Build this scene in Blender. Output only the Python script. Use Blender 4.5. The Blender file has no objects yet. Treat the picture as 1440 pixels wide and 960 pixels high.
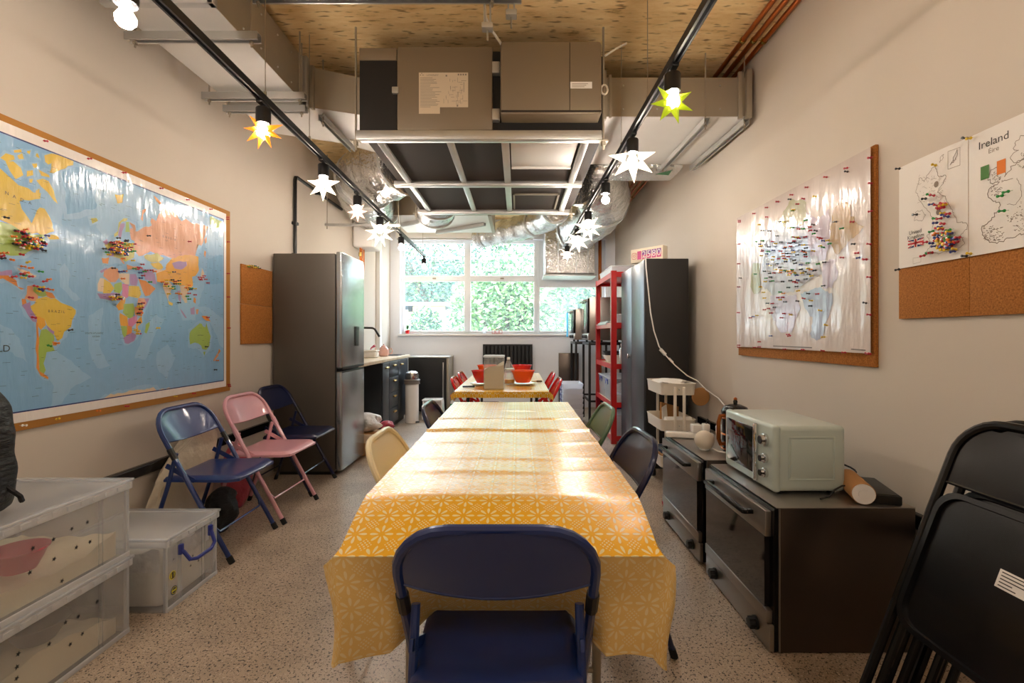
import bpy, bmesh, math, random
from mathutils import Vector, Matrix
random.seed(7)
R = math.radians
PI = math.pi
SC = bpy.context.scene
COL = SC.collection

# ------------------------------------------------------------------ measuring
F, CX, CY, CH = 660.0, 728.0, 471.0, 1.2      # focal length (px of 1440), vanishing point, eye height


def P(px, py, Y):
    return Vector(((px - CX) * Y / F, Y, CH - (py - CY) * Y / F))


# ------------------------------------------------------------------ materials
def hexc(h, k=1.0):
    h = h.lstrip('#')
    out = []
    for i in (0, 2, 4):
        c = int(h[i:i + 2], 16) / 255
        c = c / 12.92 if c <= 0.04045 else ((c + 0.055) / 1.055) ** 2.4
        out.append(min(1, c * k))
    return (*out, 1)


def _set(b, key, v):
    if key in b.inputs:
        b.inputs[key].default_value = v


def mat(name, col, rough=0.5, metal=0.0, coat=0.0, spec=None, trans=0.0, alpha=1.0, emit=None, estr=0.0,
        bump=None, vary=None, sub=0.0):
    """bump = (scale, strength, distance[, stretch vector]); vary = (scale, amount) albedo mottling"""
    m = bpy.data.materials.new(name)
    m.use_nodes = True
    nt = m.node_tree
    b = nt.nodes['Principled BSDF']
    c = hexc(col) if isinstance(col, str) else (*col[:3], 1)
    _set(b, 'Base Color', c)
    _set(b, 'Roughness', rough)
    _set(b, 'Metallic', metal)
    _set(b, 'Coat Weight', coat)
    _set(b, 'Coat Roughness', 0.08)
    if spec is not None:
        _set(b, 'Specular IOR Level', spec)
    _set(b, 'Transmission Weight', trans)
    _set(b, 'Alpha', alpha)
    if emit:
        _set(b, 'Emission Color', hexc(emit))
        _set(b, 'Emission Strength', estr)
    if bump or vary:
        tc = nt.nodes.new('ShaderNodeTexCoord')
    if bump:
        n = nt.nodes.new('ShaderNodeTexNoise')
        n.inputs['Scale'].default_value = bump[0]
        n.inputs['Detail'].default_value = 4
        mp = nt.nodes.new('ShaderNodeMapping')
        if len(bump) > 3:
            mp.inputs['Scale'].default_value = bump[3]
        nt.links.new(tc.outputs['Object'], mp.inputs[0])
        nt.links.new(mp.outputs[0], n.inputs['Vector'])
        bp = nt.nodes.new('ShaderNodeBump')
        bp.inputs['Strength'].default_value = bump[1]
        bp.inputs['Distance'].default_value = bump[2]
        nt.links.new(n.outputs['Fac'], bp.inputs['Height'])
        nt.links.new(bp.outputs[0], b.inputs['Normal'])
        if coat and 'Coat Normal' in b.inputs:
            nt.links.new(bp.outputs[0], b.inputs['Coat Normal'])
    if vary:
        n2 = nt.nodes.new('ShaderNodeTexNoise')
        n2.inputs['Scale'].default_value = vary[0]
        n2.inputs['Detail'].default_value = 6
        nt.links.new(tc.outputs['Object'], n2.inputs['Vector'])
        mx = nt.nodes.new('ShaderNodeMix')
        mx.data_type = 'RGBA'
        mx.inputs['A'].default_value = [x * (1 - vary[1]) for x in c[:3]] + [1]
        mx.inputs['B'].default_value = [min(1, x * (1 + vary[1])) for x in c[:3]] + [1]
        nt.links.new(n2.outputs['Fac'], mx.inputs['Factor'])
        nt.links.new(mx.outputs['Result'], b.inputs['Base Color'])
    return m


def ramp_mat(name, stops, scale, rough, stretch=(1, 1, 1), detail=8, bump=0.0, dist=0.004, speck=None, coat=0, dim2=None):
    m = bpy.data.materials.new(name)
    m.use_nodes = True
    nt = m.node_tree
    b = nt.nodes['Principled BSDF']
    b.inputs['Roughness'].default_value = rough
    _set(b, 'Coat Weight', coat)
    _set(b, 'Coat Roughness', 0.25)
    tc = nt.nodes.new('ShaderNodeTexCoord')
    mp = nt.nodes.new('ShaderNodeMapping')
    mp.inputs['Scale'].default_value = stretch
    nt.links.new(tc.outputs['Object'], mp.inputs[0])
    n = nt.nodes.new('ShaderNodeTexNoise')
    n.inputs['Scale'].default_value = scale
    n.inputs['Detail'].default_value = detail
    n.inputs['Roughness'].default_value = 0.65
    nt.links.new(mp.outputs[0], n.inputs['Vector'])
    r = nt.nodes.new('ShaderNodeValToRGB')
    el = r.color_ramp.elements
    while len(el) < len(stops):
        el.new(0.5)
    for e, (p, c) in zip(el, stops):
        e.position = p
        e.color = hexc(c)
    nt.links.new(n.outputs['Fac'], r.inputs[0])
    out = r.outputs[0]
    if speck:
        for (sc, lo, hi, colr) in speck:
            v = nt.nodes.new('ShaderNodeTexNoise')
            v.inputs['Scale'].default_value = sc
            v.inputs['Detail'].default_value = 1.5
            nt.links.new(mp.outputs[0], v.inputs['Vector'])
            r2 = nt.nodes.new('ShaderNodeMapRange')
            r2.inputs['From Min'].default_value = lo
            r2.inputs['From Max'].default_value = hi
            nt.links.new(v.outputs['Fac'], r2.inputs[0])
            mx = nt.nodes.new('ShaderNodeMix')
            mx.data_type = 'RGBA'
            nt.links.new(r2.outputs[0], mx.inputs['Factor'])
            nt.links.new(out, mx.inputs['A'])
            mx.inputs['B'].default_value = hexc(colr)
            out = mx.outputs['Result']
    nt.links.new(out, b.inputs['Base Color'])
    if bump:
        bp = nt.nodes.new('ShaderNodeBump')
        bp.inputs['Strength'].default_value = bump
        bp.inputs['Distance'].default_value = dist
        nt.links.new(n.outputs['Fac'], bp.inputs['Height'])
        nt.links.new(bp.outputs[0], b.inputs['Normal'])
    return m


def plastic_clear(name, tint, haze, rough=0.3, glow=0.4):
    """milky see-through plastic"""
    m = bpy.data.materials.new(name)
    m.use_nodes = True
    nt = m.node_tree
    for n in list(nt.nodes):
        if n.type != 'OUTPUT_MATERIAL':
            nt.nodes.remove(n)
    out = [n for n in nt.nodes if n.type == 'OUTPUT_MATERIAL'][0]
    tr = nt.nodes.new('ShaderNodeBsdfTransparent')
    tr.inputs[0].default_value = (0.97, 0.98, 0.99, 1)
    df = nt.nodes.new('ShaderNodeBsdfDiffuse')
    df.inputs[0].default_value = hexc(tint)
    tl = nt.nodes.new('ShaderNodeBsdfTranslucent')
    tl.inputs[0].default_value = hexc(tint)
    gl = nt.nodes.new('ShaderNodeBsdfGlossy')
    gl.inputs['Roughness'].default_value = rough
    m0 = nt.nodes.new('ShaderNodeMixShader')
    m0.inputs[0].default_value = glow
    nt.links.new(df.outputs[0], m0.inputs[1])
    nt.links.new(tl.outputs[0], m0.inputs[2])
    m1 = nt.nodes.new('ShaderNodeMixShader')
    m1.name = 'haze'
    m1.inputs[0].default_value = haze
    nt.links.new(tr.outputs[0], m1.inputs[1])
    nt.links.new(m0.outputs[0], m1.inputs[2])
    lw_ = nt.nodes.new('ShaderNodeLayerWeight')
    lw_.inputs[0].default_value = 0.25
    mr = nt.nodes.new('ShaderNodeMapRange')
    mr.inputs['To Min'].default_value = 0.035
    mr.inputs['To Max'].default_value = 0.35
    nt.links.new(lw_.outputs['Facing'], mr.inputs[0])
    m2 = nt.nodes.new('ShaderNodeMixShader')
    nt.links.new(mr.outputs[0], m2.inputs[0])
    nt.links.new(m1.outputs[0], m2.inputs[1])
    nt.links.new(gl.outputs[0], m2.inputs[2])
    nt.links.new(m2.outputs[0], out.inputs[0])
    return m


def pane_mat(name, haze, dots=None):
    m = plastic_clear(name, '#e4f1f6', haze, 0.02, 0.9)
    if dots:
        nt = m.node_tree
        mix = nt.nodes['haze']
        tc = nt.nodes.new('ShaderNodeTexCoord')
        mp = nt.nodes.new('ShaderNodeMapping')
        mp.inputs['Rotation'].default_value = (0, R(45), 0)
        mp.inputs['Scale'].default_value = (dots, dots, dots)
        nt.links.new(tc.outputs['Object'], mp.inputs[0])
        sx = nt.nodes.new('ShaderNodeSeparateXYZ')
        nt.links.new(mp.outputs[0], sx.inputs[0])
        vals = []
        for o in ('X', 'Z'):
            s = nt.nodes.new('ShaderNodeMath')
            s.operation = 'SINE'
            nt.links.new(sx.outputs[o], s.inputs[0])
            vals.append(s)
        mu = nt.nodes.new('ShaderNodeMath')
        mu.operation = 'MULTIPLY'
        nt.links.new(vals[0].outputs[0], mu.inputs[0])
        nt.links.new(vals[1].outputs[0], mu.inputs[1])
        mr = nt.nodes.new('ShaderNodeMapRange')
        mr.inputs['From Min'].default_value = 0.1
        mr.inputs['From Max'].default_value = 0.4
        mr.inputs['To Min'].default_value = haze
        mr.inputs['To Max'].default_value = haze + 0.07
        nt.links.new(mu.outputs[0], mr.inputs[0])
        nt.links.new(mr.outputs[0], mix.inputs[0])
    return m


# ------------------------------------------------------------------ mesh builder
class MB:
    def __init__(s):
        s.v, s.f, s.m, s.mi = [], [], [], 0

    def add(s, vs, fs, M=None):
        o = len(s.v)
        s.v += [tuple(M @ Vector(v)) if M else tuple(v) for v in vs]
        s.f += [tuple(i + o for i in f) for f in fs]
        s.m += [s.mi] * len(fs)
        return s

    def box(s, x0, x1, y0, y1, z0, z1, bev=0.0, seg=2, M=None):
        x0, x1 = min(x0, x1), max(x0, x1)
        y0, y1 = min(y0, y1), max(y0, y1)
        z0, z1 = min(z0, z1), max(z0, z1)
        if bev <= 0:
            vs = [(x, y, z) for x in (x0, x1) for y in (y0, y1) for z in (z0, z1)]
            return s.add(vs, [(0, 1, 3, 2), (4, 6, 7, 5), (0, 4, 5, 1), (2, 3, 7, 6), (0, 2, 6, 4), (1, 5, 7, 3)], M)
        bm = bmesh.new()
        bmesh.ops.create_cube(bm, size=1)
        for v in bm.verts:
            v.co = ((x0 + x1) / 2 + v.co.x * (x1 - x0), (y0 + y1) / 2 + v.co.y * (y1 - y0), (z0 + z1) / 2 + v.co.z * (z1 - z0))
        bev = min(bev, 0.49 * min(x1 - x0, y1 - y0, z1 - z0))
        bmesh.ops.bevel(bm, geom=bm.edges[:], offset=bev, segments=seg, profile=0.5, affect='EDGES')
        return s.bm(bm, M)

    def bm(s, bm, M=None):
        bm.verts.index_update()
        s.add([v.co[:] for v in bm.verts], [[v.index for v in f.verts] for f in bm.faces], M)
        bm.free()
        return s

    def tube(s, pts, r, n=8, closed=False, caps=True, M=None, jit=0.0, rnd=None, sx=1.0):
        pts = [Vector(p) for p in pts]
        k = len(pts)
        rs = r if isinstance(r, (list, tuple)) else [r] * k
        vs, fs = [], []
        up = None
        for i, p in enumerate(pts):
            if closed:
                t = (pts[(i + 1) % k] - pts[i - 1]).normalized()
            else:
                t = (pts[min(i + 1, k - 1)] - pts[max(i - 1, 0)]).normalized()
            if up is None:
                up = Vector((0, 0, 1)) if abs(t.z) < 0.9 else Vector((0, 1, 0))
            a = up.cross(t)
            if a.length < 1e-6:
                a = Vector((1, 0, 0)).cross(t)
            a.normalize()
            b = t.cross(a).normalized()
            up = b
            for j in range(n):
                an = 2 * PI * j / n
                rr = rs[i] * (1 + (rnd.uniform(-jit, jit) if jit else 0))
                vs.append(tuple(p + a * math.cos(an) * rr * sx + b * math.sin(an) * rr))
        for i in range(k if closed else k - 1):
            for j in range(n):
                i2 = (i + 1) % k
                fs.append((i * n + j, i * n + (j + 1) % n, i2 * n + (j + 1) % n, i2 * n + j))
        if caps and not closed:
            fs.append(tuple(range(n))[::-1])
            fs.append(tuple((k - 1) * n + j for j in range(n)))
        return s.add(vs, fs, M)

    def cyl(s, p0, p1, r0, r1=None, n=14, M=None):
        return s.tube([p0, p1], [r0, r0 if r1 is None else r1], n, M=M)

    def lathe(s, prof, c=(0, 0, 0), n=20, M=None, axis='z', cap0=True, cap1=True):
        vs, fs = [], []
        for (r, z) in prof:
            for j in range(n):
                a = 2 * PI * j / n
                x, y = r * math.cos(a), r * math.sin(a)
                p = {'z': (x, y, z), 'x': (z, x, y), 'y': (y, z, x)}[axis]
                vs.append((c[0] + p[0], c[1] + p[1], c[2] + p[2]))
        for i in range(len(prof) - 1):
            for j in range(n):
                fs.append((i * n + j, i * n + (j + 1) % n, (i + 1) * n + (j + 1) % n, (i + 1) * n + j))
        if cap0 and prof[0][0] > 1e-5:
            fs.append(tuple(range(n))[::-1])
        if cap1 and prof[-1][0] > 1e-5:
            fs.append(tuple((len(prof) - 1) * n + j for j in range(n)))
        return s.add(vs, fs, M)

    def ball(s, c, r, sc=(1, 1, 1), nu=14, nv=9, M=None):
        prof = [(max(1e-6, math.sin(PI * i / nv)) * r, -math.cos(PI * i / nv) * r) for i in range(nv + 1)]
        T = Matrix.Translation(c) @ Matrix.Diagonal((*sc, 1))
        return s.lathe(prof, (0, 0, 0), nu, M=(M @ T if M else T), cap0=False, cap1=False)

    def grid(s, fn, nu, nv, M=None, cond=None):
        vs = [tuple(fn(i / nu, j / nv)) for j in range(nv + 1) for i in range(nu + 1)]
        fs = []
        for j in range(nv):
            for i in range(nu):
                if cond and not cond((i + .5) / nu, (j + .5) / nv):
                    continue
                fs.append((j * (nu + 1) + i, j * (nu + 1) + i + 1, (j + 1) * (nu + 1) + i + 1, (j + 1) * (nu + 1) + i))
        return s.add(vs, fs, M)

    def poly(s, pts):
        return s.add(pts, [tuple(range(len(pts)))])

    def prism(s, pts, off):
        """extrude a planar polygon by vector off"""
        n = len(pts)
        pts = [Vector(p) for p in pts]
        off = Vector(off)
        vs = [tuple(p) for p in pts] + [tuple(p + off) for p in pts]
        fs = [tuple(range(n))[::-1], tuple(range(n, 2 * n))]
        fs += [(i, (i + 1) % n, (i + 1) % n + n, i + n) for i in range(n)]
        return s.add(vs, fs)


LOC = {}


def mesh(name, mb, mats, origin=(0, 0, 0), smooth=True, ang=38):
    me = bpy.data.meshes.new(name)
    ox, oy, oz = origin
    me.from_pydata([(x - ox, y - oy, z - oz) for x, y, z in mb.v], [], mb.f)
    for m in (mats if isinstance(mats, (list, tuple)) else [mats]):
        me.materials.append(m)
    me.polygons.foreach_set('material_index', mb.m)
    bm = bmesh.new()
    bm.from_mesh(me)
    bmesh.ops.recalc_face_normals(bm, faces=bm.faces[:])
    bm.to_mesh(me)
    bm.free()
    if smooth:
        me.shade_smooth()
        me.set_sharp_from_angle(angle=R(ang))
    me.update()
    return me


def tag(o, label=None, cat=None, group=None, kind=None):
    if label:
        o['label'] = label
    if cat:
        o['category'] = cat
    if group:
        o['group'] = group
    if kind:
        o['kind'] = kind
    return o


def thing(name, label, cat, loc=(0, 0, 0), group=None):
    o = bpy.data.objects.new(name, None)
    COL.objects.link(o)
    o.empty_display_size = 0.05
    o.location = loc
    LOC[o] = tuple(loc)
    return tag(o, label, cat, group)


def part(name, mb, mats, parent, label=None, smooth=True, ang=38):
    """vertices are given in world coordinates (or in the prototype's own frame when it stands at 0,0,0)"""
    o = bpy.data.objects.new(name, mesh(name, mb, mats, LOC[parent], smooth, ang))
    COL.objects.link(o)
    o.parent = parent
    LOC[o] = LOC[parent]
    if label:
        o['label'] = label
    return o


def solo(name, mb, mats, label, cat, group=None, origin=None, kind=None, smooth=True, ang=38):
    if origin is None:
        xs, ys, zs = zip(*mb.v)
        origin = ((min(xs) + max(xs)) / 2, (min(ys) + max(ys)) / 2, min(zs))
    o = bpy.data.objects.new(name, mesh(name, mb, mats, origin, smooth, ang))
    COL.objects.link(o)
    o.location = origin
    LOC[o] = tuple(origin)
    return tag(o, label, cat, group, kind)


def struct(name, mb, mats, label=None, smooth=False):
    o = solo(name, mb, mats, label, None, origin=(0, 0, 0), smooth=smooth)
    o['kind'] = 'structure'
    return o


def clone(src, loc, rz=0, label=None, group=None):
    def cp(o, par):
        c = o.copy()
        COL.objects.link(c)
        if par:
            c.parent = par
        for ch in list(o.children):
            if ch in seen:
                cp(ch, c)
        return c
    seen = set(src.children_recursive)
    r = cp(src, None)
    r.location = loc
    r.rotation_euler = (0, 0, rz)
    if label:
        r['label'] = label
    if group:
        r['group'] = group
    return r


def text_geo(s, size):
    cu = bpy.data.curves.new('t', 'FONT')
    cu.body = s
    cu.size = size
    cu.align_x = 'CENTER'
    cu.align_y = 'CENTER'
    cu.resolution_u = 3
    o = bpy.data.objects.new('t', cu)
    COL.objects.link(o)
    dg = bpy.context.evaluated_depsgraph_get()
    me = o.evaluated_get(dg).to_mesh()
    vs = [v.co[:] for v in me.vertices]
    fs = [tuple(p.vertices) for p in me.polygons]
    o.evaluated_get(dg).to_mesh_clear()
    bpy.data.objects.remove(o)
    bpy.data.curves.remove(cu)
    return vs, fs


def add_text(mb, s, size, pos, right, up):
    vs, fs = text_geo(s, size)
    right, up, pos = Vector(right).normalized(), Vector(up).normalized(), Vector(pos)
    mb.add([tuple(pos + right * v[0] + up * v[1]) for v in vs], fs)


def arc(c, r, a0, a1, n, fn):
    return [fn(c[0] + r * math.cos(a0 + (a1 - a0) * i / n), c[1] + r * math.sin(a0 + (a1 - a0) * i / n)) for i in range(n + 1)]


# ------------------------------------------------------------------ palette
M = {}
M['wall'] = mat('lamplit_white_emulsion', '#cbc1b4', 0.85, bump=(60, 0.05, 0.002), vary=(1.2, 0.02))  # white walls, warmth of the lamps put into the colour
M['wall_daylit'] = mat('daylit_white_emulsion', '#eceff5', 0.8, bump=(60, 0.05, 0.002))  # same white paint, lighter and cooler with window daylight in its colour
M['white'] = mat('white_paint', '#ecebe8', 0.45)
M['frame_white'] = mat('white_window_frame', '#eef1f3', 0.35)
M['floor'] = ramp_mat('polished_concrete', [(0.3, '#968573'), (0.5, '#b3a08b'), (0.72, '#c8b6a1')], 2.2, 0.42, bump=0.05,
                      speck=[(95, 0.60, 0.64, '#3f342b'), (150, 0.62, 0.66, '#37302a'), (120, 0.64, 0.68, '#cfc3b4')], coat=0.3)
M['ceiling'] = ramp_mat('lamplit_concrete_soffit', [(0.30, '#8a6a3c'), (0.40, '#e6c48a'), (0.6, '#f4d9a4'), (0.8, '#e9cb92')], 3.2, 0.9,
                        stretch=(1.2, 5, 1), bump=0.4, dist=0.01, speck=[(9, 0.60, 0.72, '#8d7048')])  # golden tan of the warm lamp light is put into the concrete colour
M['galv'] = mat('galvanised_steel', '#c3c3c0', 0.38, 0.75, bump=(30, 0.05, 0.002), vary=(9, 0.10))
M['galv_dull'] = mat('dull_galvanised_steel', '#a59c8c', 0.5, 0.55, vary=(6, 0.08))
M['duct_white'] = mat('pale_duct_metal', '#d4d2ce', 0.42, 0.25, vary=(7, 0.05))
M['foil'] = mat('crinkled_foil', '#d3d3d2', 0.24, 0.9, bump=(26, 0.9, 0.02))
M['unit_beige'] = mat('beige_grey_unit_casing', '#857763', 0.45, 0.25)
M['black_board'] = mat('black_insulation', '#171412', 0.7)
M['brown_board'] = mat('dark_brown_insulation', '#2e241c', 0.75)
M['black_metal'] = mat('black_powder_coat', '#141416', 0.4)
M['black_gloss'] = mat('black_gloss_paint', '#060607', 0.25, spec=0.35, coat=0.1)
M['copper'] = mat('copper_pipe', '#b0622f', 0.3, 0.9)
M['paper'] = mat('white_paper', '#e8e4de', 0.7)
M['paper_warm'] = mat('cream_label_paper', '#d8c7ad', 0.7)
M['ink'] = mat('grey_ink', '#3b3836', 0.8)
M['ink_soft'] = mat('faint_ink', '#8e8377', 0.8)
M['cork'] = ramp_mat('cork', [(0.35, '#8a561f'), (0.5, '#a8692a'), (0.65, '#b97a37')], 160, 0.9, detail=3, bump=0.2, dist=0.001)
M['cork_edge'] = mat('cork_edge', '#b07a35', 0.8)
M['navy'] = mat('navy_gloss_steel', '#17316e', 0.28, 0.1, coat=0.5)
M['navy_dark'] = mat('dark_navy_gloss_steel', '#121d44', 0.28, 0.1, coat=0.5)
M['pink'] = mat('pink_gloss_steel', '#d8a0ac', 0.3, coat=0.4)
M['cream'] = mat('cream_gloss_steel', '#e6dcb8', 0.32, coat=0.3)
M['green'] = mat('sage_gloss_steel', '#5e7a62', 0.32, coat=0.3)
M['red_chair'] = mat('red_gloss_plastic', '#d01a1c', 0.2, coat=0.5)
M['rubber'] = mat('black_rubber', '#101010', 0.8)
M['chrome'] = mat('chrome', '#d8d8d8', 0.12, 1.0)
M['steel'] = mat('brushed_stainless', '#a5a09a', 0.33, 0.9, bump=(40, 0.06, 0.001, (1, 30, 30)))
M['steel_dark'] = mat('dark_stainless', '#5a514a', 0.3, 0.9, bump=(30, 0.05, 0.001, (1, 1, 25)))
M['oven_glass'] = mat('smoked_oven_glass', '#1a1718', 0.06, 0.0, coat=0.6)
M['fridge_side'] = mat('charcoal_fridge_side', '#5a544d', 0.5, 0.3, vary=(4, 0.06))
M['fridge_door'] = mat('silver_fridge_door', '#a9aeb0', 0.26, 0.8)
M['kitchen'] = mat('charcoal_cabinet_paint', '#24282d', 0.4)
M['wood_top'] = ramp_mat('pale_wood_worktop', [(0.35, '#cbb491'), (0.6, '#ddcbb0')], 6, 0.5, stretch=(12, 1, 1))
M['brass'] = mat('brass', '#c8a35a', 0.25, 0.95)
M['cab_black'] = mat('matt_black_cabinet_side', '#1e1c1b', 0.6)
M['cab_door'] = mat('window_sheen_grey_door', '#474c52', 0.36, 0.5)  # blue-grey sheen of the window put into the door colour
M['red'] = mat('red_powder_coat', '#b81a1c', 0.35, coat=0.2)
M['chip'] = mat('chipboard_shelf', '#cdb799', 0.8)
M['mint'] = mat('mint_enamel', '#bccac4', 0.3, coat=0.4)
M['trolley'] = mat('cream_trolley_steel', '#e4ddd0', 0.45)
M['card'] = mat('brown_cardboard', '#b3834f', 0.85)
M['fabric_cream'] = mat('cream_canvas', '#ddd2bd', 0.95, bump=(25, 0.5, 0.02))
M['bag_white'] = mat('white_plastic_bag', '#e6e3df', 0.5, bump=(18, 0.8, 0.03))
M['bag_pink'] = mat('pink_red_packaging', '#b84a5e', 0.4, bump=(30, 0.7, 0.02))
M['flour'] = mat('pale_flour', '#efe2c4', 0.95, bump=(12, 0.6, 0.02))
M['tub'] = plastic_clear('milky_clear_plastic', '#f4f5f7', 0.17)
M['tub_rim'] = plastic_clear('thick_milky_plastic', '#f6f8fb', 0.55)
M['tub_lid'] = plastic_clear('milky_lid_plastic', '#f3f5f8', 0.25)
M['tub_blue'] = plastic_clear('white_tub_plastic', '#eceff4', 0.85)
M['blue_handle'] = mat('blue_plastic', '#27348b', 0.35)
M['sticker_black'] = mat('black_sticker', '#14120f', 0.6)
M['yellow'] = mat('yellow_print', '#d8cf2a', 0.5)
M['navy_print'] = mat('navy_print', '#1d2547', 0.5)
M['bowl_pink'] = mat('pink_bowl_plastic', '#cf4a63', 0.3)
M['bowl_red'] = mat('red_bowl_plastic', '#d8161b', 0.25, coat=0.3)
M['bowl_orange'] = mat('orange_bowl_plastic', '#f2561a', 0.25, coat=0.3)
M['bowl_grey'] = mat('grey_bowl', '#6d6862', 0.4)
M['ceramic'] = mat('white_ceramic', '#f0eeea', 0.2, coat=0.4)
M['pink_ceramic'] = mat('pale_pink_ceramic', '#e3b4a8', 0.2, coat=0.4)
M['leather'] = mat('black_nylon', '#070606', 0.6, bump=(14, 0.6, 0.02, (1, 1, 4)))
M['teal'] = mat('blue_towel_cloth', '#2a9cc4', 0.9)
M['glass_clear'] = plastic_clear('clear_jug', '#f2f2f0', 0.10, 0.05)
M['yellow_batter'] = mat('yellow_mixture', '#e0a91c', 0.5)
M['wood'] = mat('beech_wood', '#c79a63', 0.5)
M['speaker_cloth'] = mat('white_speaker_mesh', '#ddd3c4', 0.8)
M['bulb'] = mat('lit_bulb', '#fff4e0', 0.3, emit='#ffefdf', estr=138)
M['black_plastic'] = mat('black_plastic', '#151515', 0.45)
M['sign_pink'] = mat('pink_flap', '#d45c93', 0.5)
M['sign_purple'] = mat('purple_flap', '#8a4f9e', 0.5)
M['green_card'] = mat('green_card', '#3f6b4a', 0.7)
M['rad'] = mat('black_radiator_paint', '#0c0c0e', .6)
# ================================================================== ROOM SHELL
XL, XR, YB, YF, ZC = -2.12, 1.62, -2.2, 7.8, 3.12
struct('floor', MB().box(XL - .3, XR + .3, YB - .2, YF + .2, -.1, 0), M['floor'], 'polished brown speckled concrete floor')
struct('ceiling', MB().box(XL - .3, XR + .3, YB - .2, YF + .3, ZC, ZC + .2), M['ceiling'], 'raw concrete ceiling with warm lamp light in its tan')
struct('wall_left', MB().box(XL - .2, XL, YB, YF + .25, 0, ZC), M['wall'], 'white wall carrying the world map')
struct('wall_right', MB().box(XR, XR + .2, YB, YF + .25, 0, ZC), M['wall'], 'white wall carrying the cork boards')
struct('wall_front', MB().box(XL - .2, XR + .2, YB - .2, YB, 0, ZC), M['wall'], 'white wall behind the viewer')
WX0, WX1, WZ0, WZ1 = -1.955, 1.46, 1.222, 2.79
w = MB()
w.box(XL, WX0, YF, YF + .25, 0, ZC).box(WX1, XR, YF, YF + .25, 0, ZC)
w.box(WX0, WX1, YF, YF + .25, 0, WZ0).box(WX0, WX1, YF, YF + .25, WZ1, ZC)
struct('wall_back', w, M['wall_daylit'], 'white window wall at the far end')
struct('trim_1', MB().box(WX0 - .02, WX1 + .02, YF - .06, YF + .1, WZ0 - .035, WZ0, .006), M['white'], 'white window sill')
struct('trim_2', MB().box(XL, XL + .06, 7.02, 7.12, 0, ZC, .004), M['white'], 'white boxed upright on the left wall')


def rail(name, x0, x1, y0, y1, z, label):
    m = MB().box(x0, x1, y0, y1, z - .03, z + .03, .008)
    struct(name, m, M['black_gloss'], label)


rail('trim_3', XL, XL + .035, -1.5, 4.0, .445, 'black low rail along the left wall')
rail('trim_4', XR - .035, XR, -1.5, 4.15, .455, 'black low rail along the right wall')


# windows
def window(name, x0, x1, z0, z1, mx, mz, pane_m, label, hdr=0.0):
    o = thing(name, label, None, ((x0 + x1) / 2, YF + .12, z0))
    o['kind'] = 'structure'
    y0, y1 = YF + .09, YF + .15
    t = .05
    fr = MB()
    fr.box(x0, x0 + t, y0, y1, z0, z1, .006).box(x1 - t, x1, y0, y1, z0, z1, .006)
    fr.box(x0 + .01, x1 - .01, y0 + .003, y1 - .003, z0 + .001, z0 + t, .006).box(x0 + .01, x1 - .01, y0 + .003, y1 - .003, z1 - t - hdr, z1 - .001, .006)
    for a in mx:
        fr.box(a - .055, a + .055, y0 + .001, y1 - .001, z0 + .002, z1 - .002, .006)
    for a in mz:
        fr.box(x0 + .01, x1 - .01, y0 + .004, y1 - .004, a - .05, a + .05, .006)
    # slimmer sash lips
    xs = [x0] + mx + [x1]
    zs = [z0] + mz + [z1]
    part('frame', fr, M['frame_white'], o)
    k = 0
    for j in range(len(zs) - 1):
        for i in range(len(xs) - 1):
            g = MB().box(xs[i] + .03, xs[i + 1] - .03, YF + .115, YF + .121, zs[j] + .03, zs[j + 1] - .03)
            part('pane', g, pane_m[k], o)
            k += 1
    if len(mz):
        h = MB()
        for i in range(len(xs) - 1):
            c = (xs[i] + xs[i + 1]) / 2
            h.box(c - .03, c + .03, y0 - .015, y0, mz[0] - .012, mz[0] + .012, .004)
        part('catch', h, M['galv_dull'], o)
    return o


GDOT = pane_mat('dotted_film_glass', 0.015, dots=210)
GCLR = pane_mat('clear_glass', 0.02)
GMILK = pane_mat('hazy_film_glass', 0.03, dots=240)
window('window_1', WX0, .322, WZ0, WZ1, [-.845], [2.15], [GDOT, GCLR, GDOT, GDOT], 'large white framed four pane window')
window('window_2', .322, WX1, WZ0, WZ1, [], [], [GMILK], 'right hand white framed window behind the foil duct', hdr=.74)
bl = thing('roller_blind', 'white rolled up blind cassette over the large window', 'blind', (-.85, 7.72, 2.77))
part('cassette', MB().box(-2.0, .27, 7.68, 7.795, 2.79, 3.0, .012), M['white'], bl)
part('bottom_bar', MB().cyl((-1.98, 7.71, 2.775), (.25, 7.71, 2.775), .014), M['galv'], bl)

# ================================================================== OUTDOORS
struct('ground_outside', MB().box(-12, 12, YF + .3, 24, -.1, 0), mat('outdoor_paving', '#8d8a80', 0.9))
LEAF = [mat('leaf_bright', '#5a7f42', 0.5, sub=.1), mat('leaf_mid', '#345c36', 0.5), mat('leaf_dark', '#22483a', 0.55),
        mat('leaf_pale', '#88a476', 0.45)]


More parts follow.
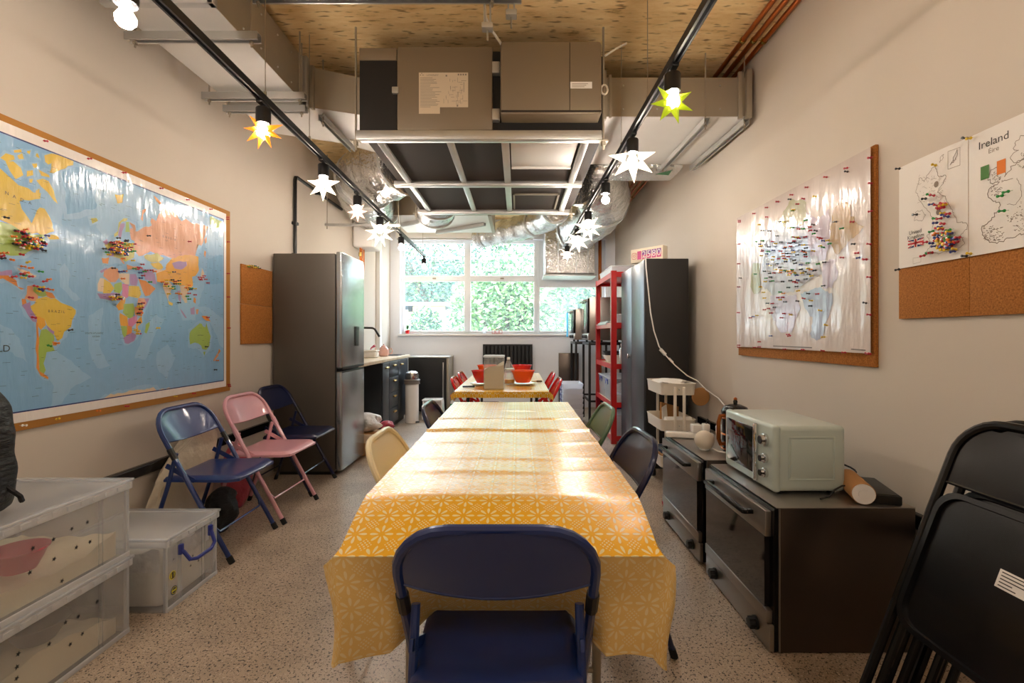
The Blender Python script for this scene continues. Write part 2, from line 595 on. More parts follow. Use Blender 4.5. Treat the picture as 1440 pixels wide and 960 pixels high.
def shrub(label, c, rad, n, mix, size, seed, cat='shrub'):
    rn = random.Random(seed)
    o = thing('leafy_shrub' if cat == 'shrub' else 'leafy_tree', label, cat, (c[0], c[1], 0), 'greenery outside the window')
    st = MB()
    for k in range(5):
        a = rn.uniform(0, 6.28)
        st.tube([(c[0], c[1], 0), (c[0] + .15 * math.cos(a), c[1] + .15 * math.sin(a), c[2] * .6),
                 (c[0] + rad[0] * .6 * math.cos(a), c[1] + rad[1] * .5 * math.sin(a), c[2] + rad[2] * .3)], [.06, .05, .015], 6)
    part('stem', st, mat('bark', '#4a3d2e', .9), o)
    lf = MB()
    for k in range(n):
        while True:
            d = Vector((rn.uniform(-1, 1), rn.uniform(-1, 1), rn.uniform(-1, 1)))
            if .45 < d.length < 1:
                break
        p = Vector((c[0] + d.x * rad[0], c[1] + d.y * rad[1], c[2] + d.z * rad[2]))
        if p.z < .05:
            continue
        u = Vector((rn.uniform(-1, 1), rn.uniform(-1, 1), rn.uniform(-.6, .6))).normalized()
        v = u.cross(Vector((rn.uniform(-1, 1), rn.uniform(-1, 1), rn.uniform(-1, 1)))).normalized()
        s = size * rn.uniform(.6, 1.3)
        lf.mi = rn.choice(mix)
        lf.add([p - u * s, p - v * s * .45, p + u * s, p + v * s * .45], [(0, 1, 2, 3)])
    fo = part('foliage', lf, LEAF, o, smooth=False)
    return o


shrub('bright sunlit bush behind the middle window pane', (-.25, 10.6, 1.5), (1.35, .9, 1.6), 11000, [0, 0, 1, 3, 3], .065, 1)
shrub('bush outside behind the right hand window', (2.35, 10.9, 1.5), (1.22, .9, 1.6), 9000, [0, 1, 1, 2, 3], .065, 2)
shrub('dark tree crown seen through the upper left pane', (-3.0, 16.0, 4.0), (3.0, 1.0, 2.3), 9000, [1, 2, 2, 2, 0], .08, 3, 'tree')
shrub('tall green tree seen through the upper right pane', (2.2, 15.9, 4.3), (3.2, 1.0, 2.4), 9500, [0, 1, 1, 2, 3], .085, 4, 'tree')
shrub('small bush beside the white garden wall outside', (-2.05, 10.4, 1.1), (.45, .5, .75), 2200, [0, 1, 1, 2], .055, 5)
gw = thing('garden_shed', 'white outbuilding with yellow corner post outside the lower left pane', 'outbuilding', (-3.4, 12.6, 0))
part('wall_panel', MB().box(-4.6, -1.9, 12.3, 14, 0, 1.85), mat('white_render', '#f4f2ee', .8), gw)
part('post', MB().box(-2.85, -2.72, 12.2, 12.29, 0, 1.95).box(-2.85, -1.9, 12.2, 12.29, 1.8, 1.95), mat('yellow_timber', '#d8b56a', .7), gw)
part('roof', MB().box(-4.8, -1.8, 12.1, 14.2, 1.96, 2.05), mat('grey_roofing', '#777d80', .8), gw)
struct('wall_outside', MB().box(-9, 9, 18.6, 18.8, 0, 4.2), mat('garden_boundary_wall', '#5a6b58', .9))

# ================================================================== CEILING SERVICES
def unistrut(p0, p1, name, label, rods=(0.06, 0.94), group=None):
    p0, p1 = Vector(p0), Vector(p1)
    o = thing(name, label, 'support rail', (p0 + p1) / 2, group)
    d = (p1 - p0).normalized()
    n = d.cross(Vector((0, 0, 1))).normalized() * .021
    up = Vector((0, 0, .041))
    ch = MB()
    # channel section swept along the rail
    sec = [(-1, 0), (-1, 1), (1, 1), (1, 0), (.55, 0), (.55, .12), (.8, .12), (.8, .88), (-.8, .88), (-.8, .12), (-.55, .12), (-.55, 0)]
    vs = [p + n * a + up * b for p in (p0, p1) for a, b in sec]
    k = len(sec)
    fs = [(i, (i + 1) % k, k + (i + 1) % k, k + i) for i in range(k)] + [tuple(range(k)), tuple(range(k, 2 * k))]
    ch.add(vs, fs)
    part('channel', ch, M['galv'], o, ang=20)
    for t in rods:
        q = p0.lerp(p1, t)
        rd = MB().cyl((q.x, q.y, q.z - .03), (q.x, q.y, ZC), .005, n=6)
        rd.cyl((q.x, q.y, q.z - .012), (q.x, q.y, q.z - .002), .012, n=6)
        part('threaded_rod', rd, M['galv_dull'], o)
    return o


def duct_box(o, x0, x1, y0, y1, z0, z1, seam='y'):
    """sheet metal duct: side skin and paler underside as parts"""
    sk = MB().box(x0, x1, y0, y1, z0 + .004, z1)
    part('side_skin', sk, M['galv_dull'], o, smooth=False)
    un = MB().box(x0 - .003, x1 + .003, y0 - .003, y1 + .003, z0, z0 + .004)
    part('underside_skin', un, M['duct_white'], o, smooth=False)


DZ = 2.75
d = thing('supply_duct', 'long rectangular metal duct along the left wall under the ceiling', 'duct', (-1.67, 1.2, DZ))
duct_box(d, -1.91, -1.434, -.6, 3.16, DZ, 3.05)
for y in (2.18, 3.14):
    part('flange', MB().box(-1.93, -1.406, y - .018, y + .018, DZ - .02, DZ + .012, .003).box(-1.434, -1.405, y - .018, y + .018, DZ - .02, 3.06, .003), M['galv'], d)
sc_ = MB()
for y in (1.8, 2.0, 2.45, 2.62, 2.8, 2.97):
    for z in (2.80, 2.99):
        sc_.ball((-1.432, y, z), .006, nu=6, nv=4)
part('rivet', sc_, M['galv'], d)
unistrut((-1.98, 2.38, DZ - .062), (-1.31, 2.38, DZ - .062), 'channel_rail', 'galvanised rail under the left duct, nearest to the viewer', group='rails under the left duct')
unistrut((-1.99, 2.97, DZ - .062), (-1.34, 2.97, DZ - .062), 'channel_rail', 'galvanised rail under the left duct, just before its end', group='rails under the left duct')
unistrut((-1.93, 3.09, DZ - .085), (-1.39, 3.09, DZ - .085), 'channel_rail', 'lower galvanised rail under the end joint of the left duct', group='rails under the left duct')
# elbow from the left duct into the unit
d = thing('elbow_duct', 'angled metal duct joining the left duct to the ceiling unit', 'duct', (-1.2, 3.4, 2.6))
e = MB()
yA, yB = 3.2, 3.02
front = [(-1.43, yA, 2.755), (-1.0, yB + .2, 2.70), (-1.0, yB + .2, 2.95), (-1.43, yA, 3.03)]
back = [(-1.43, 3.8, 2.755), (-1.0, 4.0, 2.70), (-1.0, 4.0, 2.95), (-1.43, 3.8, 3.03)]
e.add(front + back, [(0, 1, 2, 3), (7, 6, 5, 4), (3, 2, 6, 7), (1, 5, 6, 2), (0, 3, 7, 4)])
part('side_skin', e, M['galv_dull'], d, smooth=False)
u = MB().add([(-1.43, yA - .002, 2.753), (-1.0, yB + .198, 2.698), (-1.0, 4.0, 2.698), (-1.43, 3.8, 2.753)], [(0, 1, 2, 3)])
u.add([(-1.91, 3.17, 2.753), (-1.43, 3.17, 2.753), (-1.43, 3.8, 2.753), (-1.91, 3.6, 2.753)], [(0, 1, 2, 3)])
part('underside_skin', u, M['duct_white'], d, smooth=False)
for bx in ((-1.47, -1.43, 3.17, 3.23, 2.73, 3.05, .003), (-1.41, -1.385, 3.18, 3.215, 2.74, 3.03, .003), (-1.05, -1.02, 3.17, 3.22, 2.69, 2.97, .003), (-1.012, -.985, 3.17, 3.22, 2.68, 2.97, .003)):
    part('flange', MB().box(*bx), M['galv_dull'], d)
unistrut((-1.36, 3.25, 2.685), (-1.33, 3.78, 2.675), 'channel_rail', 'slanting galvanised rail under the angled duct', rods=(.05,))

# ceiling unit
UY0, UY1, UZ = 2.9, 4.71, 2.435
un = thing('ventilation_unit', 'large beige and black ventilation unit hung from the ceiling in a steel frame', 'ventilation unit', (-.2, 3.8, UZ))
part('left_casing', MB().box(-.747, -.155, UY0, UY1 - .06, UZ + .03, 2.985, .012), M['unit_beige'], un)
part('right_casing', MB().box(-.105, .505, UY0 - .09, UY1 - .1, UZ + .085, 2.965, .02), M['unit_beige'], un)
part('casing_seam', MB().box(.31, .314, UY0 - .0925, UY0 - .088, UZ + .11, 2.95).box(-.1, .5, UY0 - .093, UY0 - .088, UZ + .1, UZ + .11), M['brown_board'], un)
part('black_panel', MB().box(-.98, -.749, UY0 + .01, UY1 - .1, UZ + .03, 2.90), M['black_board'], un)
part('top_strip', MB().box(-.98, -.749, UY0, UY1 - .1, 2.9, 2.975, .004), M['unit_beige'], un)
gp = MB().box(-.155, -.105, UY0 + .03, UY1 - .1, UZ + .03, 2.97).box(-.105, .52, UY0 + .02, UY1 - .1, UZ + .03, UZ + .086)
gp.box(.505, .54, UY0 + .05, UY1 - .1, UZ + .03, 2.95)
part('gap_panel', gp, M['black_board'], un)
for z in (2.56, 2.85):
    part('hinge', MB().box(-.158, -.11, UY0 - .012, UY0 + .04, z - .035, z + .035, .004), M['galv'], un)
part('latch', MB().box(-.775, -.735, UY0 - .012, UY0 + .01, 2.69, 2.73, .004), M['galv'], un)
lb = MB()
yl = UY0 - .002
lx0, lx1 = -.61, -.306
lb.box(lx0, lx1, yl - .001, yl, 2.606, 2.82).box(lx0, -.48, yl - .001, yl, 2.566, 2.606)
lo = part('rating_label', lb, M['paper_warm'], un, 'cream printed label', smooth=False)
tx = MB()
rn = random.Random(3)
add_text(tx, 'LOSSNAY', .017, (-.525, yl - .002, 2.803), (1, 0, 0), (0, 0, 1))
for dx in (-.008, 0, .008):
    tx.prism([(-.592 + dx, yl - .002, 2.80 + (.01 if dx == 0 else 0)), (-.588 + dx, yl - .002, 2.804 + (.01 if dx == 0 else 0)),
              (-.592 + dx, yl - .002, 2.808 + (.01 if dx == 0 else 0)), (-.596 + dx, yl - .002, 2.804 + (.01 if dx == 0 else 0))], (0, -.0003, 0))
for i in range(22):
    z = 2.785 - i * .0085
    tx.box(-.602, -.602 + rn.uniform(.06, .13), yl - .0022, yl - .0015, z, z + .0022)
for i in range(46):
    x, z = rn.uniform(-.46, -.33), rn.uniform(2.62, 2.77)
    if rn.random() < .5:
        tx.box(x, x + rn.uniform(.01, .03), yl - .0022, yl - .0015, z, z + .0015)
    else:
        tx.box(x, x + .0015, yl - .0022, yl - .0015, z, z + rn.uniform(.01, .03))
tx.box(-.334, -.331, yl - .0022, yl - .0015, 2.70, 2.76)
for x in (-.37, -.355, -.34, -.325):
    tx.box(x, x + .009, yl - .0022, yl - .0015, 2.802, 2.812)
for x, z in ((-.44, 2.80), (-.372, 2.615)):
    tx.box(x - .005, x + .005, yl - .0022, yl - .0015, z - .005, z + .005)
part('print', tx, M['ink_soft'], lo, smooth=False)
p0 = part('small_label', MB().box(.315, .445, UY0 - .0925, UY0 - .0915, 2.675, 2.715), M['paper'], un, 'small white label', smooth=False)
t2 = MB()
for i in range(3):
    t2.box(.325, .40 + .01 * i, UY0 - .0935, UY0 - .093, 2.683 + .009 * i, 2.686 + .009 * i)
part('print', t2, M['ink_soft'], p0, smooth=False)
part('underside', MB().box(-.97, .52, UY0 + .03, UY1, UZ + .012, UZ + .03), M['brown_board'], un)
for nm, bx in (('frame_bar', (-1.0, .52, UY0 - .005, UY0 + .055, UZ - .028, UZ + .03)), ('frame_bar', (-1.0, .52, 3.79, 3.85, UZ - .028, UZ + .012)),
               ('frame_bar', (-1.0, .52, UY1 - .05, UY1 + .01, UZ - .028, UZ + .02)),
               ('frame_bar', (-.90, -.855, UY0 + .05, UY1 - .05, UZ - .012, UZ + .014)), ('frame_bar', (-.455, -.41, UY0 + .05, UY1 - .05, UZ - .012, UZ + .014)),
               ('frame_bar', (-.105, -.055, UY0 + .05, UY1 - .05, UZ - .012, UZ + .014)), ('frame_bar', (.405, .455, UY0 + .05, UY1 - .05, UZ - .012, UZ + .014))):
    part(nm, MB().box(*bx, .005), M['galv'], un)
part('access_panel', MB().box(-.045, .39, UY0 + .1, 3.45, UZ + .004, UZ + .012, .002).box(-.045, .39, 3.45, 3.47, UZ - .01, UZ + .012, .002), M['white'], un)
ol = MB().box(-.04, .37, 4.13, 4.15, UZ - .0, UZ + .012).box(-.04, -.025, 4.13, 4.62, UZ, UZ + .012).box(.355, .37, 4.13, 4.62, UZ, UZ + .012)
part('hatch_outline', ol, M['galv_dull'], un, smooth=False)
for x, y in ((-1.01, 2.93), (.535, 2.93), (-1.01, 4.68), (.535, 4.68)):
    rd = MB().cyl((x, y, UZ - .08), (x, y, ZC), .007, n=6).cyl((x, y, UZ - .055), (x, y, UZ - .03), .016, n=6).box(x - .03, x + .03, y - .02, y + .02, UZ - .03, UZ - .022)
    part('threaded_rod', rd, M['galv_dull'], un)

# right duct
d = thing('exhaust_duct', 'flat rectangular metal duct from the ceiling unit to the right wall', 'duct', (1.08, 3.6, 2.68))
duct_box(d, .60, 1.585, 3.2, 4.08, 2.685, 2.955)
for bx in ((1.5, 1.53, 3.185, 3.205, 2.67, 2.99, .003), (1.55, 1.585, 3.17, 3.21, 2.67, 3.0, .003), (.575, .6, 3.17, 3.21, 2.66, 2.99, .003), (.62, .64, 3.19, 3.21, 2.68, 2.97, .003)):
    part('flange', MB().box(*bx), M['galv_dull'], d)
sc_ = MB()
for x in (.72, .95, 1.38):
    for z in (2.74, 2.90):
        sc_.ball((x, 3.199, z), .006, nu=6, nv=4)
part('rivet', sc_, M['galv'], d)
unistrut((1.28, 3.17, 2.63), (1.26, 4.1, 2.63), 'channel_rail', 'galvanised rail crossing under the right duct', rods=(.03, .97), group='rails under the right duct')
unistrut((1.56, 3.2, 2.635), (1.52, 4.1, 2.635), 'channel_rail', 'galvanised rail under the right duct against the wall', rods=(.03,), group='rails under the right duct')


def foil_tube(label, pts, r, seed, n=22, sx=1.0, name='foil_duct'):
    rn = random.Random(seed)
    P_ = [Vector(p) for p in pts]
    fine, rr = [], []
    for i in range(len(P_) - 1):
        a = P_[max(i - 1, 0)]; b = P_[i]; c = P_[i + 1]; d_ = P_[min(i + 2, len(P_) - 1)]
        for k in range(9):
            t = k / 9
            fine.append(.5 * ((2 * b) + (c - a) * t + (2 * a - 5 * b + 4 * c - d_) * t * t + (3 * b - a - 3 * c + d_) * t ** 3))
    fine.append(P_[-1])
    k = len(fine)
    rr = [r * (1 + .05 * math.sin(i * 2.1) + rn.uniform(-.03, .03)) for i in range(k)]
    o = thing(name, label, 'duct', fine[k // 2], 'foil wrapped ducts')
    part('foil_sleeve', MB().tube(fine, rr, n, jit=.05, rnd=rn, sx=sx), M['foil'], o, ang=70)
    for i in (2, k // 2, k - 3):
        tdir = (fine[i + 1] - fine[i - 1]).normalized()
        part('tape_band', MB().tube([fine[i] - tdir * .015, fine[i] + tdir * .015], rr[i] * 1.07, n, sx=sx), M['galv'], o, ang=70)
    return o


foil_tube('fat round foil wrapped duct curving to the left wall behind the lamps', [(-1.02, 4.3, 2.79), (-1.3, 4.5, 2.79), (-1.55, 4.8, 2.78), (-1.72, 5.35, 2.77), (-1.74, 5.8, 2.77)], .285, 1)
foil_tube('crumpled foil duct under the far left corner of the ceiling unit', [(-.80, 4.80, 2.64), (-.87, 5.1, 2.62), (-.97, 5.5, 2.6)], .165, 5, sx=1.25)
foil_tube('bulging foil wrapped duct running from the unit along the right wall', [(.62, 4.6, 2.78), (.86, 5.0, 2.79), (1.02, 5.6, 2.78), (1.0, 6.3, 2.76), (.86, 7.0, 2.74)], .29, 2)
foil_tube('slim foil duct slanting across in front of the window head', [(-.60, 7.15, 2.70), (-.05, 6.78, 2.72), (.38, 6.25, 2.75), (.48, 5.75, 2.76)], .17, 3)
d = thing('foil_plenum', 'boxy foil covered plenum fixed over the right hand window', 'duct', (.8, 7.5, 2.11))
part('foil_box', MB().box(.42, 1.2, 7.25, 7.76, 2.14, 2.86, .03, 3), M['foil'], d, ang=70)
part('bottom_strip', MB().box(.40, 1.22, 7.23, 7.77, 2.11, 2.135, .004), M['galv'], d)
for x in (.62, .9, 1.08):
    part('tape_seam', MB().box(x, x + .012, 7.244, 7.249, 2.16, 2.84), M['galv'], d)
d = thing('foil_collar', 'crinkled foil wrap at the far end of the right duct', 'duct wrap', (1.0, 4.2, 2.62))
part('foil_sleeve', MB().box(.66, 1.45, 4.09, 4.42, 2.64, 2.97, .04, 3), M['foil'], d, ang=70)
d = thing('branch_duct', 'pale flat duct above the kitchen in front of the window', 'duct', (-.95, 6.1, 2.64))
duct_box(d, -1.55, -.32, 5.65, 6.6, 2.64, 2.9)
part('end_plate', MB().box(-.36, -.318, 5.64, 6.61, 2.63, 2.91, .004), M['galv_dull'], d)
unistrut((-1.5, 6.05, 2.596), (-.86, 5.62, 2.596), 'channel_rail', 'slanting galvanised rail under the pale duct, left of the pair', rods=(), group='rails under the pale duct')
unistrut((-1.12, 6.5, 2.596), (-.42, 6.0, 2.596), 'channel_rail', 'slanting galvanised rail under the pale duct, right of the pair', rods=(), group='rails under the pale duct')
d = thing('strap_rod', 'thin metal bar carrying the round foil duct', 'support rail', (-1.6, 5.0, 2.36))
part('bar', MB().box(-2.05, -1.25, 4.98, 5.02, 2.36, 2.385, .004), M['galv'], d)
for x in (-2.03, -1.27):
    part('threaded_rod', MB().cyl((x, 5, 2.33), (x, 5, ZC), .005, n=6), M['galv_dull'], d)
unistrut((-1.55, 2.52, 2.99), (.02, 2.52, 2.99), 'channel_rail', 'galvanised channel spanning the ceiling at the top of the view', rods=(.1, .9))
for x, l in ((-.165, 'larger metal bracket hanging from the ceiling channel'), (-.035, 'smaller metal bracket hanging from the ceiling channel')):
    z1 = 2.86 if x < -.1 else 2.93
    b = thing('hanger_bracket', l, 'bracket', (x, 2.55, z1))
    part('plate', MB().box(x - .02, x - .012, 2.535, 2.575, z1 + .01, 2.99).box(x + .012, x + .02, 2.535, 2.575, z1 + .01, 2.99).box(x - .03, x + .03, 2.53, 2.58, z1, z1 + .03, .004), M['galv'], b)
    part('bolt', MB().cyl((x, 2.555, z1 - .06), (x, 2.555, z1), .005, n=6), M['galv_dull'], b)
solo('loose_cable', MB().tube([(-.19, 2.7, 3.11), (-.185, 2.7, 3.03), (-.16, 2.72, 2.98), (-.12, 2.78, 2.955), (-.09, 2.86, 2.96)], .008, 7), M['trolley'],
     'white cable dropping from the ceiling to the ventilation unit', 'cable')
solo('loose_cable', MB().tube([(.53, 2.86, 2.9), (.6, 2.85, 2.94), (.66, 2.84, 2.965)], .006, 7), M['trolley'], 'short white cable end beside the right casing of the unit', 'cable')
lp = [(.53 + .02 * math.cos(a * .6), 2.87, 2.70 + .03 * math.sin(a * .6)) for a in range(11)]
solo('cable_loop', MB().tube(lp, .006, 7, closed=True), M['trolley'], 'small white cable loop at the right edge of the unit', 'cable')
solo('card_scrap', MB().prism([(1.17, 3.98, 2.565), (1.31, 3.98, 2.60), (1.28, 3.98, 2.555)], (0, .003, 0)), M['green_card'],
     'green triangular scrap of card hanging under the right duct', 'card scrap')
# pipes along the right ceiling corner
for x, z, l in ((1.44, 3.085, 'copper pipe under the ceiling, furthest from the right wall'), (1.51, 3.085, 'copper pipe under the ceiling, middle of the three'), (1.575, 3.08, 'copper pipe under the ceiling, tight to the right wall')):
    q = thing('copper_pipe', l, 'pipe', (x, 3, z), 'ceiling pipes')
    part('tube', MB().cyl((x, YB, z), (x, 7.7, z), .016, n=10), M['copper'], q)
    for y in (1.5, 3.0, 4.6, 5.2, 6.4):
        part('clip', MB().lathe([(.02, -.012), (.022, 0), (.02, .012)], (x, y, z), 10, axis='y'), M['brass'], q)
solo('riser_pipe', MB().cyl((1.36, 7.76, .02), (1.36, 7.76, 3.1), .028, n=12), M['copper'], 'copper riser pipe in the far right corner', 'pipe')
q = thing('wall_conduit', 'black conduit bent along the left wall above the fridge', 'conduit', (-2.1, 4.43, 1.7))
part('tube', MB().tube([(-2.1, 4.43, 1.75), (-2.1, 4.43, 2.66), (-2.1, 4.44, 2.69), (-2.1, 4.47, 2.70), (-2.1, 5.6, 2.70)], .016, 10), M['black_metal'], q)
for bx in ((-2.12, -2.08, 4.40, 4.46, 2.24, 2.265), (-2.12, -2.08, 4.40, 4.46, 1.95, 1.97), (-2.12, -2.08, 4.9, 4.93, 2.67, 2.73)):
    part('clip', MB().box(*bx), M['black_metal'], q)
q = thing('water_heater', 'white box shaped water heater high on the left wall', 'water heater', (-1.98, 6.2, 2.33))
part('casing', MB().box(-2.115, -1.845, 6.0, 6.38, 2.33, 2.72, .03, 3), M['white'], q)
for y in (6.08, 6.14, 6.22):
    part('pipe', MB().cyl((-2.04, y, 2.05), (-2.04, y, 2.34), .011, n=8), M['copper'], q)
part('valve', MB().cyl((-2.04, 6.08, 2.22), (-2.04, 6.08, 2.27), .022, n=8), M['brass'], q)
# ================================================================== TRACK LAMPS
TZ = 2.42


def track(label, p0, p1, wires):
    p0, p1 = Vector(p0), Vector(p1)
    o = thing('lighting_track', label, 'lighting track', p0, 'lighting tracks')
    d = (p1 - p0)
    n = d.normalized().cross(Vector((0, 0, 1))).normalized() * .017
    up = Vector((0, 0, .018))
    sec = [(-1, -1), (-1, 1), (1, 1), (1, -1), (.45, -1), (.45, .3), (-.45, .3), (-.45, -1)]
    k = len(sec)
    vs = [p + n * a + up * b for p in (p0, p1) for a, b in sec]
    part('rail', MB().add(vs, [(i, (i + 1) % k, k + (i + 1) % k, k + i) for i in range(k)] + [tuple(range(k)), tuple(range(k, 2 * k))]), M['black_metal'], o, smooth=False)
    for y in wires:
        q = p0 + d * ((y - p0.y) / d.y)
        part('suspension_wire', MB().cyl((q.x, q.y, TZ), (q.x, q.y, ZC), .0022, n=5).cyl((q.x, q.y, TZ + .015), (q.x, q.y, TZ + .05), .007, n=8), M['galv_dull'], o)
    return p0, d


LT = track('black lighting track along the left side of the room', (-1.215, -1.6, TZ), (-1.44, 7.3, TZ), [.6, 2.45, 3.0, 5.6, 7.1])
RT = track('black lighting track along the right side of the room', (.735, -1.6, TZ), (.648, 6.6, TZ), [.6, 2.5, 3.1, 6.35])


def trk(T, y):
    p0, d = T
    return p0 + d * ((y - p0.y) / d.y)


def spot_proto():
    o = thing('track_spotlight', 'x', 'spotlight', (0, 0, 0), 'black track spotlights')
    part('adapter', MB().box(-.016, .016, -.045, .045, -.034, -.017, .004).cyl((0, 0, -.052), (0, 0, -.03), .011, n=10), M['black_metal'], o)
    part('can', MB().lathe([(.012, -.044), (.033, -.047), (.036, -.053), (.036, -.128), (.033, -.129), (.03, -.11)], n=18, cap1=True), M['black_metal'], o)
    prof = [(.0135, -.12), (.0135, -.142), (.022, -.157), (.030, -.172), (.029, -.187), (.019, -.200), (.006, -.205), (.0001, -.2055)]
    part('bulb', MB().lathe(prof, n=14, cap1=False), M['bulb'], o, 'glowing bulb')
    return o


spots = [
    (LT, 1.55, 'spotlight with bare glaring bulb at the top left corner of the view'),
    (LT, 2.43, 'spotlight on the left track above the amber star'),
    (LT, 3.23, 'spotlight on the left track above the white star, second after the amber one'),
    (LT, 3.97, 'spotlight on the left track above the small pinkish star'),
    (LT, 4.68, 'spotlight on the left track above the big white many pointed star'),
    (LT, 5.63, 'spotlight with bare bulb on the left track, second from its window end'),
    (LT, 7.2, 'spotlight with bare bulb at the window end of the left track'),
    (RT, 2.11, 'spotlight on the right track above the yellow green star'),
    (RT, 2.815, 'spotlight on the right track above the large pale star'),
    (RT, 3.63, 'spotlight with bare bulb on the right track, without any star'),
    (RT, 4.47, 'spotlight on the right track above the white star in front of the foil duct'),
    (RT, 5.2, 'spotlight on the right track above the second star from the window'),
    (RT, 6.2, 'spotlight at the window end of the right track above the smallest star'),
    (LT, .55, 'unseen spotlight added on the left track above the viewer'),  # last four: unseen lamps added to light the near end of the room
    (RT, .7, 'unseen spotlight added on the right track above the viewer'),
    (LT, -.7, 'unseen spotlight added on the left track behind the viewer'),
    (RT, -.7, 'unseen spotlight added on the right track behind the viewer'),
]
sp0 = spot_proto()
for i, (T_, y, l) in enumerate(spots):
    q = trk(T_, y)
    if i == 0:
        sp0.location = q
        sp0['label'] = l
    else:
        clone(sp0, q, 0, l)


def star_mat(name, col, e, es, trans=False):  # emission stands in for bulb light glowing through the shade
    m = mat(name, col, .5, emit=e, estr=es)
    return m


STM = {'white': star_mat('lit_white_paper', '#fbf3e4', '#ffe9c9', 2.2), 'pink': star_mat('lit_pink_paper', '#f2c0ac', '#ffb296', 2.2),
       'amber': star_mat('lit_amber_plastic', '#e08a1c', '#ff8a1e', .6), 'lime': star_mat('lit_lime_plastic', '#aebf1c', '#a8c414', .22)}


def star(label, T_, y, rad, n, kind, rot=0., depth=.35, dz=-.225, group='star lanterns'):
    """hollow spiky star: n long pyramid spikes round a ring plus short ones to front and back"""
    q = trk(T_, y) + Vector((0, 0, dz))
    o = thing('star_lantern', label, 'star lantern', q, group)
    for k in range(n):
        a = rot + 2 * PI * k / n
        dr = Vector((math.cos(a), 0, math.sin(a)))
        if dr.z > .80:
            continue
        tip = q + dr * rad
        w = rad * .42 * math.sin(PI / n) * 2.1
        sd = Vector((-math.sin(a), 0, math.cos(a)))
        base = q + dr * rad * .30
        ring = [base + sd * w * .55, base + Vector((0, -1, 0)) * rad * depth * .5, base - sd * w * .55, base + Vector((0, 1, 0)) * rad * depth * .5]
        mb = MB().add(ring + [tip], [(0, 1, 4), (1, 2, 4), (2, 3, 4), (3, 0, 4)])
        part('spike', mb, STM[kind], o, smooth=False)
    th = MB()
    for s in (-1, 1):
        th.cyl(q + Vector((s * rad * .28, 0, .02)), q + Vector((s * .02, 0, -dz - .05)), .002, n=5)
    part('thread', th, M['trolley'], o)
    return o


star('amber translucent star lantern on the left track', LT, 2.43, .105, 9, 'amber', .25, .6, -0.158)
star('white star lantern on the left track, next after the amber one', LT, 3.23, .115, 7, 'white', .2, .35, -0.185)
star('small pinkish star lantern, third on the left track', LT, 3.97, .085, 8, 'pink', .05, .4, -0.178)
star('big white many pointed star lantern, fourth on the left track', LT, 4.68, .15, 9, 'white', .17, .35, -0.2)
star('yellow green translucent star lantern on the right track', RT, 2.11, .1, 7, 'lime', -.38, .5, -0.175)
star('largest pale star lantern, next after the yellow green one', RT, 2.815, .145, 7, 'white', .3, .28, -0.165)
star('white star lantern before the bulging foil duct', RT, 4.47, .135, 9, 'white', .1, .35, -0.195)
star('white star lantern, second from the window on the right track', RT, 5.2, .14, 8, 'white', .15, .35, -0.175)
star('smallest white star lantern at the window end of right track', RT, 6.2, .09, 8, 'white', .1, .35, -0.15)

# ================================================================== CHAIRS
FH = .80


def up_y(z):
    return .22 - .55 * z


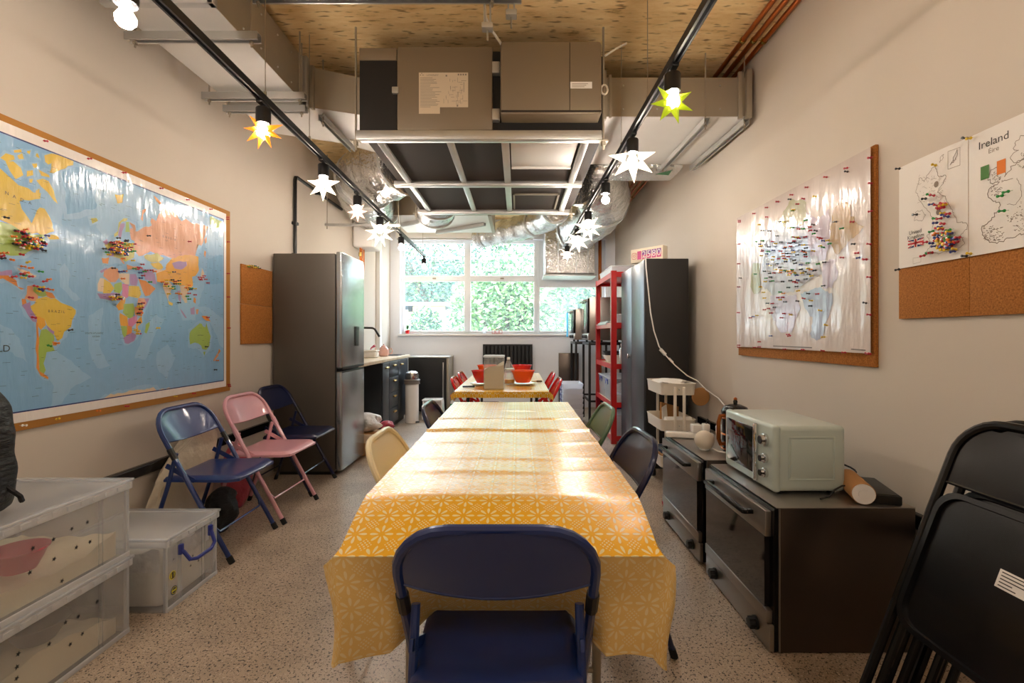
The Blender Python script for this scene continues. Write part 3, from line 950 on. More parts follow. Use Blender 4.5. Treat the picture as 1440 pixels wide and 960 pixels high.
def chair(mt, label, group, loc=(0, 0, 0)):
    o = thing('folding_chair', label, 'folding chair', loc, group)
    X = .222
    # back arch with front legs: same tube, split where the seat pivots
    zs = .677
    rc = .123
    arch = [(X, up_y(.46), .46), (X, up_y(.6), .6)]
    right = arc((X - rc, zs - .01), rc, 0, PI / 2, 6, lambda a, b: (a, up_y(b), b))
    left = [(-x, y, z) for x, y, z in right[::-1]]
    pts = arch + right + left + [(-x, y, z) for x, y, z in arch[::-1]]
    part('back_frame', MB().tube(pts, .0125, 9), mt, o)
    for s in (-1, 1):
        lg = part('leg', MB().tube([(s * X, up_y(.46), .46), (s * X, up_y(.02), .02)], .0125, 9), mt, o)
        part('foot_cap', MB().cyl((s * X, up_y(.0), 0), (s * X, up_y(.035), .035), .0155, n=9), M['rubber'], lg)
        xr = s * (X - .03)
        rl = part('leg', MB().tube([(xr, up_y(.57) - .004, .57), (xr, -.14, .40), (xr, -.262, .02)], .011, 9), mt, o)
        part('foot_cap', MB().cyl((xr, -.268, 0), (xr, -.257, .035), .014, n=9), M['rubber'], rl)
        part('brace', MB().box(xr - .004, xr + .004, -.012, .012, -.085, .085, M=Matrix.Translation((0, -.075, .465)) @ Matrix.Rotation(R(62), 4, 'X')), mt, o)
        part('collar', MB().tube([(s * X, up_y(.60), .60), (s * X, up_y(.545), .545)], .0155, 9), M['black_plastic'] if 'navy' in mt.name else mt, o)
    part('stretcher', MB().tube([(-X, up_y(.20), .20), (-X + .03, up_y(.155), .155), (X - .03, up_y(.155), .155), (X, up_y(.20), .20)], .006, 7), mt, o)
    part('stretcher', MB().tube([(-X + .03, -.23, .12), (X - .03, -.23, .12)], .006, 7), mt, o)

    # back panel: curved sheet following the arch
    def bp(u, v):
        z = .635 + .155 * v
        hw = X - .008
        if z > zs - .01:
            t = min(1, (z - (zs - .01)) / rc)
            hw = X - rc + (rc - .006) * math.sqrt(max(0, 1 - t * t))
        s = (u * 2 - 1)
        y = up_y(z) - .028 * (1 - s * s) * (1 - .55 * v)
        z -= .018 * (1 - s * s) * (1 - v)
        return (s * hw, y, z)
    pb = MB().grid(bp, 18, 8)
    pb.grid(lambda u, v: Vector(bp(u, v)) + Vector((0, -.004, 0)), 18, 8)
    pb.tube([Vector(bp(i / 18, 0)) + Vector((0, -.002, 0)) for i in range(19)], .0045, 6)
    part('backrest', pb, mt, o, ang=50)

    # seat pan: dished sheet with rolled edge
    def seat(u, v):
        s = u * 2 - 1
        hw = .205 - .012 * (1 - v)
        e = max(abs(s) - .9, 0) / .1
        f = max(v - .9, 0) / .1
        b = max(.06 - v, 0) / .06
        cr = max(0, (v - .82) / .18)
        x = s * (hw - .03 * cr * cr * abs(s))
        z = .447 - .006 * (1 - s * s) - .018 * max(e, f, b * .6) ** 2 + .004 * v
        return (x, -.165 + .395 * v, z)
    sp = MB().grid(seat, 20, 16)
    sk = [seat(i / 20, 0) for i in range(21)] + [seat(1, j / 16) for j in range(1, 17)] + [seat(1 - i / 20, 1) for i in range(1, 21)] + [seat(0, 1 - j / 16) for j in range(1, 16)]
    k = len(sk)
    sp.add(sk + [(x, y, .418) for x, y, z in sk], [(i, (i + 1) % k, k + (i + 1) % k, k + i) for i in range(k)])
    sp.poly([(x * .99, y, .42) for x, y, z in sk])
    part('seat', sp, mt, o, ang=50)
    return o


# rz: chair looks along local +Y
GT, GW = 'folding chairs around the long table', 'folding chairs along the left wall'
c = chair(M['navy'], 'navy folding chair in the foreground, back to the viewer at the table end', GT)
c.location = (-.047, 1.20, 0)
clone(c, (-1.72, 2.69, 0), R(-90), 'bright navy folding chair by the left wall behind the white lidded box', GW)
c3 = chair(M['navy_dark'], 'dark navy folding chair by the left wall, next to the fridge', GW)
c3.location = (-1.75, 3.72, 0)
c3.rotation_euler = (0, 0, R(-90))
clone(c3, (.31, 1.93, 0), R(92), 'dark navy folding chair on the right side of the table', GT)
clone(c3, (-.325, 2.80, 0), R(-90), 'dark navy folding chair on the left side of the table, beyond the cream one', GT)
c = chair(M['pink'], 'pink folding chair between two navy ones by the left wall', GW)
c.location = (-1.69, 3.21, 0)
c.rotation_euler = (0, 0, R(-92))
c = chair(M['cream'], 'cream folding chair on the left side of the long table', GT)
c.location = (-.36, 1.94, 0)
c.rotation_euler = (0, 0, R(-90))
c = chair(M['green'], 'sage green folding chair on the right side of the long table', GT)
c.location = (.31, 2.70, 0)
c.rotation_euler = (0, 0, R(90))
c = chair(M['red_chair'], 'red folding chair on the right of the far table, nearer one', 'red chairs at the far table')
c.location = (.185, 4.42, 0)
c.rotation_euler = (0, 0, R(90))
clone(c, (.175, 5.10, 0), R(90), 'red folding chair on the right of the far table, farther one')
clone(c, (-.41, 4.55, 0), R(-90), 'red folding chair on the left of the far table, nearer one')
clone(c, (-.42, 5.14, 0), R(-90), 'red folding chair on the left of the far table, farther one')


def folded_chair(mt, label, group):
    o = thing('folded_chair', label, 'folding chair', (0, 0, 0), group)
    X, L, rc = .225, 1.02, .11
    a = arc((X - rc, L - rc), rc, 0, PI / 2, 7, lambda p, q: (p, 0, q))
    pts = [(X, 0, .46)] + a + [(-x, y, z) for x, y, z in a[::-1]] + [(-X, 0, .46)]
    part('back_frame', MB().tube(pts, .0125, 9), mt, o)
    for s in (-1, 1):
        lg = part('leg', MB().cyl((s * X, 0, .02), (s * X, 0, .46), .0125, n=9), mt, o)
        part('foot_cap', MB().cyl((s * X, 0, 0), (s * X, 0, .035), .0155, n=9), M['rubber'], lg)
        rl = part('leg', MB().cyl((s * (X - .03), .012, .06), (s * (X - .03), .012, .66), .011, n=9), mt, o)
        part('foot_cap', MB().cyl((s * (X - .03), .012, .04), (s * (X - .03), .012, .075), .014, n=9), M['rubber'], rl)
    part('stretcher', MB().cyl((-X, 0, .2), (X, 0, .2), .007, n=7), mt, o)
    part('stretcher', MB().cyl((-X + .03, .012, .13), (X - .03, .012, .13), .007, n=7), mt, o)

    def bp(u, v):
        z = .83 + .17 * v
        hw = X - .008
        if z > L - rc:
            t = min(1, (z - (L - rc)) / rc)
            hw = X - rc + (rc - .006) * math.sqrt(max(0, 1 - t * t))
        s = u * 2 - 1
        return (s * hw, .022 * (1 - s * s) * (1 - .5 * v), z)
    b = MB().grid(bp, 16, 8).grid(lambda u, v: Vector(bp(u, v)) + Vector((0, .004, 0)), 16, 8)
    b.tube([bp(i / 16, 0) for i in range(17)], .005, 6)
    part('backrest', b, mt, o, ang=50)
    # seat pan folded up between the uprights, its underside outward
    rs = []
    for sx_, sz_, a0 in ((1, 1, 0), (-1, 1, PI / 2), (-1, -1, PI), (1, -1, 1.5 * PI)):
        for i in range(6):
            t = a0 + PI / 2 * i / 5
            rs.append((sx_ * (.205 - .06) + .06 * math.cos(t), 0, .61 + sz_ * (.20 - .06) + .06 * math.sin(t)))
    k = len(rs)
    st = MB()
    st.add([(x, -.018, z) for x, y, z in rs] + [(x * .93, -.018, .61 + (z - .61) * .93) for x, y, z in rs] + [(x * .92, -.008, .61 + (z - .61) * .92) for x, y, z in rs] + [(x, .006, z) for x, y, z in rs],
           [(i, (i + 1) % k, k + (i + 1) % k, k + i) for i in range(k)] + [(k + i, k + (i + 1) % k, 2 * k + (i + 1) % k, 2 * k + i) for i in range(k)]
           + [(i, (i + 1) % k, 3 * k + (i + 1) % k, 3 * k + i) for i in range(k)] + [tuple(range(2 * k, 3 * k)), tuple(range(3 * k, 4 * k))])
    part('seat', st, mt, o, ang=30)
    return o


fc = folded_chair(M['black_gloss'], 'black folded chair at the front of the leaning stack, white sticker on its seat', 'black folded chairs leaning on the right wall')
stk = MB().box(0, .11, -.0095, -.0085, .63, .674)
so = part('sticker', stk, M['paper'], fc, 'white printed sticker', smooth=False)
pr = MB()
for i in range(5):
    pr.box(.007, .007 + (.09, .055, .055, .03, .04)[i], -.0105, -.01, .667 - i * .008, .6695 - i * .008)
part('print', pr, M['ink'], so, smooth=False)
lean = R(-21)
fc2 = None
pos = [(.93, 1.13), (1.0, 1.14), (1.07, 1.13), (1.14, 1.14)]
labs = [None, 'black folded chair leaning second in the stack, behind the one with the sticker', 'black folded chair leaning third in the stack, near the wall', 'black folded chair leaning last in the stack, against the wall']
proto2 = folded_chair(M['black_gloss'], labs[1], 'black folded chairs leaning on the right wall')
for i, (x, y) in enumerate(pos):
    q = fc if i == 0 else (proto2 if i == 1 else clone(proto2, (0, 0, 0), 0, labs[i]))
    q.rotation_mode = 'XYZ'
    q.rotation_euler = (lean, 0, R(-90))
    q.location = (x, y, .006)

# ================================================================== TABLES AND CLOTHS
def table(label, x0, x1, y0, y1, z, legm, group):
    o = thing('folding_table', label, 'table', ((x0 + x1) / 2, (y0 + y1) / 2, 0), group)
    part('tabletop', MB().box(x0, x1, y0, y1, z - .04, z, .012), M['trolley'], o)
    for ye in (y0 + .12, y1 - .12):
        for xs in (x0 + .09, x1 - .09):
            part('leg', MB().cyl((xs, ye, 0), (xs, ye, z - .04), .014, n=10), legm, o)
        part('crossbar', MB().cyl((x0 + .09, ye, .16), (x1 - .09, ye, .16), .009, n=8), legm, o)
    return o


table('long folding table under the yellow cloth in the middle of the room', -.425, .335, 1.34, 3.175, .738, M['galv_dull'], 'folding tables')
table('far folding table under a yellow cloth, set with bowls', -.51, .25, 3.86, 5.62, .738, M['black_metal'], 'folding tables')


def cloth_mat(name, base, fig, rough, wash=0.0):
    m = bpy.data.materials.new(name)
    m.use_nodes = True
    nt = m.node_tree
    b = nt.nodes['Principled BSDF']
    L = nt.links.new
    uv = nt.nodes.new('ShaderNodeUVMap')
    uv.uv_map = 'UVMap'

    def mth(op, a, bb=None, c=None):
        n = nt.nodes.new('ShaderNodeMath')
        n.operation = op
        for i, v in enumerate((a, bb, c)):
            if v is None:
                continue
            if isinstance(v, (int, float)):
                n.inputs[i].default_value = v
            else:
                L(v, n.inputs[i])
        return n.outputs[0]
    sx = nt.nodes.new('ShaderNodeSeparateXYZ')
    L(uv.outputs[0], sx.inputs[0])
    S = 1 / .066

    def cell(off):
        fx = mth('SUBTRACT', mth('FRACT', mth('ADD', mth('MULTIPLY', sx.outputs[0], S), off)), .5)
        fy = mth('SUBTRACT', mth('FRACT', mth('ADD', mth('MULTIPLY', sx.outputs[1], S), off)), .5)
        return fx, fy
    fx, fy = cell(0)
    r = mth('SQRT', mth('ADD', mth('MULTIPLY', fx, fx), mth('MULTIPLY', fy, fy)))
    an = mth('ARCTAN2', fy, fx)
    q8 = mth('MULTIPLY', mth('SUBTRACT', mth('FRACT', mth('ADD', mth('DIVIDE', an, PI / 4), .5)), .5), PI / 4)
    ds = mth('DIVIDE', mth('MULTIPLY', r, mth('SINE', q8)), mth('MULTIPLY_ADD', r, .12, .016))
    dl = mth('DIVIDE', mth('SUBTRACT', r, .285), .16)
    p1 = mth('LESS_THAN', mth('ADD', mth('MULTIPLY', ds, ds), mth('MULTIPLY', dl, dl)), 1.0)
    gx, gy = cell(.5)
    # dots in the corner diamonds
    hx = mth('SUBTRACT', mth('FRACT', mth('MULTIPLY', mth('ADD', gx, gy), 6)), .5)
    hy = mth('SUBTRACT', mth('FRACT', mth('MULTIPLY', mth('SUBTRACT', gx, gy), 6)), .5)
    hr = mth('ADD', mth('MULTIPLY', hx, hx), mth('MULTIPLY', hy, hy))
    dia = mth('LESS_THAN', mth('ADD', mth('ABSOLUTE', gx), mth('ABSOLUTE', gy)), .27)
    p2 = mth('MULTIPLY', dia, mth('LESS_THAN', hr, .09))
    fac = mth('MAXIMUM', p1, p2)
    mx = nt.nodes.new('ShaderNodeMix')
    mx.data_type = 'RGBA'
    mx.inputs['A'].default_value = hexc(base)
    mx.inputs['B'].default_value = hexc(fig)
    L(fac, mx.inputs['Factor'])
    L(mx.outputs['Result'], b.inputs['Base Color'])
    b.inputs['Roughness'].default_value = rough
    _set(b, 'Specular IOR Level', .3)
    _set(b, 'Coat Weight', .75 if rough < .5 else 0)
    _set(b, 'Coat Roughness', .22)
    n = nt.nodes.new('ShaderNodeTexNoise')
    n.inputs['Scale'].default_value = 7
    n.inputs['Detail'].default_value = 4
    n.inputs['Distortion'].default_value = 1.2
    mp = nt.nodes.new('ShaderNodeMapping')
    mp.inputs['Scale'].default_value = (1, 3.2, 1)
    L(uv.outputs[0], mp.inputs[0])
    L(mp.outputs[0], n.inputs['Vector'])
    bp = nt.nodes.new('ShaderNodeBump')
    bp.inputs['Strength'].default_value = .25
    bp.inputs['Distance'].default_value = .005
    L(n.outputs['Fac'], bp.inputs['Height'])
    L(bp.outputs[0], b.inputs['Normal'])
    L(bp.outputs[0], b.inputs['Coat Normal'])
    return m


M['cloth'] = cloth_mat('yellow_daisy_oilcloth', '#f0b400', '#f7e7b0', .34)
M['cloth_back'] = cloth_mat('pale_cloth_reverse', '#efcb80', '#f4dfae', .7)


def cloth(name, label, cx, hw, yn, yf, z, side, z1, z2, folds, zone=.21, inner=.26):
    """oilcloth: flat top, side drops, and at the near end a stiff sloping lip that then hangs down"""
    Lt = yf - yn
    Vt = Lt + z1 + z2
    us = sorted(set([round(-hw - side + i * (2 * (hw + side)) / 64, 4) for i in range(65)] + [-hw, hw]))
    vs_ = [i * Lt / 110 for i in range(111)] + [Lt + z1 * (i + 1) / 8 for i in range(8)] + [Lt + z1 + z2 * (i + 1) / 14 for i in range(14)]
    rn = random.Random(11)
    ph = [rn.uniform(0, 6) for _ in range(8)]

    def pos(u, v):
        a = abs(u)
        s = 1 if u > 0 else -1
        over = max(0, a - hw)
        fo = max(0, v - Lt)
        w = min(1, fo / z1)
        x = cx + s * (min(a, hw) + over * (.1 + .20 * w))
        y = yf - min(v, Lt)
        zz = z
        for (fv, amp, wd) in folds:
            zz += amp * math.exp(-((v - fv - .01 * math.sin(u * 9)) / wd) ** 2)
        if fo == 0 and over == 0:
            zz += .0004 * math.sin(v * 23 + ph[0] + 2 * math.sin(u * 6 + ph[1])) + .0003 * math.sin(v * 41 + u * 11 + ph[2])
        k = 1 if inner <= 0 else min(1, max(0, (a - inner * .7) / (inner * .35)))
        if fo > 0:
            f1 = min(fo, z1)
            y -= .95 * f1
            zz -= .20 * f1 + .55 * f1 * f1
            f2 = max(0, fo - z1)
            if f2 > 0:
                y += f2 * (.62 * (1 - k) + .10 * k) + .02 * k * math.sin(u * 21 + 1) * min(1, f2 / .1)
                zz -= f2 * (.84 * (1 - k) + .98 * k)
                x += .010 * k * math.sin(f2 * 16 + s)
        drop = over * (1 * (1 - w) + .30 * w)
        zz -= drop
        y += over * .25 * w
        return (x, y, zz)
    vv = [pos(u, v) for v in vs_ for u in us]
    nu = len(us)
    mb = MB()
    fs, uvl = [], []
    mi = []
    for j in range(len(vs_) - 1):
        for i in range(nu - 1):
            fs.append((j * nu + i, j * nu + i + 1, (j + 1) * nu + i + 1, (j + 1) * nu + i))
            mi.append(1 if vs_[j] >= Lt + z1 - 1e-6 and zone > 0 else 0)
    mb.add(vv, fs)
    mb.m = mi
    o = solo(name, mb, [M['cloth'], M['cloth_back']], label, 'tablecloth', 'yellow tablecloths', origin=(cx, (yn + yf) / 2, z - .3), ang=60)
    me = o.data
    uvm = me.uv_layers.new(name='UVMap')
    flat = [(u, v) for v in vs_ for u in us]
    for lp_ in me.loops:
        uvm.data[lp_.index].uv = flat[lp_.vertex_index]
    return o


cloth('tablecloth', 'glossy yellow daisy patterned cloth over the long table', -.045, .385, 1.331, 3.185, .746, .125, .225, .27,
      [(.95, .010, .018), (.63, .006, .014), (1.2, .003, .02), (1.45, .003, .02), (.35, .002, .02), (1.62, .003, .02)])
cloth('tablecloth', 'yellow patterned cloth over the far table with the bowls', -.13, .385, 3.85, 5.63, .746, .09, .035, .05, [], zone=0, inner=0)
# ================================================================== WALL MAPS
XM = XL + .012          # face of the world map


def lw(px, py, off=0.0):
    x = XM + off
    Y = -x * F / (CX - px)
    return Vector((x, Y, CH - (py - CY) * Y / F))


def rw(px, py, x):
    Y = x * F / (px - CX)
    return Vector((x, Y, CH - (py - CY) * Y / F))


def zA(x, y): return x / 4, 160 + y / 4
def zB(x, y): return 140 + x / 5.333, 220 + y / 5.333
def zC(x, y): return x / 4, 370 + y / 4
def zD(x, y): return 140 + x / 4.174, 370 + y / 4.174


def mapcol(n, c, k=1.0):
    return mat(n, c, .3, coat=.7, bump=(3.5, .5, .012, (1, 5, 1.2)), vary=(30, .06))


MAPC = ['ocean', 'shelf', 'yellow', 'grn', 'org', 'salmon', 'purple', 'pinkc', 'gold', 'olive', 'tan', 'white', 'line', 'ink', 'deep']
MAPM = [mapcol('map_ocean_blue', '#82b2d8'), mapcol('map_shelf_pale', '#93bddd'), mapcol('map_yellow', '#d9b93c'), mapcol('map_green', '#9dba55'),
        mapcol('map_orange', '#d98a3a'), mapcol('map_salmon', '#d99a6e'), mapcol('map_purple', '#a686b4'), mapcol('map_pink', '#cf7fa4'),
        mapcol('map_gold', '#e0a32c'), mapcol('map_olive', '#b3b04e'), mapcol('map_tan', '#ddc7a8'), mapcol('map_white_margin', '#ece6e0'),
        mapcol('map_border_blue', '#26306e'), mapcol('map_ink', '#23282e'), mapcol('map_deep_blue', '#74a9d2')]
Y_FAR = lw(318, 400).y
wm = thing('world_map', 'large glossy political world map pinned to a cork board on the left wall', 'wall map', (XL + .005, 2.5, .8))
zt, zb = lw(318, 306).z, lw(318, 543).z
zt = 2.075
yb0, yb1 = 1.46, lw(324, 400).y
board = MB().box(XL + .001, XL + .010, yb0, yb1, zb - .035, zt + .03, .001)
part('cork_board', board, M['cork_edge'], wm, 'orange brown cork edge')
mp_ = MB()


def layer(pts, col, k):
    mp_.mi = MAPC.index(col)
    mp_.poly([lw(*p, .0004 * k) for p in pts])


# sheet, margin, printed frame
mp_.mi = MAPC.index('white')
mp_.box(XL + .010, XM, yb0 + .03, Y_FAR, zb, zt)
m_ = .036
y0m, y1m, z0m, z1m = yb0 + .06, Y_FAR - .033, zb + .048, zt - .05
mp_.mi = MAPC.index('line')
mp_.poly([(XM + .0003, y0m - .006, z0m - .006), (XM + .0003, y1m + .006, z0m - .006), (XM + .0003, y1m + .006, z1m + .006), (XM + .0003, y0m - .006, z1m + .006)])
mp_.mi = 0
mp_.poly([(XM + .0006, y0m, z0m), (XM + .0006, y1m, z0m), (XM + .0006, y1m, z1m), (XM + .0006, y0m, z1m)])


LAY = [0]


def clampm(p, k):
    x = XM + .0009 + .00018 * k + LAY[0] * 2e-6
    return (x, min(max(p.y, y0m), y1m), min(max(p.z, z0m), z1m))


rng = random.Random(5)


def land(z, pts, col, k=4, halo=0.0, jag=.006):
    LAY[0] += 1
    w = [lw(*z(*p)) for p in pts]
    # subdivide with small irregularities so coasts look drawn
    out = []
    n = len(w)
    for i in range(n):
        a, b = w[i], w[(i + 1) % n]
        st = max(1, int((b - a).length / .022))
        for j in range(st):
            q = a.lerp(b, j / st)
            if jag:
                q = q + Vector((0, rng.uniform(-jag, jag), rng.uniform(-jag, jag)))
            out.append(q)
    if halo:
        c = sum(w, Vector()) / n
        mp_.mi = MAPC.index('shelf')
        hp = []
        for q in out:
            d = (q - c)
            hp.append(clampm(q + d.normalized() * halo, 1 if k > 2 else 0))
        mp_.poly(hp)
    mp_.mi = MAPC.index(col)
    mp_.poly([clampm(q, k) for q in out])


# deep sea tint patches and shallow shelves
land(zA, [(340, 330), (420, 300), (530, 310), (540, 540), (470, 545), (380, 560), (365, 440)], 'deep', 2, .03)
land(zA, [(220, 300), (330, 330), (360, 440), (350, 640), (290, 600), (230, 520), (200, 380)], 'shelf', 0, 0)
land(zA, [(560, 480), (640, 420), (720, 440), (720, 640), (600, 700), (540, 640)], 'shelf', 0, 0)
land(zB, [(60, 270), (200, 220), (400, 260), (500, 300), (420, 480), (300, 520), (210, 450), (100, 430)], 'shelf', 0, 0)
land(zB, [(600, 400), (930, 490), (930, 740), (820, 740), (780, 640), (800, 540), (690, 480)], 'shelf', 0, 0)
land(zB, [(805, 770), (920, 740), (925, 955), (800, 955)], 'deep', 1, 0)
land(zC, [(360, 0), (400, 60), (380, 130), (450, 200), (420, 210), (340, 130), (340, 40)], 'shelf', 0, 0)
land(zC, [(500, 300), (580, 250), (560, 480), (620, 580), (540, 590), (500, 480)], 'shelf', 0, 0)
land(zC, [(290, 470), (420, 570), (510, 640), (400, 700), (350, 780), (280, 820), (300, 700), (255, 620)], 'shelf', 0, 0)
land(zC, [(0, 330), (110, 420), (150, 560), (60, 500), (0, 480)], 'shelf', 0, 0)
land(zD, [(330, 540), (400, 470), (440, 560), (390, 680), (340, 620)], 'shelf', 0, 0)
land(zD, [(250, 430), (290, 350), (330, 300), (380, 330), (330, 400), (270, 560), (200, 560)], 'shelf', 0, 0)
land(zD, [(560, 250), (640, 260), (730, 330), (730, 500), (700, 480), (670, 380)], 'shelf', 0, 0)
# Americas
land(zA, [(-900, 60), (-420, 190), (-200, 240), (0, 300), (30, 340), (70, 370), (110, 400), (185, 435), (230, 450), (225, 480), (160, 480), (110, 500), (115, 540), (150, 580), (172, 620), (200, 580), (215, 520), (250, 530), (280, 580), (300, 640), (310, 660), (240, 680), (130, 665), (60, 620), (0, 600), (-200, 590), (-420, 560), (-700, 480)], 'yellow', 4, 0)
for pl in ([(0, 250), (30, 220), (70, 230), (80, 260), (40, 270)], [(75, 205), (120, 200), (125, 215), (80, 215)], [(90, 230), (125, 225), (130, 250), (100, 255)],
           [(30, 270), (75, 265), (110, 300), (125, 340), (90, 365), (50, 320)], [(252, 230), (290, 220), (300, 260), (270, 282), (250, 270)],
           [(295, 220), (350, 230), (412, 260), (405, 290), (340, 310), (300, 330), (275, 330), (290, 280)],
           [(205, 370), (240, 360), (272, 380), (300, 430), (322, 505), (300, 492), (270, 440), (230, 410)], [(145, 320), (180, 315), (182, 347), (150, 350)],
           [(180, 280), (202, 275), (205, 300), (185, 300)], [(200, 220), (215, 225), (217, 250), (203, 245)], [(215, 315), (270, 340), (280, 357), (235, 345)],
           [(160, 365), (180, 360), (180, 385), (160, 388)], [(195, 430), (225, 420), (222, 448), (198, 450)], [(260, 680), (325, 685), (330, 700), (270, 705)], [(150, 207), (170, 210), (165, 225), (150, 222)]):
    land(zA, pl, 'yellow', 4, .012, .004)
land(zA, [(645, 455), (690, 450), (690, 495), (655, 502)], 'yellow', 4, .01, .006)
land(zA, [(510, 592), (540, 585), (552, 605), (520, 617)], 'olive', 4, .02, .005)
land(zA, [(-700, 480), (-420, 560), (0, 600), (60, 620), (130, 665), (240, 680), (250, 720), (190, 760), (120, 790), (60, 790), (0, 790), (-200, 770), (-600, 700)], 'grn', 5, .02)
land(zA, [(-500, 730), (-200, 770), (-60, 790), (-20, 880), (40, 900), (60, 920), (-20, 930), (-150, 870), (-330, 790)], 'org', 4, .02)
land(zA, [(0, 885), (70, 880), (60, 905), (0, 912)], 'purple', 5)
land(zC, [(20, 62), (60, 70), (95, 95), (105, 125), (135, 150), (110, 145), (60, 100), (0, 75)], 'org', 4, .012)
for pl in ([(90, 25), (140, 40), (180, 62), (170, 67), (110, 45)], [(172, 65), (207, 70), (200, 80), (175, 78)]):
    land(zC, pl, 'tan', 4, .015, .003)
SA = [([(150, 130), (185, 125), (185, 150), (215, 180), (210, 215), (170, 215), (135, 200), (145, 170)], 'salmon'),
      ([(185, 130), (215, 125), (250, 140), (260, 180), (240, 190), (215, 185), (185, 155)], 'grn'),
      ([(255, 160), (290, 165), (310, 195), (285, 200), (262, 185)], 'org'), ([(120, 200), (145, 205), (150, 225), (125, 235)], 'org'),
      ([(122, 235), (150, 225), (170, 215), (175, 260), (205, 290), (205, 330), (185, 325), (150, 290)], 'purple'),
      ([(200, 200), (240, 190), (262, 185), (285, 200), (310, 195), (340, 225), (400, 245), (425, 265), (425, 280), (405, 320), (400, 355), (360, 385), (345, 420), (320, 440), (305, 405), (285, 370), (260, 350), (250, 320), (205, 300), (175, 260), (172, 240), (195, 225)], 'yellow'),
      ([(205, 295), (250, 315), (258, 350), (230, 375), (212, 360), (205, 330)], 'gold'), ([(258, 350), (285, 370), (305, 385), (300, 405), (275, 385)], 'purple'),
      ([(230, 375), (260, 370), (300, 405), (305, 430), (290, 455), (305, 490), (260, 500), (255, 530), (240, 560), (255, 600), (245, 625), (220, 610), (215, 520), (215, 430)], 'grn'),
      ([(290, 440), (318, 445), (315, 465), (295, 460)], 'org'),
      ([(202, 330), (212, 340), (215, 430), (215, 520), (220, 610), (270, 640), (265, 652), (225, 635), (205, 590), (200, 480)], 'org')]
land(zC, [(145, 120), (250, 125), (345, 215), (435, 260), (435, 290), (415, 330), (405, 370), (350, 430), (325, 470), (310, 510), (280, 580), (290, 640), (265, 665), (215, 640), (190, 590), (190, 480), (195, 340), (140, 300), (110, 230)], 'shelf', 2, 0)
for pl, c_ in SA:
    land(zC, pl, c_, 5, 0, .0025)
# Antarctica
land(zC, [(570, 775), (620, 760), (720, 730), (720, 776), (640, 790)], 'tan', 4, .03)
land(zD, [(0, 805), (60, 772), (200, 745), (310, 730), (330, 750), (400, 730), (500, 740), (470, 757), (310, 778), (100, 808), (0, 826)], 'tan', 4, .03)
# Europe, Asia
EA = [([(110, 600), (105, 575), (130, 555), (145, 500), (180, 460), (210, 470), (200, 490), (160, 490), (145, 540), (130, 590)], 'olive'),
      ([(140, 590), (140, 550), (155, 500), (185, 495), (190, 520), (170, 560), (165, 600), (150, 625)], 'purple'),
      ([(195, 490), (215, 490), (222, 560), (195, 570), (190, 540)], 'grn'),
      ([(215, 490), (260, 515), (270, 540), (250, 545), (230, 530), (225, 570), (235, 620), (255, 640), (260, 700), (290, 745), (320, 745), (380, 710), (430, 730), (560, 770), (640, 740), (715, 745), (722, 700), (740, 660), (720, 650), (760, 670), (775, 640), (800, 560), (810, 530), (770, 510), (690, 500), (640, 470), (610, 480), (540, 400), (480, 385), (440, 430), (420, 480), (390, 460), (380, 490), (390, 520), (320, 530), (285, 560), (260, 560)], 'salmon'),
      ([(320, 400), (350, 385), (340, 410), (322, 440), (320, 485), (308, 470)], 'salmon'), ([(400, 290), (430, 310), (460, 350), (450, 357), (420, 330)], 'org'),
      ([(785, 625), (800, 600), (800, 640), (788, 655)], 'salmon'), ([(785, 700), (798, 720), (792, 762), (782, 730)], 'org'),
      ([(330, 742), (430, 725), (480, 762), (440, 792), (390, 792), (345, 775)], 'olive'),
      ([(490, 830), (530, 770), (640, 735), (715, 742), (740, 750), (738, 800), (720, 850), (690, 870), (690, 900), (670, 958), (560, 960), (500, 920)], 'gold'),
      ([(540, 800), (580, 790), (650, 785), (650, 820), (610, 850), (560, 835)], 'purple'),
      ([(380, 800), (440, 790), (475, 830), (450, 852), (400, 832)], 'yellow'), ([(395, 840), (450, 850), (490, 850), (490, 905), (440, 900)], 'tan'),
      ([(200, 810), (300, 830), (300, 850), (210, 847)], 'salmon'), ([(310, 840), (400, 870), (420, 922), (340, 922)], 'purple'),
      ([(30, 660), (110, 640), (200, 640), (250, 660), (265, 720), (250, 760), (190, 790), (150, 770), (90, 750), (60, 700)], 'olive'),
      ([(60, 690), (110, 690), (100, 750), (65, 745)], 'purple'), ([(110, 660), (150, 660), (150, 720), (112, 715)], 'gold'),
      ([(10, 760), (72, 755), (65, 800), (15, 800)], 'org'), ([(20, 640), (50, 620), (62, 650), (40, 667)], 'purple'), ([(150, 770), (165, 765), (185, 800), (175, 805)], 'salmon'),
      ([(825, 445), (925, 490), (928, 540), (860, 530), (830, 510)], 'grn')]
land(zB, [(20, 640), (100, 600), (120, 540), (180, 450), (270, 500), (280, 545), (380, 480), (440, 400), (620, 455), (820, 520), (800, 640), (740, 700), (740, 860), (690, 950), (400, 950), (260, 760), (150, 800), (10, 815)], 'shelf', 2, 0)
for pl, c_ in EA:
    land(zB, pl, c_, 5, 0, .004)
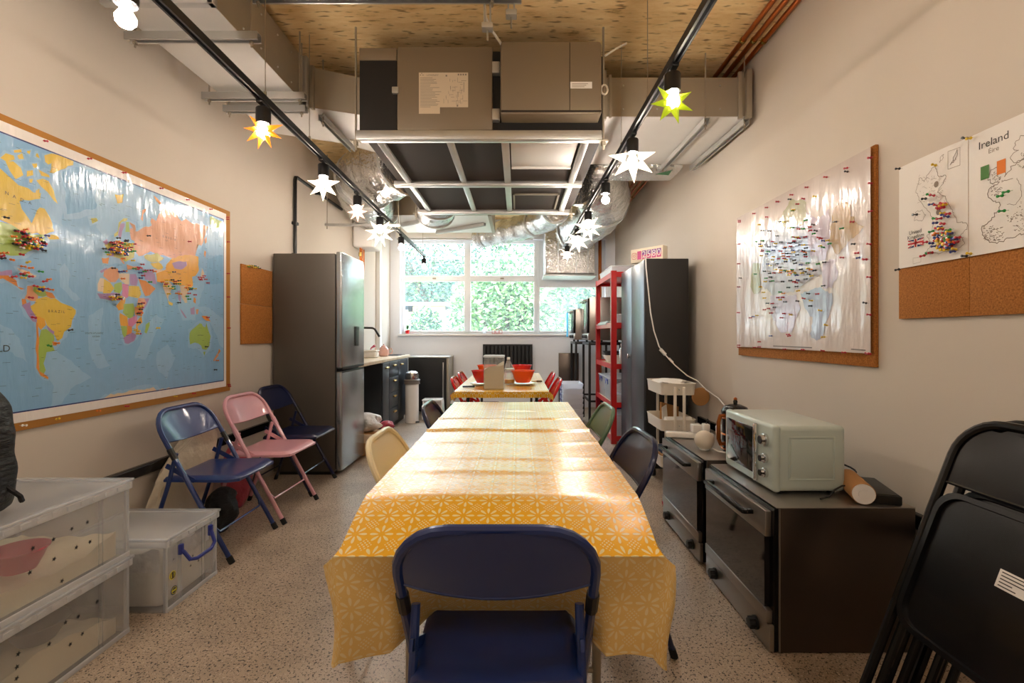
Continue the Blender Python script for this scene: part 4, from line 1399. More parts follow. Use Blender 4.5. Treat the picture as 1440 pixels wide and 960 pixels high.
AF = [([(0, 45), (40, 25), (45, 35), (10, 57)], 'purple'), ([(25, 45), (70, 20), (105, 30), (115, 80), (90, 112), (60, 112), (20, 75)], 'salmon'),
      ([(108, 62), (172, 60), (174, 125), (150, 122), (112, 90)], 'tan'), ([(175, 65), (210, 65), (225, 95), (215, 132), (178, 128)], 'purple'),
      ([(22, 92), (60, 115), (87, 150), (60, 177), (18, 177)], 'yellow'), ([(0, 85), (25, 90), (20, 167), (-15, 162), (-12, 120)], 'tan'),
      ([(85, 122), (128, 112), (132, 150), (118, 177), (80, 167)], 'grn'), ([(132, 118), (168, 124), (167, 195), (150, 207), (128, 187)], 'pinkc'),
      ([(170, 132), (230, 135), (242, 180), (228, 207), (168, 195)], 'yellow'), ([(-15, 177), (20, 178), (60, 175), (115, 175), (132, 190), (125, 207), (60, 217), (0, 207)], 'purple'),
      ([(95, 252), (130, 205), (152, 205), (142, 270), (110, 277)], 'gold'), ([(150, 205), (225, 205), (220, 240), (145, 242)], 'shelf'), ([(140, 240), (195, 235), (207, 275), (190, 325), (160, 317), (135, 290)], 'grn'),
      ([(225, 205), (262, 205), (277, 235), (245, 267), (218, 257)], 'salmon'), ([(262, 207), (292, 205), (275, 245), (252, 282), (245, 265), (275, 235)], 'purple'),
      ([(205, 255), (250, 265), (252, 290), (247, 312), (203, 302)], 'org'), ([(115, 290), (162, 315), (167, 367), (120, 367)], 'gold'),
      ([(165, 328), (217, 303), (217, 345), (187, 377), (165, 367)], 'pinkc'), ([(245, 308), (250, 345), (222, 370), (227, 410), (210, 407), (213, 345)], 'gold'),
      ([(120, 368), (162, 368), (157, 437), (140, 437)], 'grn'), ([(160, 365), (192, 373), (187, 410), (156, 422)], 'org'),
      ([(140, 440), (158, 423), (190, 408), (217, 423), (202, 457), (165, 474), (145, 470)], 'purple'), ([(187, 375), (213, 350), (213, 400), (190, 410)], 'shelf'),
      ([(270, 360), (290, 345), (292, 365), (275, 412), (262, 405)], 'grn'), ([(225, 90), (270, 105), (327, 150), (290, 187), (265, 192), (240, 132)], 'org'),
      ([(268, 70), (322, 60), (327, 90), (332, 122), (290, 112)], 'purple'), ([(370, 80), (400, 98), (442, 150), (420, 152), (400, 200), (405, 227), (385, 182), (370, 142)], 'tan'),
      ([(330, 60), (375, 45), (400, 98), (372, 110), (335, 110)], 'gold'),
      ([(375, 40), (430, 30), (480, 40), (575, 0), (582, 40), (562, 75), (542, 80), (547, 130), (515, 167), (500, 132), (470, 132), (430, 112), (390, 92)], 'gold'),
      ([(400, 222), (430, 235), (425, 250), (405, 242)], 'yellow'), ([(470, 130), (502, 133), (520, 182), (505, 182), (512, 232), (500, 232), (480, 200)], 'tan'), ([(455, 160), (472, 160), (476, 230), (462, 215)], 'purple'),
      ([(470, 265), (490, 285), (512, 320), (500, 322), (480, 290)], 'purple'), ([(530, 265), (557, 255), (557, 300), (535, 302)], 'purple'), ([(550, 200), (564, 210), (562, 237), (550, 225)], 'org'),
      ([(565, 270), (580, 268), (575, 300), (566, 298)], 'salmon'), ([(595, 310), (630, 310), (650, 340), (625, 337)], 'org'),
      ([(535, 395), (560, 375), (585, 350), (600, 355), (605, 370), (620, 375), (625, 350), (640, 400), (650, 430), (642, 485), (625, 507), (600, 502), (595, 485), (580, 470), (560, 465), (530, 475), (525, 440), (528, 410)], 'grn'),
      ([(607, 520), (620, 520), (615, 542)], 'grn'), ([(700, 500), (710, 515), (697, 535), (690, 530)], 'org'), ([(690, 530), (697, 540), (672, 575), (665, 570)], 'salmon'), ([(600, 30), (613, 60), (600, 95), (585, 100), (595, 60)], 'tan')]
land(zD, [(-22, 60), (30, 10), (220, 50), (240, 120), (260, 195), (300, 205), (260, 300), (240, 420), (200, 470), (145, 485), (125, 430), (100, 280), (60, 225), (-25, 205)], 'shelf', 2, 0)
land(zD, [(515, 390), (590, 335), (640, 345), (660, 430), (650, 500), (610, 555), (590, 510), (520, 490)], 'shelf', 2, 0)
land(zD, [(460, 130), (600, 20), (620, 100), (580, 250), (560, 330), (490, 340), (460, 260)], 'shelf', 2, 0)
for pl, c_ in AF:
    land(zD, pl, c_, 5, 0, .002)


def mtext(s, size, p):
    mp_.mi = MAPC.index('ink')
    q = lw(*p)
    add_text(mp_, s, size, (XM + .0030, q.y, q.z), (0, 1, 0), (0, 0, 1))


for ch, p in zip('CANADA', (zA(-80, 395), zA(-25, 422), zA(35, 447), zA(77, 466), zA(120, 484), zA(165, 502))):
    mtext(ch, .020, p)
mtext('B R A Z I L', .017, zC(315, 272))
mtext('R  U  S  S  I  A', .018, zB(520, 612))
mtext('SOUTH ATLANTIC', .012, zC(528, 394))
mtext('OCEAN', .012, zC(538, 412))
mtext('I N D I A N   O C E A N', .011, zD(405, 457))
mtext('CHINA', .012, zB(590, 880))
mtext('AUSTRALIA', .011, zD(590, 423))
qd = lw(*zC(22, 481))
mp_.mi = MAPC.index('ink')
add_text(mp_, 'WORLD', .040, (XM + .0030, qd.y - .052, qd.z), (0, 1, 0), (0, 0, 1))
# small place-name strokes scattered over land and sea
for i in range(420):
    y, z = rng.uniform(y0m + .05, y1m - .03), rng.uniform(z0m + .03, z1m - .03)
    l_ = rng.uniform(.008, .03)
    mp_.mi = MAPC.index('ink')
    mp_.poly([(XM + .0028, y, z), (XM + .0028, y + l_, z), (XM + .0028, y + l_, z + .0011), (XM + .0028, y, z + .0011)])
part('map_sheet', mp_, MAPM, wm, smooth=False)

# small cork board beside the fridge
y0, y1 = 2.1 * F / (CX - 341), 4.03
sb = thing('cork_board', 'small plain cork board on the left wall beside the fridge', 'cork board', (XL + .01, (y0 + y1) / 2, 1.13))
part('panel', MB().box(XL + .002, XL + .014, y0, y1, 1.44, 1.745, .001).box(XL + .002, XL + .014, y0, y1, 1.13, 1.438, .001), M['cork'], sb)

# ------------------------------------------------------------------ map with pins on the right wall
XR2 = XR - .02
rm_ = thing('county_map', 'shiny plastic covered pale map full of pins on the right wall', 'wall map', (XR2, 2.7, 1.05))
ya, yb_ = 2.105, 3.41
zt_, zb_ = 2.055, 1.055
part('cork_board', MB().box(XR - .016, XR - .001, ya, yb_, zb_, zt_, .001), M['cork'], rm_, 'brown cork backing')
cj = MB()
for y in (2.42, 2.74, 3.07):
    cj.box(XR - .0165, XR - .0155, y - .0015, y + .0015, zb_, zb_ + .09)
part('cork_joint', cj, M['cork_edge'], rm_, smooth=False)


def zE(x, y): return 1035 + x / 6, 210 + y / 6
def zF(x, y): return 1035 + x / 6, 360 + y / 6


def lammat(n, c):
    return mat(n, c, .26, coat=.5, bump=(2.6, .35, .03, (1, 3.2, .9)), vary=(14, .05))


RC = ['sea', 'lilac', 'olive', 'tan', 'grey', 'blue', 'ink']
RM = [lammat('county_map_paper', '#cdbfb6'), lammat('county_lilac', '#b4a4b4'), lammat('county_olive', '#a5a278'), lammat('county_tan', '#b08c52'),
      lammat('county_grey', '#a8a3a9'), lammat('county_blue', '#9ca5ba'), lammat('county_ink', '#7d756f')]
rs_ = MB()
xs_ = XR2 - .004
# slightly billowing sheet
rs_.grid(lambda u, v: (xs_ - .006 - .0012 * math.sin(u * 14) * (1 - abs(2 * v - 1)) ** .5, ya + .010 + u * (yb_ - ya - .013), 1.117 + v * (zt_ - .008 - 1.117)), 40, 10)


def rpoly(z, pts, col, k=1, jag=.007):
    w = [rw(*z(*p), xs_) for p in pts]
    out = []
    for i in range(len(w)):
        a, b = w[i], w[(i + 1) % len(w)]
        st = max(1, int((b - a).length / .02))
        for j in range(st):
            out.append(a.lerp(b, j / st) + Vector((0, rng.uniform(-jag, jag), rng.uniform(-jag, jag))))
    rs_.mi = RC.index(col)
    LAY[0] += 1
    rs_.poly([(xs_ - .0076 - .0002 * k - LAY[0] * 2e-6, q.y, q.z) for q in out])


rpoly(zE, [(480, 420), (590, 430), (610, 520), (600, 640), (470, 650), (360, 700), (370, 600), (430, 500)], 'olive')
rpoly(zE, [(610, 540), (650, 560), (700, 590), (800, 500), (810, 700), (820, 780), (760, 930), (640, 950), (560, 700)], 'lilac')
rpoly(zE, [(920, 415), (975, 470), (990, 550), (1020, 600), (1085, 640), (1060, 700), (960, 780), (860, 900), (800, 780), (820, 560), (850, 480)], 'tan', 2)
rpoly(zE, [(250, 680), (470, 650), (600, 640), (650, 950), (330, 955), (230, 860)], 'blue', 2)
rpoly(zF, [(250, 0), (700, 0), (740, 150), (620, 200), (500, 300), (330, 330), (230, 250), (220, 100)], 'grey', 1)
rpoly(zF, [(760, 40), (850, 20), (880, 160), (820, 260), (750, 270), (740, 120)], 'lilac', 2)
rpoly(zF, [(560, 320), (700, 260), (830, 320), (820, 440), (770, 560), (735, 700), (690, 720), (640, 660), (660, 520), (580, 420)], 'blue', 2)
rpoly(zF, [(150, 50), (210, 60), (215, 300), (160, 330), (135, 260)], 'olive', 2)
rpoly(zF, [(300, 340), (520, 320), (560, 430), (480, 640), (380, 640), (300, 480)], 'lilac', 2)
rs_.mi = RC.index('ink')
for (a, b) in (((325, 762), (655, 777)), ((985, 790), (1110, 800))):
    p, q = rw(*zF(*a), xs_), rw(*zF(*b), xs_)
    rs_.poly([(xs_ - .0086, p.y, p.z), (xs_ - .0086, q.y, q.z), (xs_ - .0086, q.y, q.z + .006), (xs_ - .0086, p.y, p.z + .006)])
part('map_sheet', rs_, RM, rm_, ang=60)
# ------------------------------------------------------------------ UK and Ireland sheets
XP = XR - .016
for i, (a, b, l) in enumerate(((1.669, 1.978, 'cork tile under the United Kingdom drawing on the right wall'), (1.358, 1.667, 'cork tile under the Ireland drawing at the right edge of view'))):
    solo('cork_tile', MB().box(XR - .014, XR - .001, a, b, 1.268, 1.905, .001), M['cork'], l, 'cork board', 'cork tiles behind the drawn maps')
PZ0, PZ1 = 1.478, 1.902


def sheet(name, label, y0, y1):
    o = thing(name, label, 'wall map', (XP, (y0 + y1) / 2, PZ0))
    part('paper', MB().grid(lambda u, v: (XP - .002 - .003 * math.sin(PI * u), y0 + u * (y1 - y0), PZ0 + v * (PZ1 - PZ0)), 12, 2)
         .grid(lambda u, v: (XP - .0015 - .003 * math.sin(PI * u), y0 + u * (y1 - y0), PZ0 + v * (PZ1 - PZ0)), 12, 2), M['paper'], o)
    return o


uk = sheet('outline_map', 'white sheet with outline drawing and flag of the United Kingdom, full of pins', 1.669, 1.972)
ir = sheet('outline_map', 'white sheet headed Ireland with green white orange flag, at right edge', 1.36, 1.667)


def zG(x, y): return 1260 + x / 6.4, 150 + y / 6.4
def zH(x, y): return 1260 + x / 6, 290 + y / 6


def pw(p):
    return rw(*p, XP - .0055)


def stroke(mb, pts, wd, jag=0.0, step=.006, closed=False):
    out = []
    n = len(pts)
    for i in range(n if closed else n - 1):
        a, b = pts[i], pts[(i + 1) % n]
        st = max(1, int((b - a).length / step))
        for j in range(st):
            out.append(a.lerp(b, j / st) + Vector((0, rng.uniform(-jag, jag), rng.uniform(-jag, jag))))
    out.append(pts[0] if closed else pts[-1])
    for a, b in zip(out, out[1:]):
        d = (b - a)
        if d.length < 1e-5:
            continue
        n_ = Vector((0, -d.z, d.y)).normalized() * wd / 2
        e = d.normalized() * wd * .3
        mb.poly([a - n_ - e, b - n_ + e, b + n_ + e, a + n_ - e])


ou = MB()
gb = [(1314, 233), (1306, 243), (1300, 255), (1293, 250), (1290, 262), (1288, 270), (1293, 280), (1299, 290), (1308, 300), (1313, 312), (1310, 326), (1303, 332), (1311, 342), (1304, 352), (1300, 358), (1318, 356), (1332, 354), (1346, 351), (1357, 342), (1350, 331), (1361, 320), (1359, 312), (1346, 312), (1341, 299), (1333, 286), (1327, 275), (1318, 270), (1327, 256), (1331, 247), (1320, 248), (1317, 240)]
stroke(ou, [pw(p) for p in gb], .0016, .0035, closed=True)
stroke(ou, [pw(p) for p in [(1288, 298), (1297, 295), (1301, 303), (1297, 310), (1286, 310)]], .0015, .003, closed=True)
stroke(ou, [pw(p) for p in [(1333, 213), (1350, 207), (1350, 232), (1333, 238)]], .0012, closed=True)
stroke(ou, [pw(p) for p in [(1336, 232), (1341, 222), (1346, 211), (1347, 216), (1342, 226)]], .002, .003, closed=True)
stroke(ou, [pw(p) for p in [(1321, 228), (1324, 219), (1327, 216), (1325, 224)]], .0015, .003, closed=True)
stroke(ou, [pw(p) for p in [(1284, 363), (1295, 361), (1295, 368), (1284, 371)]], .001, closed=True)
for i in range(60):
    p = pw((rng.uniform(1292, 1330), rng.uniform(246, 285)))
    stroke(ou, [p, p + Vector((0, rng.uniform(-.012, .012), rng.uniform(-.008, .008)))], .001)
for c_ in ((1316.5, 259), (1319.5, 298)):
    p = pw(c_)
    ou.add([p + Vector((0, math.cos(t) * .010, math.sin(t) * .012)) for t in [i * PI / 5 for i in range(10)]], [tuple(range(10))])
part('drawing', ou, M['ink_soft'], uk, smooth=False)
tx = MB()
q = pw((1287, 326))
add_text(tx, 'United', .022, (q.x, q.y, q.z), (0, -1, 0), (0, 0, 1))
q = pw((1287.5, 332.5))
add_text(tx, 'Kingdom', .022, (q.x, q.y, q.z), (0, -1, 0), (0, 0, 1))
part('lettering', tx, M['ink'], uk, smooth=False)


def flag_quad(mb, y0, y1, z0, z1, off):
    x = XP - .0055 - off
    mb.poly([(x, y0, z0), (x, y1, z0), (x, y1, z1), (x, y0, z1)])


# union flag
fa, fb = pw((1277, 346)), pw((1299, 340))
y1f, y0f = fa.y, fb.y
z0f, z1f = 1.2 + (471 - 349.5) * y1f / F, 1.2 + (471 - 338.5) * y1f / F
FLM = [mat('flag_blue', '#1d2a5e', .7), mat('flag_white', '#e9e6e2', .7), mat('flag_red', '#c3262b', .7)]
fm = MB()
fm.mi = 0
flag_quad(fm, y0f, y1f, z0f, z1f, 0)
yc, zc_ = (y0f + y1f) / 2, (z0f + z1f) / 2


def diag(mi, wd, off):
    fm.mi = mi
    x = XP - .0055 - off
    for (za, zb2) in ((z0f, z1f), (z1f, z0f)):
        fm.poly([(x, y0f, za - wd if za > zc_ else za), (x, y0f, za if za > zc_ else za + wd), (x, y1f, zb2 if zb2 > zc_ else zb2 + wd), (x, y1f, zb2 - wd if zb2 > zc_ else zb2)])


diag(1, .009, .0003)
diag(2, .004, .0005)
fm.mi = 1
flag_quad(fm, y0f, y1f, zc_ - .007, zc_ + .007, .0007)
flag_quad(fm, yc - .008, yc + .008, z0f, z1f, .0007)
fm.mi = 2
flag_quad(fm, y0f, y1f, zc_ - .004, zc_ + .004, .0009)
flag_quad(fm, yc - .0045, yc + .0045, z0f, z1f, .0009)
part('flag', fm, FLM, uk, 'blue, white and red union flag', smooth=False)
# Ireland sheet
oi = MB()
stroke(oi, [pw(zG(*p)) for p in [(1250, 520), (1150, 470), (1040, 540), (985, 620), (970, 545), (900, 555), (850, 580), (820, 640), (860, 690), (920, 680), (840, 740), (820, 780), (870, 850), (940, 855), (930, 920), (880, 960)]] +
       [pw(zH(*p)) for p in [(830, 80), (800, 125), (720, 180), (735, 240), (770, 290), (840, 312), (900, 290), (1000, 255), (1100, 215), (1200, 170)]], .0022, .004)
stroke(oi, [pw(zG(*p)) for p in [(1240, 150), (1150, 250), (1100, 290), (1060, 350), (1100, 400), (1020, 460), (1080, 500), (1160, 470)]], .0018, .006)
stroke(oi, [pw(zG(*p)) for p in [(1085, 640), (1120, 700), (1130, 800), (1080, 880), (1000, 880)]], .0014, .002)
stroke(oi, [pw(zG(*p)) for p in [(955, 672), (1050, 645)]], .002, .002)
for (x0, x1, y0_, y1_, n_) in ((860, 960, 580, 680, 34), (850, 960, 720, 800, 40), (1100, 1200, 420, 560, 26), (1080, 1240, 850, 960, 24)):
    for i in range(n_):
        p = pw(zG(rng.uniform(x0, x1), rng.uniform(y0_, y1_)))
        stroke(oi, [p, p + Vector((0, rng.uniform(-.005, .005), rng.uniform(-.003, .003)))], .0018)
for (x0, x1, y0_, y1_, n_) in ((740, 900, 170, 290, 80), (940, 1080, 60, 130, 30), (1000, 1080, 150, 210, 16)):
    for i in range(n_):
        p = pw(zH(rng.uniform(x0, x1), rng.uniform(y0_, y1_)))
        stroke(oi, [p, p + Vector((0, rng.uniform(-.007, .007), rng.uniform(-.002, .004)))], .0017)
part('drawing', oi, M['ink_soft'], ir, smooth=False)
tx = MB()
q = pw(zG(875, 318))
add_text(tx, 'Ireland', .037, q + Vector((0, 0, .004)), (0, -1, 0), (0, 0, 1))
part('lettering', tx, M['ink'], ir, smooth=False)
tx = MB()
q = pw(zG(878, 368))
add_text(tx, 'Éire', .023, q + Vector((0, 0, -.007)), (0, -1, 0), (0, 0, 1))
part('lettering', tx, M['ink_soft'], ir, smooth=False)
IF = [mat('flag_green', '#4a7d3c', .7), mat('flag_orange', '#e07a1f', .7)]
for k, (xa, xb) in enumerate(((762, 838), (908, 988))):
    pa, pb = pw(zG(xa, 450)), pw(zG(xb, 450))
    x = pa.x - .0003
    part('flag_stripe', MB().poly([(x, pa.y, 1.733), (x, pb.y, 1.733), (x, pb.y, 1.779), (x, pa.y, 1.779)]), IF[k], ir, ('green', 'orange')[k] + ' flag stripe', smooth=False)

# ------------------------------------------------------------------ push pins
PC = {'red': '#b5122b', 'yellow': '#e0bb20', 'green': '#1f8f3c', 'blue': '#1d2f80', 'black': '#15171c', 'white': '#e8e6e2', 'orange': '#e2771c'}
PM = {k: mat('pin_' + k, v, .3, coat=.3) for k, v in PC.items()}
pinprof = [(.0006, 0), (.0006, .010), (.0052, .011), (.0054, .0135), (.003, .0155), (.0026, .023), (.0048, .0255), (.0050, .0285), (.0001, .0295)]
PINME = {}
for k in PC:
    for side, ax in (('l', 1), ('r', -1)):
        mb = MB().lathe([(r, z * ax) for r, z in pinprof], (0, 0, 0), 8, axis='x')
        PINME[k, side] = mesh('push_pin', mb, PM[k])
PINS = []   # (pos, colour, side, where)


def pin(pos, c, side, where):
    PINS.append((Vector(pos), c, side, where))


rp = random.Random(21)


def cloud(n, cx, cy, sx, sy, cols, where):
    for i in range(n):
        q = lw(rp.gauss(cx, sx), rp.gauss(cy, sy), .001)
        if y0m < q.y < y1m and z0m < q.z < z1m:
            pin(q, rp.choice(cols), 'l', where)


mixc = ['red', 'red', 'red', 'yellow', 'yellow', 'green', 'blue', 'black', 'white', 'orange']
cloud(54, 38, 340, 11, 6.5, mixc, 'crowded over eastern North America on the world map')
cloud(8, 25, 327, 8, 4, mixc, 'crowded over eastern North America on the world map')
cloud(66, 166, 350, 10, 7.5, mixc, 'crowded over Europe on the world map')
cloud(18, 192, 384, 13, 5, ['red', 'red', 'blue', 'black', 'green', 'orange'], 'scattered over the Middle East on the world map')
cloud(18, 238, 402, 9, 6, ['red', 'orange', 'black', 'yellow', 'green'], 'scattered over south Asia on the world map')
cloud(14, 156, 418, 7, 1.8, ['yellow', 'black', 'red', 'orange', 'white'], 'lined along the west African coast on the world map')
cloud(10, 193, 436, 3.5, 7, ['red', 'orange', 'yellow', 'black'], 'scattered over east Africa on the world map')
cloud(5, 188, 464, 4, 4, ['blue', 'yellow', 'black', 'red'], 'scattered over southern Africa on the world map')
cloud(12, 264, 412, 8, 9, ['red', 'orange', 'black', 'green', 'yellow'], 'scattered over southeast Asia on the world map')
cloud(7, 280, 391, 4, 4, ['red', 'black', 'red'], 'beside Japan on the world map')
cloud(9, 30, 380, 12, 6, ['yellow', 'red', 'orange', 'green', 'blue'], 'scattered over the Caribbean on the world map')
cloud(10, 52, 408, 9, 6, ['yellow', 'red', 'blue', 'orange'], 'scattered over northern South America on the world map')
cloud(6, 5, 362, 8, 3, ['red', 'orange', 'black'], 'scattered over Mexico on the world map')
for p, c_, wh in ((zA(65, 655), 'black', 'beside the Great Lakes on the world map'), (zA(8, 577), 'black', 'on western Canada on the world map'), (zC(370, 380), 'black', 'on the southeast Brazilian coast on the world map'),
                  (zC(258, 458), 'green', 'on central Argentina on the world map'), (zC(165, 300), 'red', 'on Peru on the world map'), (zC(300, 450), 'orange', 'on Uruguay on the world map'), (zA(140, 840), 'yellow', 'on the Florida tip on the world map'),
                  (zB(345, 594), 'black', 'on western Russia on the world map'), (zB(655, 637), 'red', 'on eastern Russia on the world map'), (zD(325, 380), 'yellow', 'on Mauritius on the world map'), (zD(612, 490), 'black', 'on southeast Australia on the world map'),
                  (zD(675, 570), 'orange', 'on New Zealand on the world map'), (zD(665, 625), 'black', 'in the sea below New Zealand on the world map'), (zB(535, 865), 'black', 'on central China on the world map'), (zD(620, 318), 'red', 'on New Guinea on the world map')):
    pin(lw(*p, .001), c_, 'l', wh)
for p in (zA(240, 150), zA(482, 252), zA(680, 330), zB(160, 122), zB(440, 238), zB(640, 323), zB(815, 395)):
    pin(lw(*p), 'red', 'l', 'along the top margin of the world map')
for p in (zB(943, 455), zB(943, 470), zB(947, 640), zB(948, 877), zD(741, 60), zD(742, 198), zD(745, 380)):
    pin(lw(*p), 'red', 'l', 'along the right margin of the world map')
for p, c_ in ((zD(745, 712), 'red'), (zD(748, 722), 'red'), (zD(537, 764), 'red'), (zD(428, 780), 'yellow'), (zD(140, 839), 'red'), (zC(533, 830), 'orange'), (zC(305, 880), 'yellow'), (zC(695, 803), 'red'), (zC(108, 912), 'white')):
    pin(lw(*p), c_, 'l', 'along the bottom margin of the world map')
for i in range(12):
    p = lw(345 + i * 1.5 + rp.uniform(-1, 1), 374 + rp.uniform(-2, 2) + i * .25, .004)
    pin(p, ['yellow', 'green', 'yellow', 'black'][i % 4], 'l', 'bunched on the small cork board by the fridge')

# right map
xp_ = xs_ - .0078


def rpin(p, c_, wh):
    pin(rw(*p, xp_), c_, 'r', wh)


expl = 'E480,420,black E590,420,red E545,460,red E510,508,yellow E505,515,green E695,400,yellow E375,440,red E285,570,red E220,635,yellow E248,684,black E395,608,black E430,612,yellow E960,190,black E620,592,green E870,608,black E1010,610,red E925,660,green E675,640,black E650,655,red E700,692,black E680,706,green E730,748,red E745,748,red E770,772,blue E800,765,yellow E820,790,green E1022,798,black E1055,870,red E1065,908,blue E1120,928,red E930,912,red E190,778,green E245,770,black E225,800,blue E228,818,black E250,848,red E285,880,blue E680,860,yellow E760,828,green E740,808,yellow ' \
       'F720,60,green F780,50,black F690,118,black F640,157,black F620,190,black F770,246,black F715,316,red F600,362,red F660,375,yellow F655,420,black F740,463,yellow F785,588,yellow F770,680,yellow F465,660,red F475,668,red F318,673,blue F220,722,red F410,520,red F430,484,red F490,497,yellow F320,480,red F300,442,red F265,452,red F350,432,black F330,400,red F290,398,black F440,385,black F545,383,black F420,347,red F380,350,red F265,354,yellow F255,306,yellow F230,260,yellow F270,215,yellow F320,212,black F315,177,black F265,128,black F185,152,green F60,185,black F145,520,red F168,510,blue F200,500,yellow F1118,400,black F1125,28,red'
for t in expl.split():
    z = zE if t[0] == 'E' else zF
    a, b, c_ = t[1:].split(',')
    rpin(z(float(a), float(b)), c_, 'spread over the pin filled pale map')
for i in range(95):
    while True:
        a, b = rp.gauss(480, 110), rp.gauss(920, 160)
        if 220 < a < 720 and 650 < b < 1290:
            break
    rpin(zE(a, b), rp.choice(['red', 'red', 'yellow', 'yellow', 'green', 'blue', 'black', 'black', 'orange']), 'crowded in the middle of the pin filled pale map')
for t in 'E1165,62 E1158,72 E960,152 E788,234 E625,318 E495,383 E375,441 E282,490 E175,541 E50,600 E50,612 E48,798 E1165,288 E1162,515 E1160,803 F45,65 F45,260 F42,477 F45,752 F45,768 F178,770 F220,766 F435,785 F590,792 F765,803 F942,815 F1140,822 F1155,826 F1160,177 F1158,497'.split():
    z = zE if t[0] == 'E' else zF
    rpin(z(*[float(v) for v in t[1:].split(',')]), 'red', 'along the edge of the pin filled pale map')
# UK
xq = XP - .006
ukl = 'G380,532,yellow G375,805,red G330,800,green G292,825,black G368,870,blue H205,68,black H425,5,red H435,55,yellow H480,58,red H430,70,blue H415,95,red H465,92,blue H360,105,green H370,137,blue H430,150,red H415,175,blue H345,200,green H380,200,red H285,295,red H330,312,blue H265,408,red H335,385,red H320,385,green H570,262,red'
for t in ukl.split():
    z = zG if t[0] == 'G' else zH
    a, b, c_ = t[1:].split(',')
    pin(rw(*z(float(a), float(b)), xq), c_, 'r', 'spread over the United Kingdom drawing')
for i in range(62):
    pin(rw(*zH(min(545, max(370, rp.gauss(460, 48))), min(370, max(180, rp.gauss(278, 55)))), xq), rp.choice(['red', 'red', 'yellow', 'yellow', 'green', 'blue', 'blue', 'white', 'orange']), 'r', 'crowded over southern England on the drawing')
for i in range(9):
    pin(rw(*zG(450 + rp.gauss(0, 22), 890 + rp.gauss(0, 14)), xq), rp.choice(['red', 'red', 'orange', 'yellow']), 'r', 'bunched over northern England on the drawing')
for p, c_ in ((zG(1050, 752), 'green'), (zG(990, 794), 'green'), (zG(1015, 932), 'green')):
    pin(rw(*p, xq), c_, 'r', 'on the Ireland drawing')
for p, c_ in ((zG(58, 556), 'black'), (zG(665, 291), 'black'), (zH(48, 526), 'black'), (zH(628, 418), 'black'), (zG(705, 276), 'yellow'), (zH(655, 402), 'yellow')):
    pin(rw(*p, xq), c_, 'r', 'holding a corner of the United Kingdom sheet')
eye = Vector((0, 0, CH))
inv = [p for p in PINS if -18 < CX + p[0].x * F / p[0].y < 1458]
inv.sort(key=lambda p: (p[0] - eye).length)
for (pos, c_, side, wh) in inv[:300]:
    o = bpy.data.objects.new('push_pin', PINME[c_, side])
    COL.objects.link(o)
    o.location = pos
    o.rotation_euler = (0, rp.uniform(-.25, .25), rp.uniform(-.25, .25))
    tag(o, c_ + ' push pin ' + wh, 'push pin', 'push pins ' + wh)
rest = MB()
rk = list(PC)
for (pos, c_, side, wh) in inv[300:]:
    me = PINME[c_, side]
    rest.mi = rk.index(c_)
    rest.add([tuple(v.co + pos) for v in me.vertices], [tuple(p.vertices) for p in me.polygons])
o = solo('push_pins', rest, [PM[k] for k in rk], 'the remaining small push pins on the far halves of the maps', 'push pins', kind='stuff')
# ================================================================== LEFT SIDE
def lidded_box(label, x0, x1, y0, y1, z0, h, cat='storage box', group='clear plastic storage boxes', lid=True, rib=.13, closed_lid=True):
    o = thing('storage_box', label, cat, ((x0 + x1) / 2, (y0 + y1) / 2, z0), group)
    t = .004
    b = MB()
    zt = z0 + h - .035
    b.box(x0 + .015, x1 - .015, y0 + .015, y1 - .015, z0, z0 + .006, .002)
    # walls with recessed middle on the long faces
    for (ya, yb, dx) in ((y0 + .01, y0 + rib, 0), (y0 + rib, y1 - rib, .014), (y1 - rib, y1 - .01, 0)):
        b.box(x1 - t - dx - .008, x1 - dx - .008, ya, yb, z0, zt)
        b.box(x0 + .008 + dx, x0 + .008 + t + dx, ya, yb, z0, zt)
    for ya in (y0 + rib, y1 - rib):
        b.box(x1 - .024, x1 - .008, ya - .002, ya + .002, z0, zt).box(x0 + .008, x0 + .024, ya - .002, ya + .002, z0, zt)
    b.box(x0 + .01, x1 - .01, y0 + .008, y0 + .008 + t, z0, zt).box(x0 + .01, x1 - .01, y1 - .008 - t, y1 - .008, z0, zt)
    part('body', b, M['tub'], o, smooth=False)
    r_ = MB()
    for (a0, a1, b0, b1) in ((x0, x1, y0, y0 + .02), (x0, x1, y1 - .02, y1), (x0, x0 + .02, y0 + .02, y1 - .02), (x1 - .02, x1, y0 + .02, y1 - .02)):
        r_.box(a0, a1, b0, b1, zt - .005, zt + .032, .004)
    n = int((y1 - y0) / .055)
    for i in range(n):
        y = y0 + .03 + i * (y1 - y0 - .06) / n
        r_.box(x1 - .002, x1 + .004, y + .004, y + .034, zt + .004, zt + .018)
    for (xa, ya) in ((x0 + .008, y0 + .008), (x1 - .022, y0 + .008), (x0 + .008, y1 - .022), (x1 - .022, y1 - .022)):
        r_.box(xa, xa + .014, ya, ya + .014, z0, zt, .003)
    r_.box(x1 - .012, x1 - .004, y0 + .01, y1 - .01, z0, z0 + .018, .002).box(x0 + .01, x1 - .01, y1 - .012, y1 - .004, z0, z0 + .018, .002)
    part('rim', r_, M['tub_rim'], o, 'milky moulded rim')
    if lid:
        l_ = MB().box(x0 + .018, x1 - .018, y0 + .018, y1 - .018, zt + .018, zt + .024, .002)
        for (a0, a1, b0, b1) in ((x0 - .004, x1 + .004, y0 - .004, y0 + .018), (x0 - .004, x1 + .004, y1 - .018, y1 + .004), (x0 - .004, x0 + .018, y0 + .018, y1 - .018), (x1 - .018, x1 + .004, y0 + .018, y1 - .018)):
            l_.box(a0, a1, b0, b1, zt + .024, zt + .036, .003)
        part('lid', l_, M['tub_lid'], o, 'milky lid')
    return o


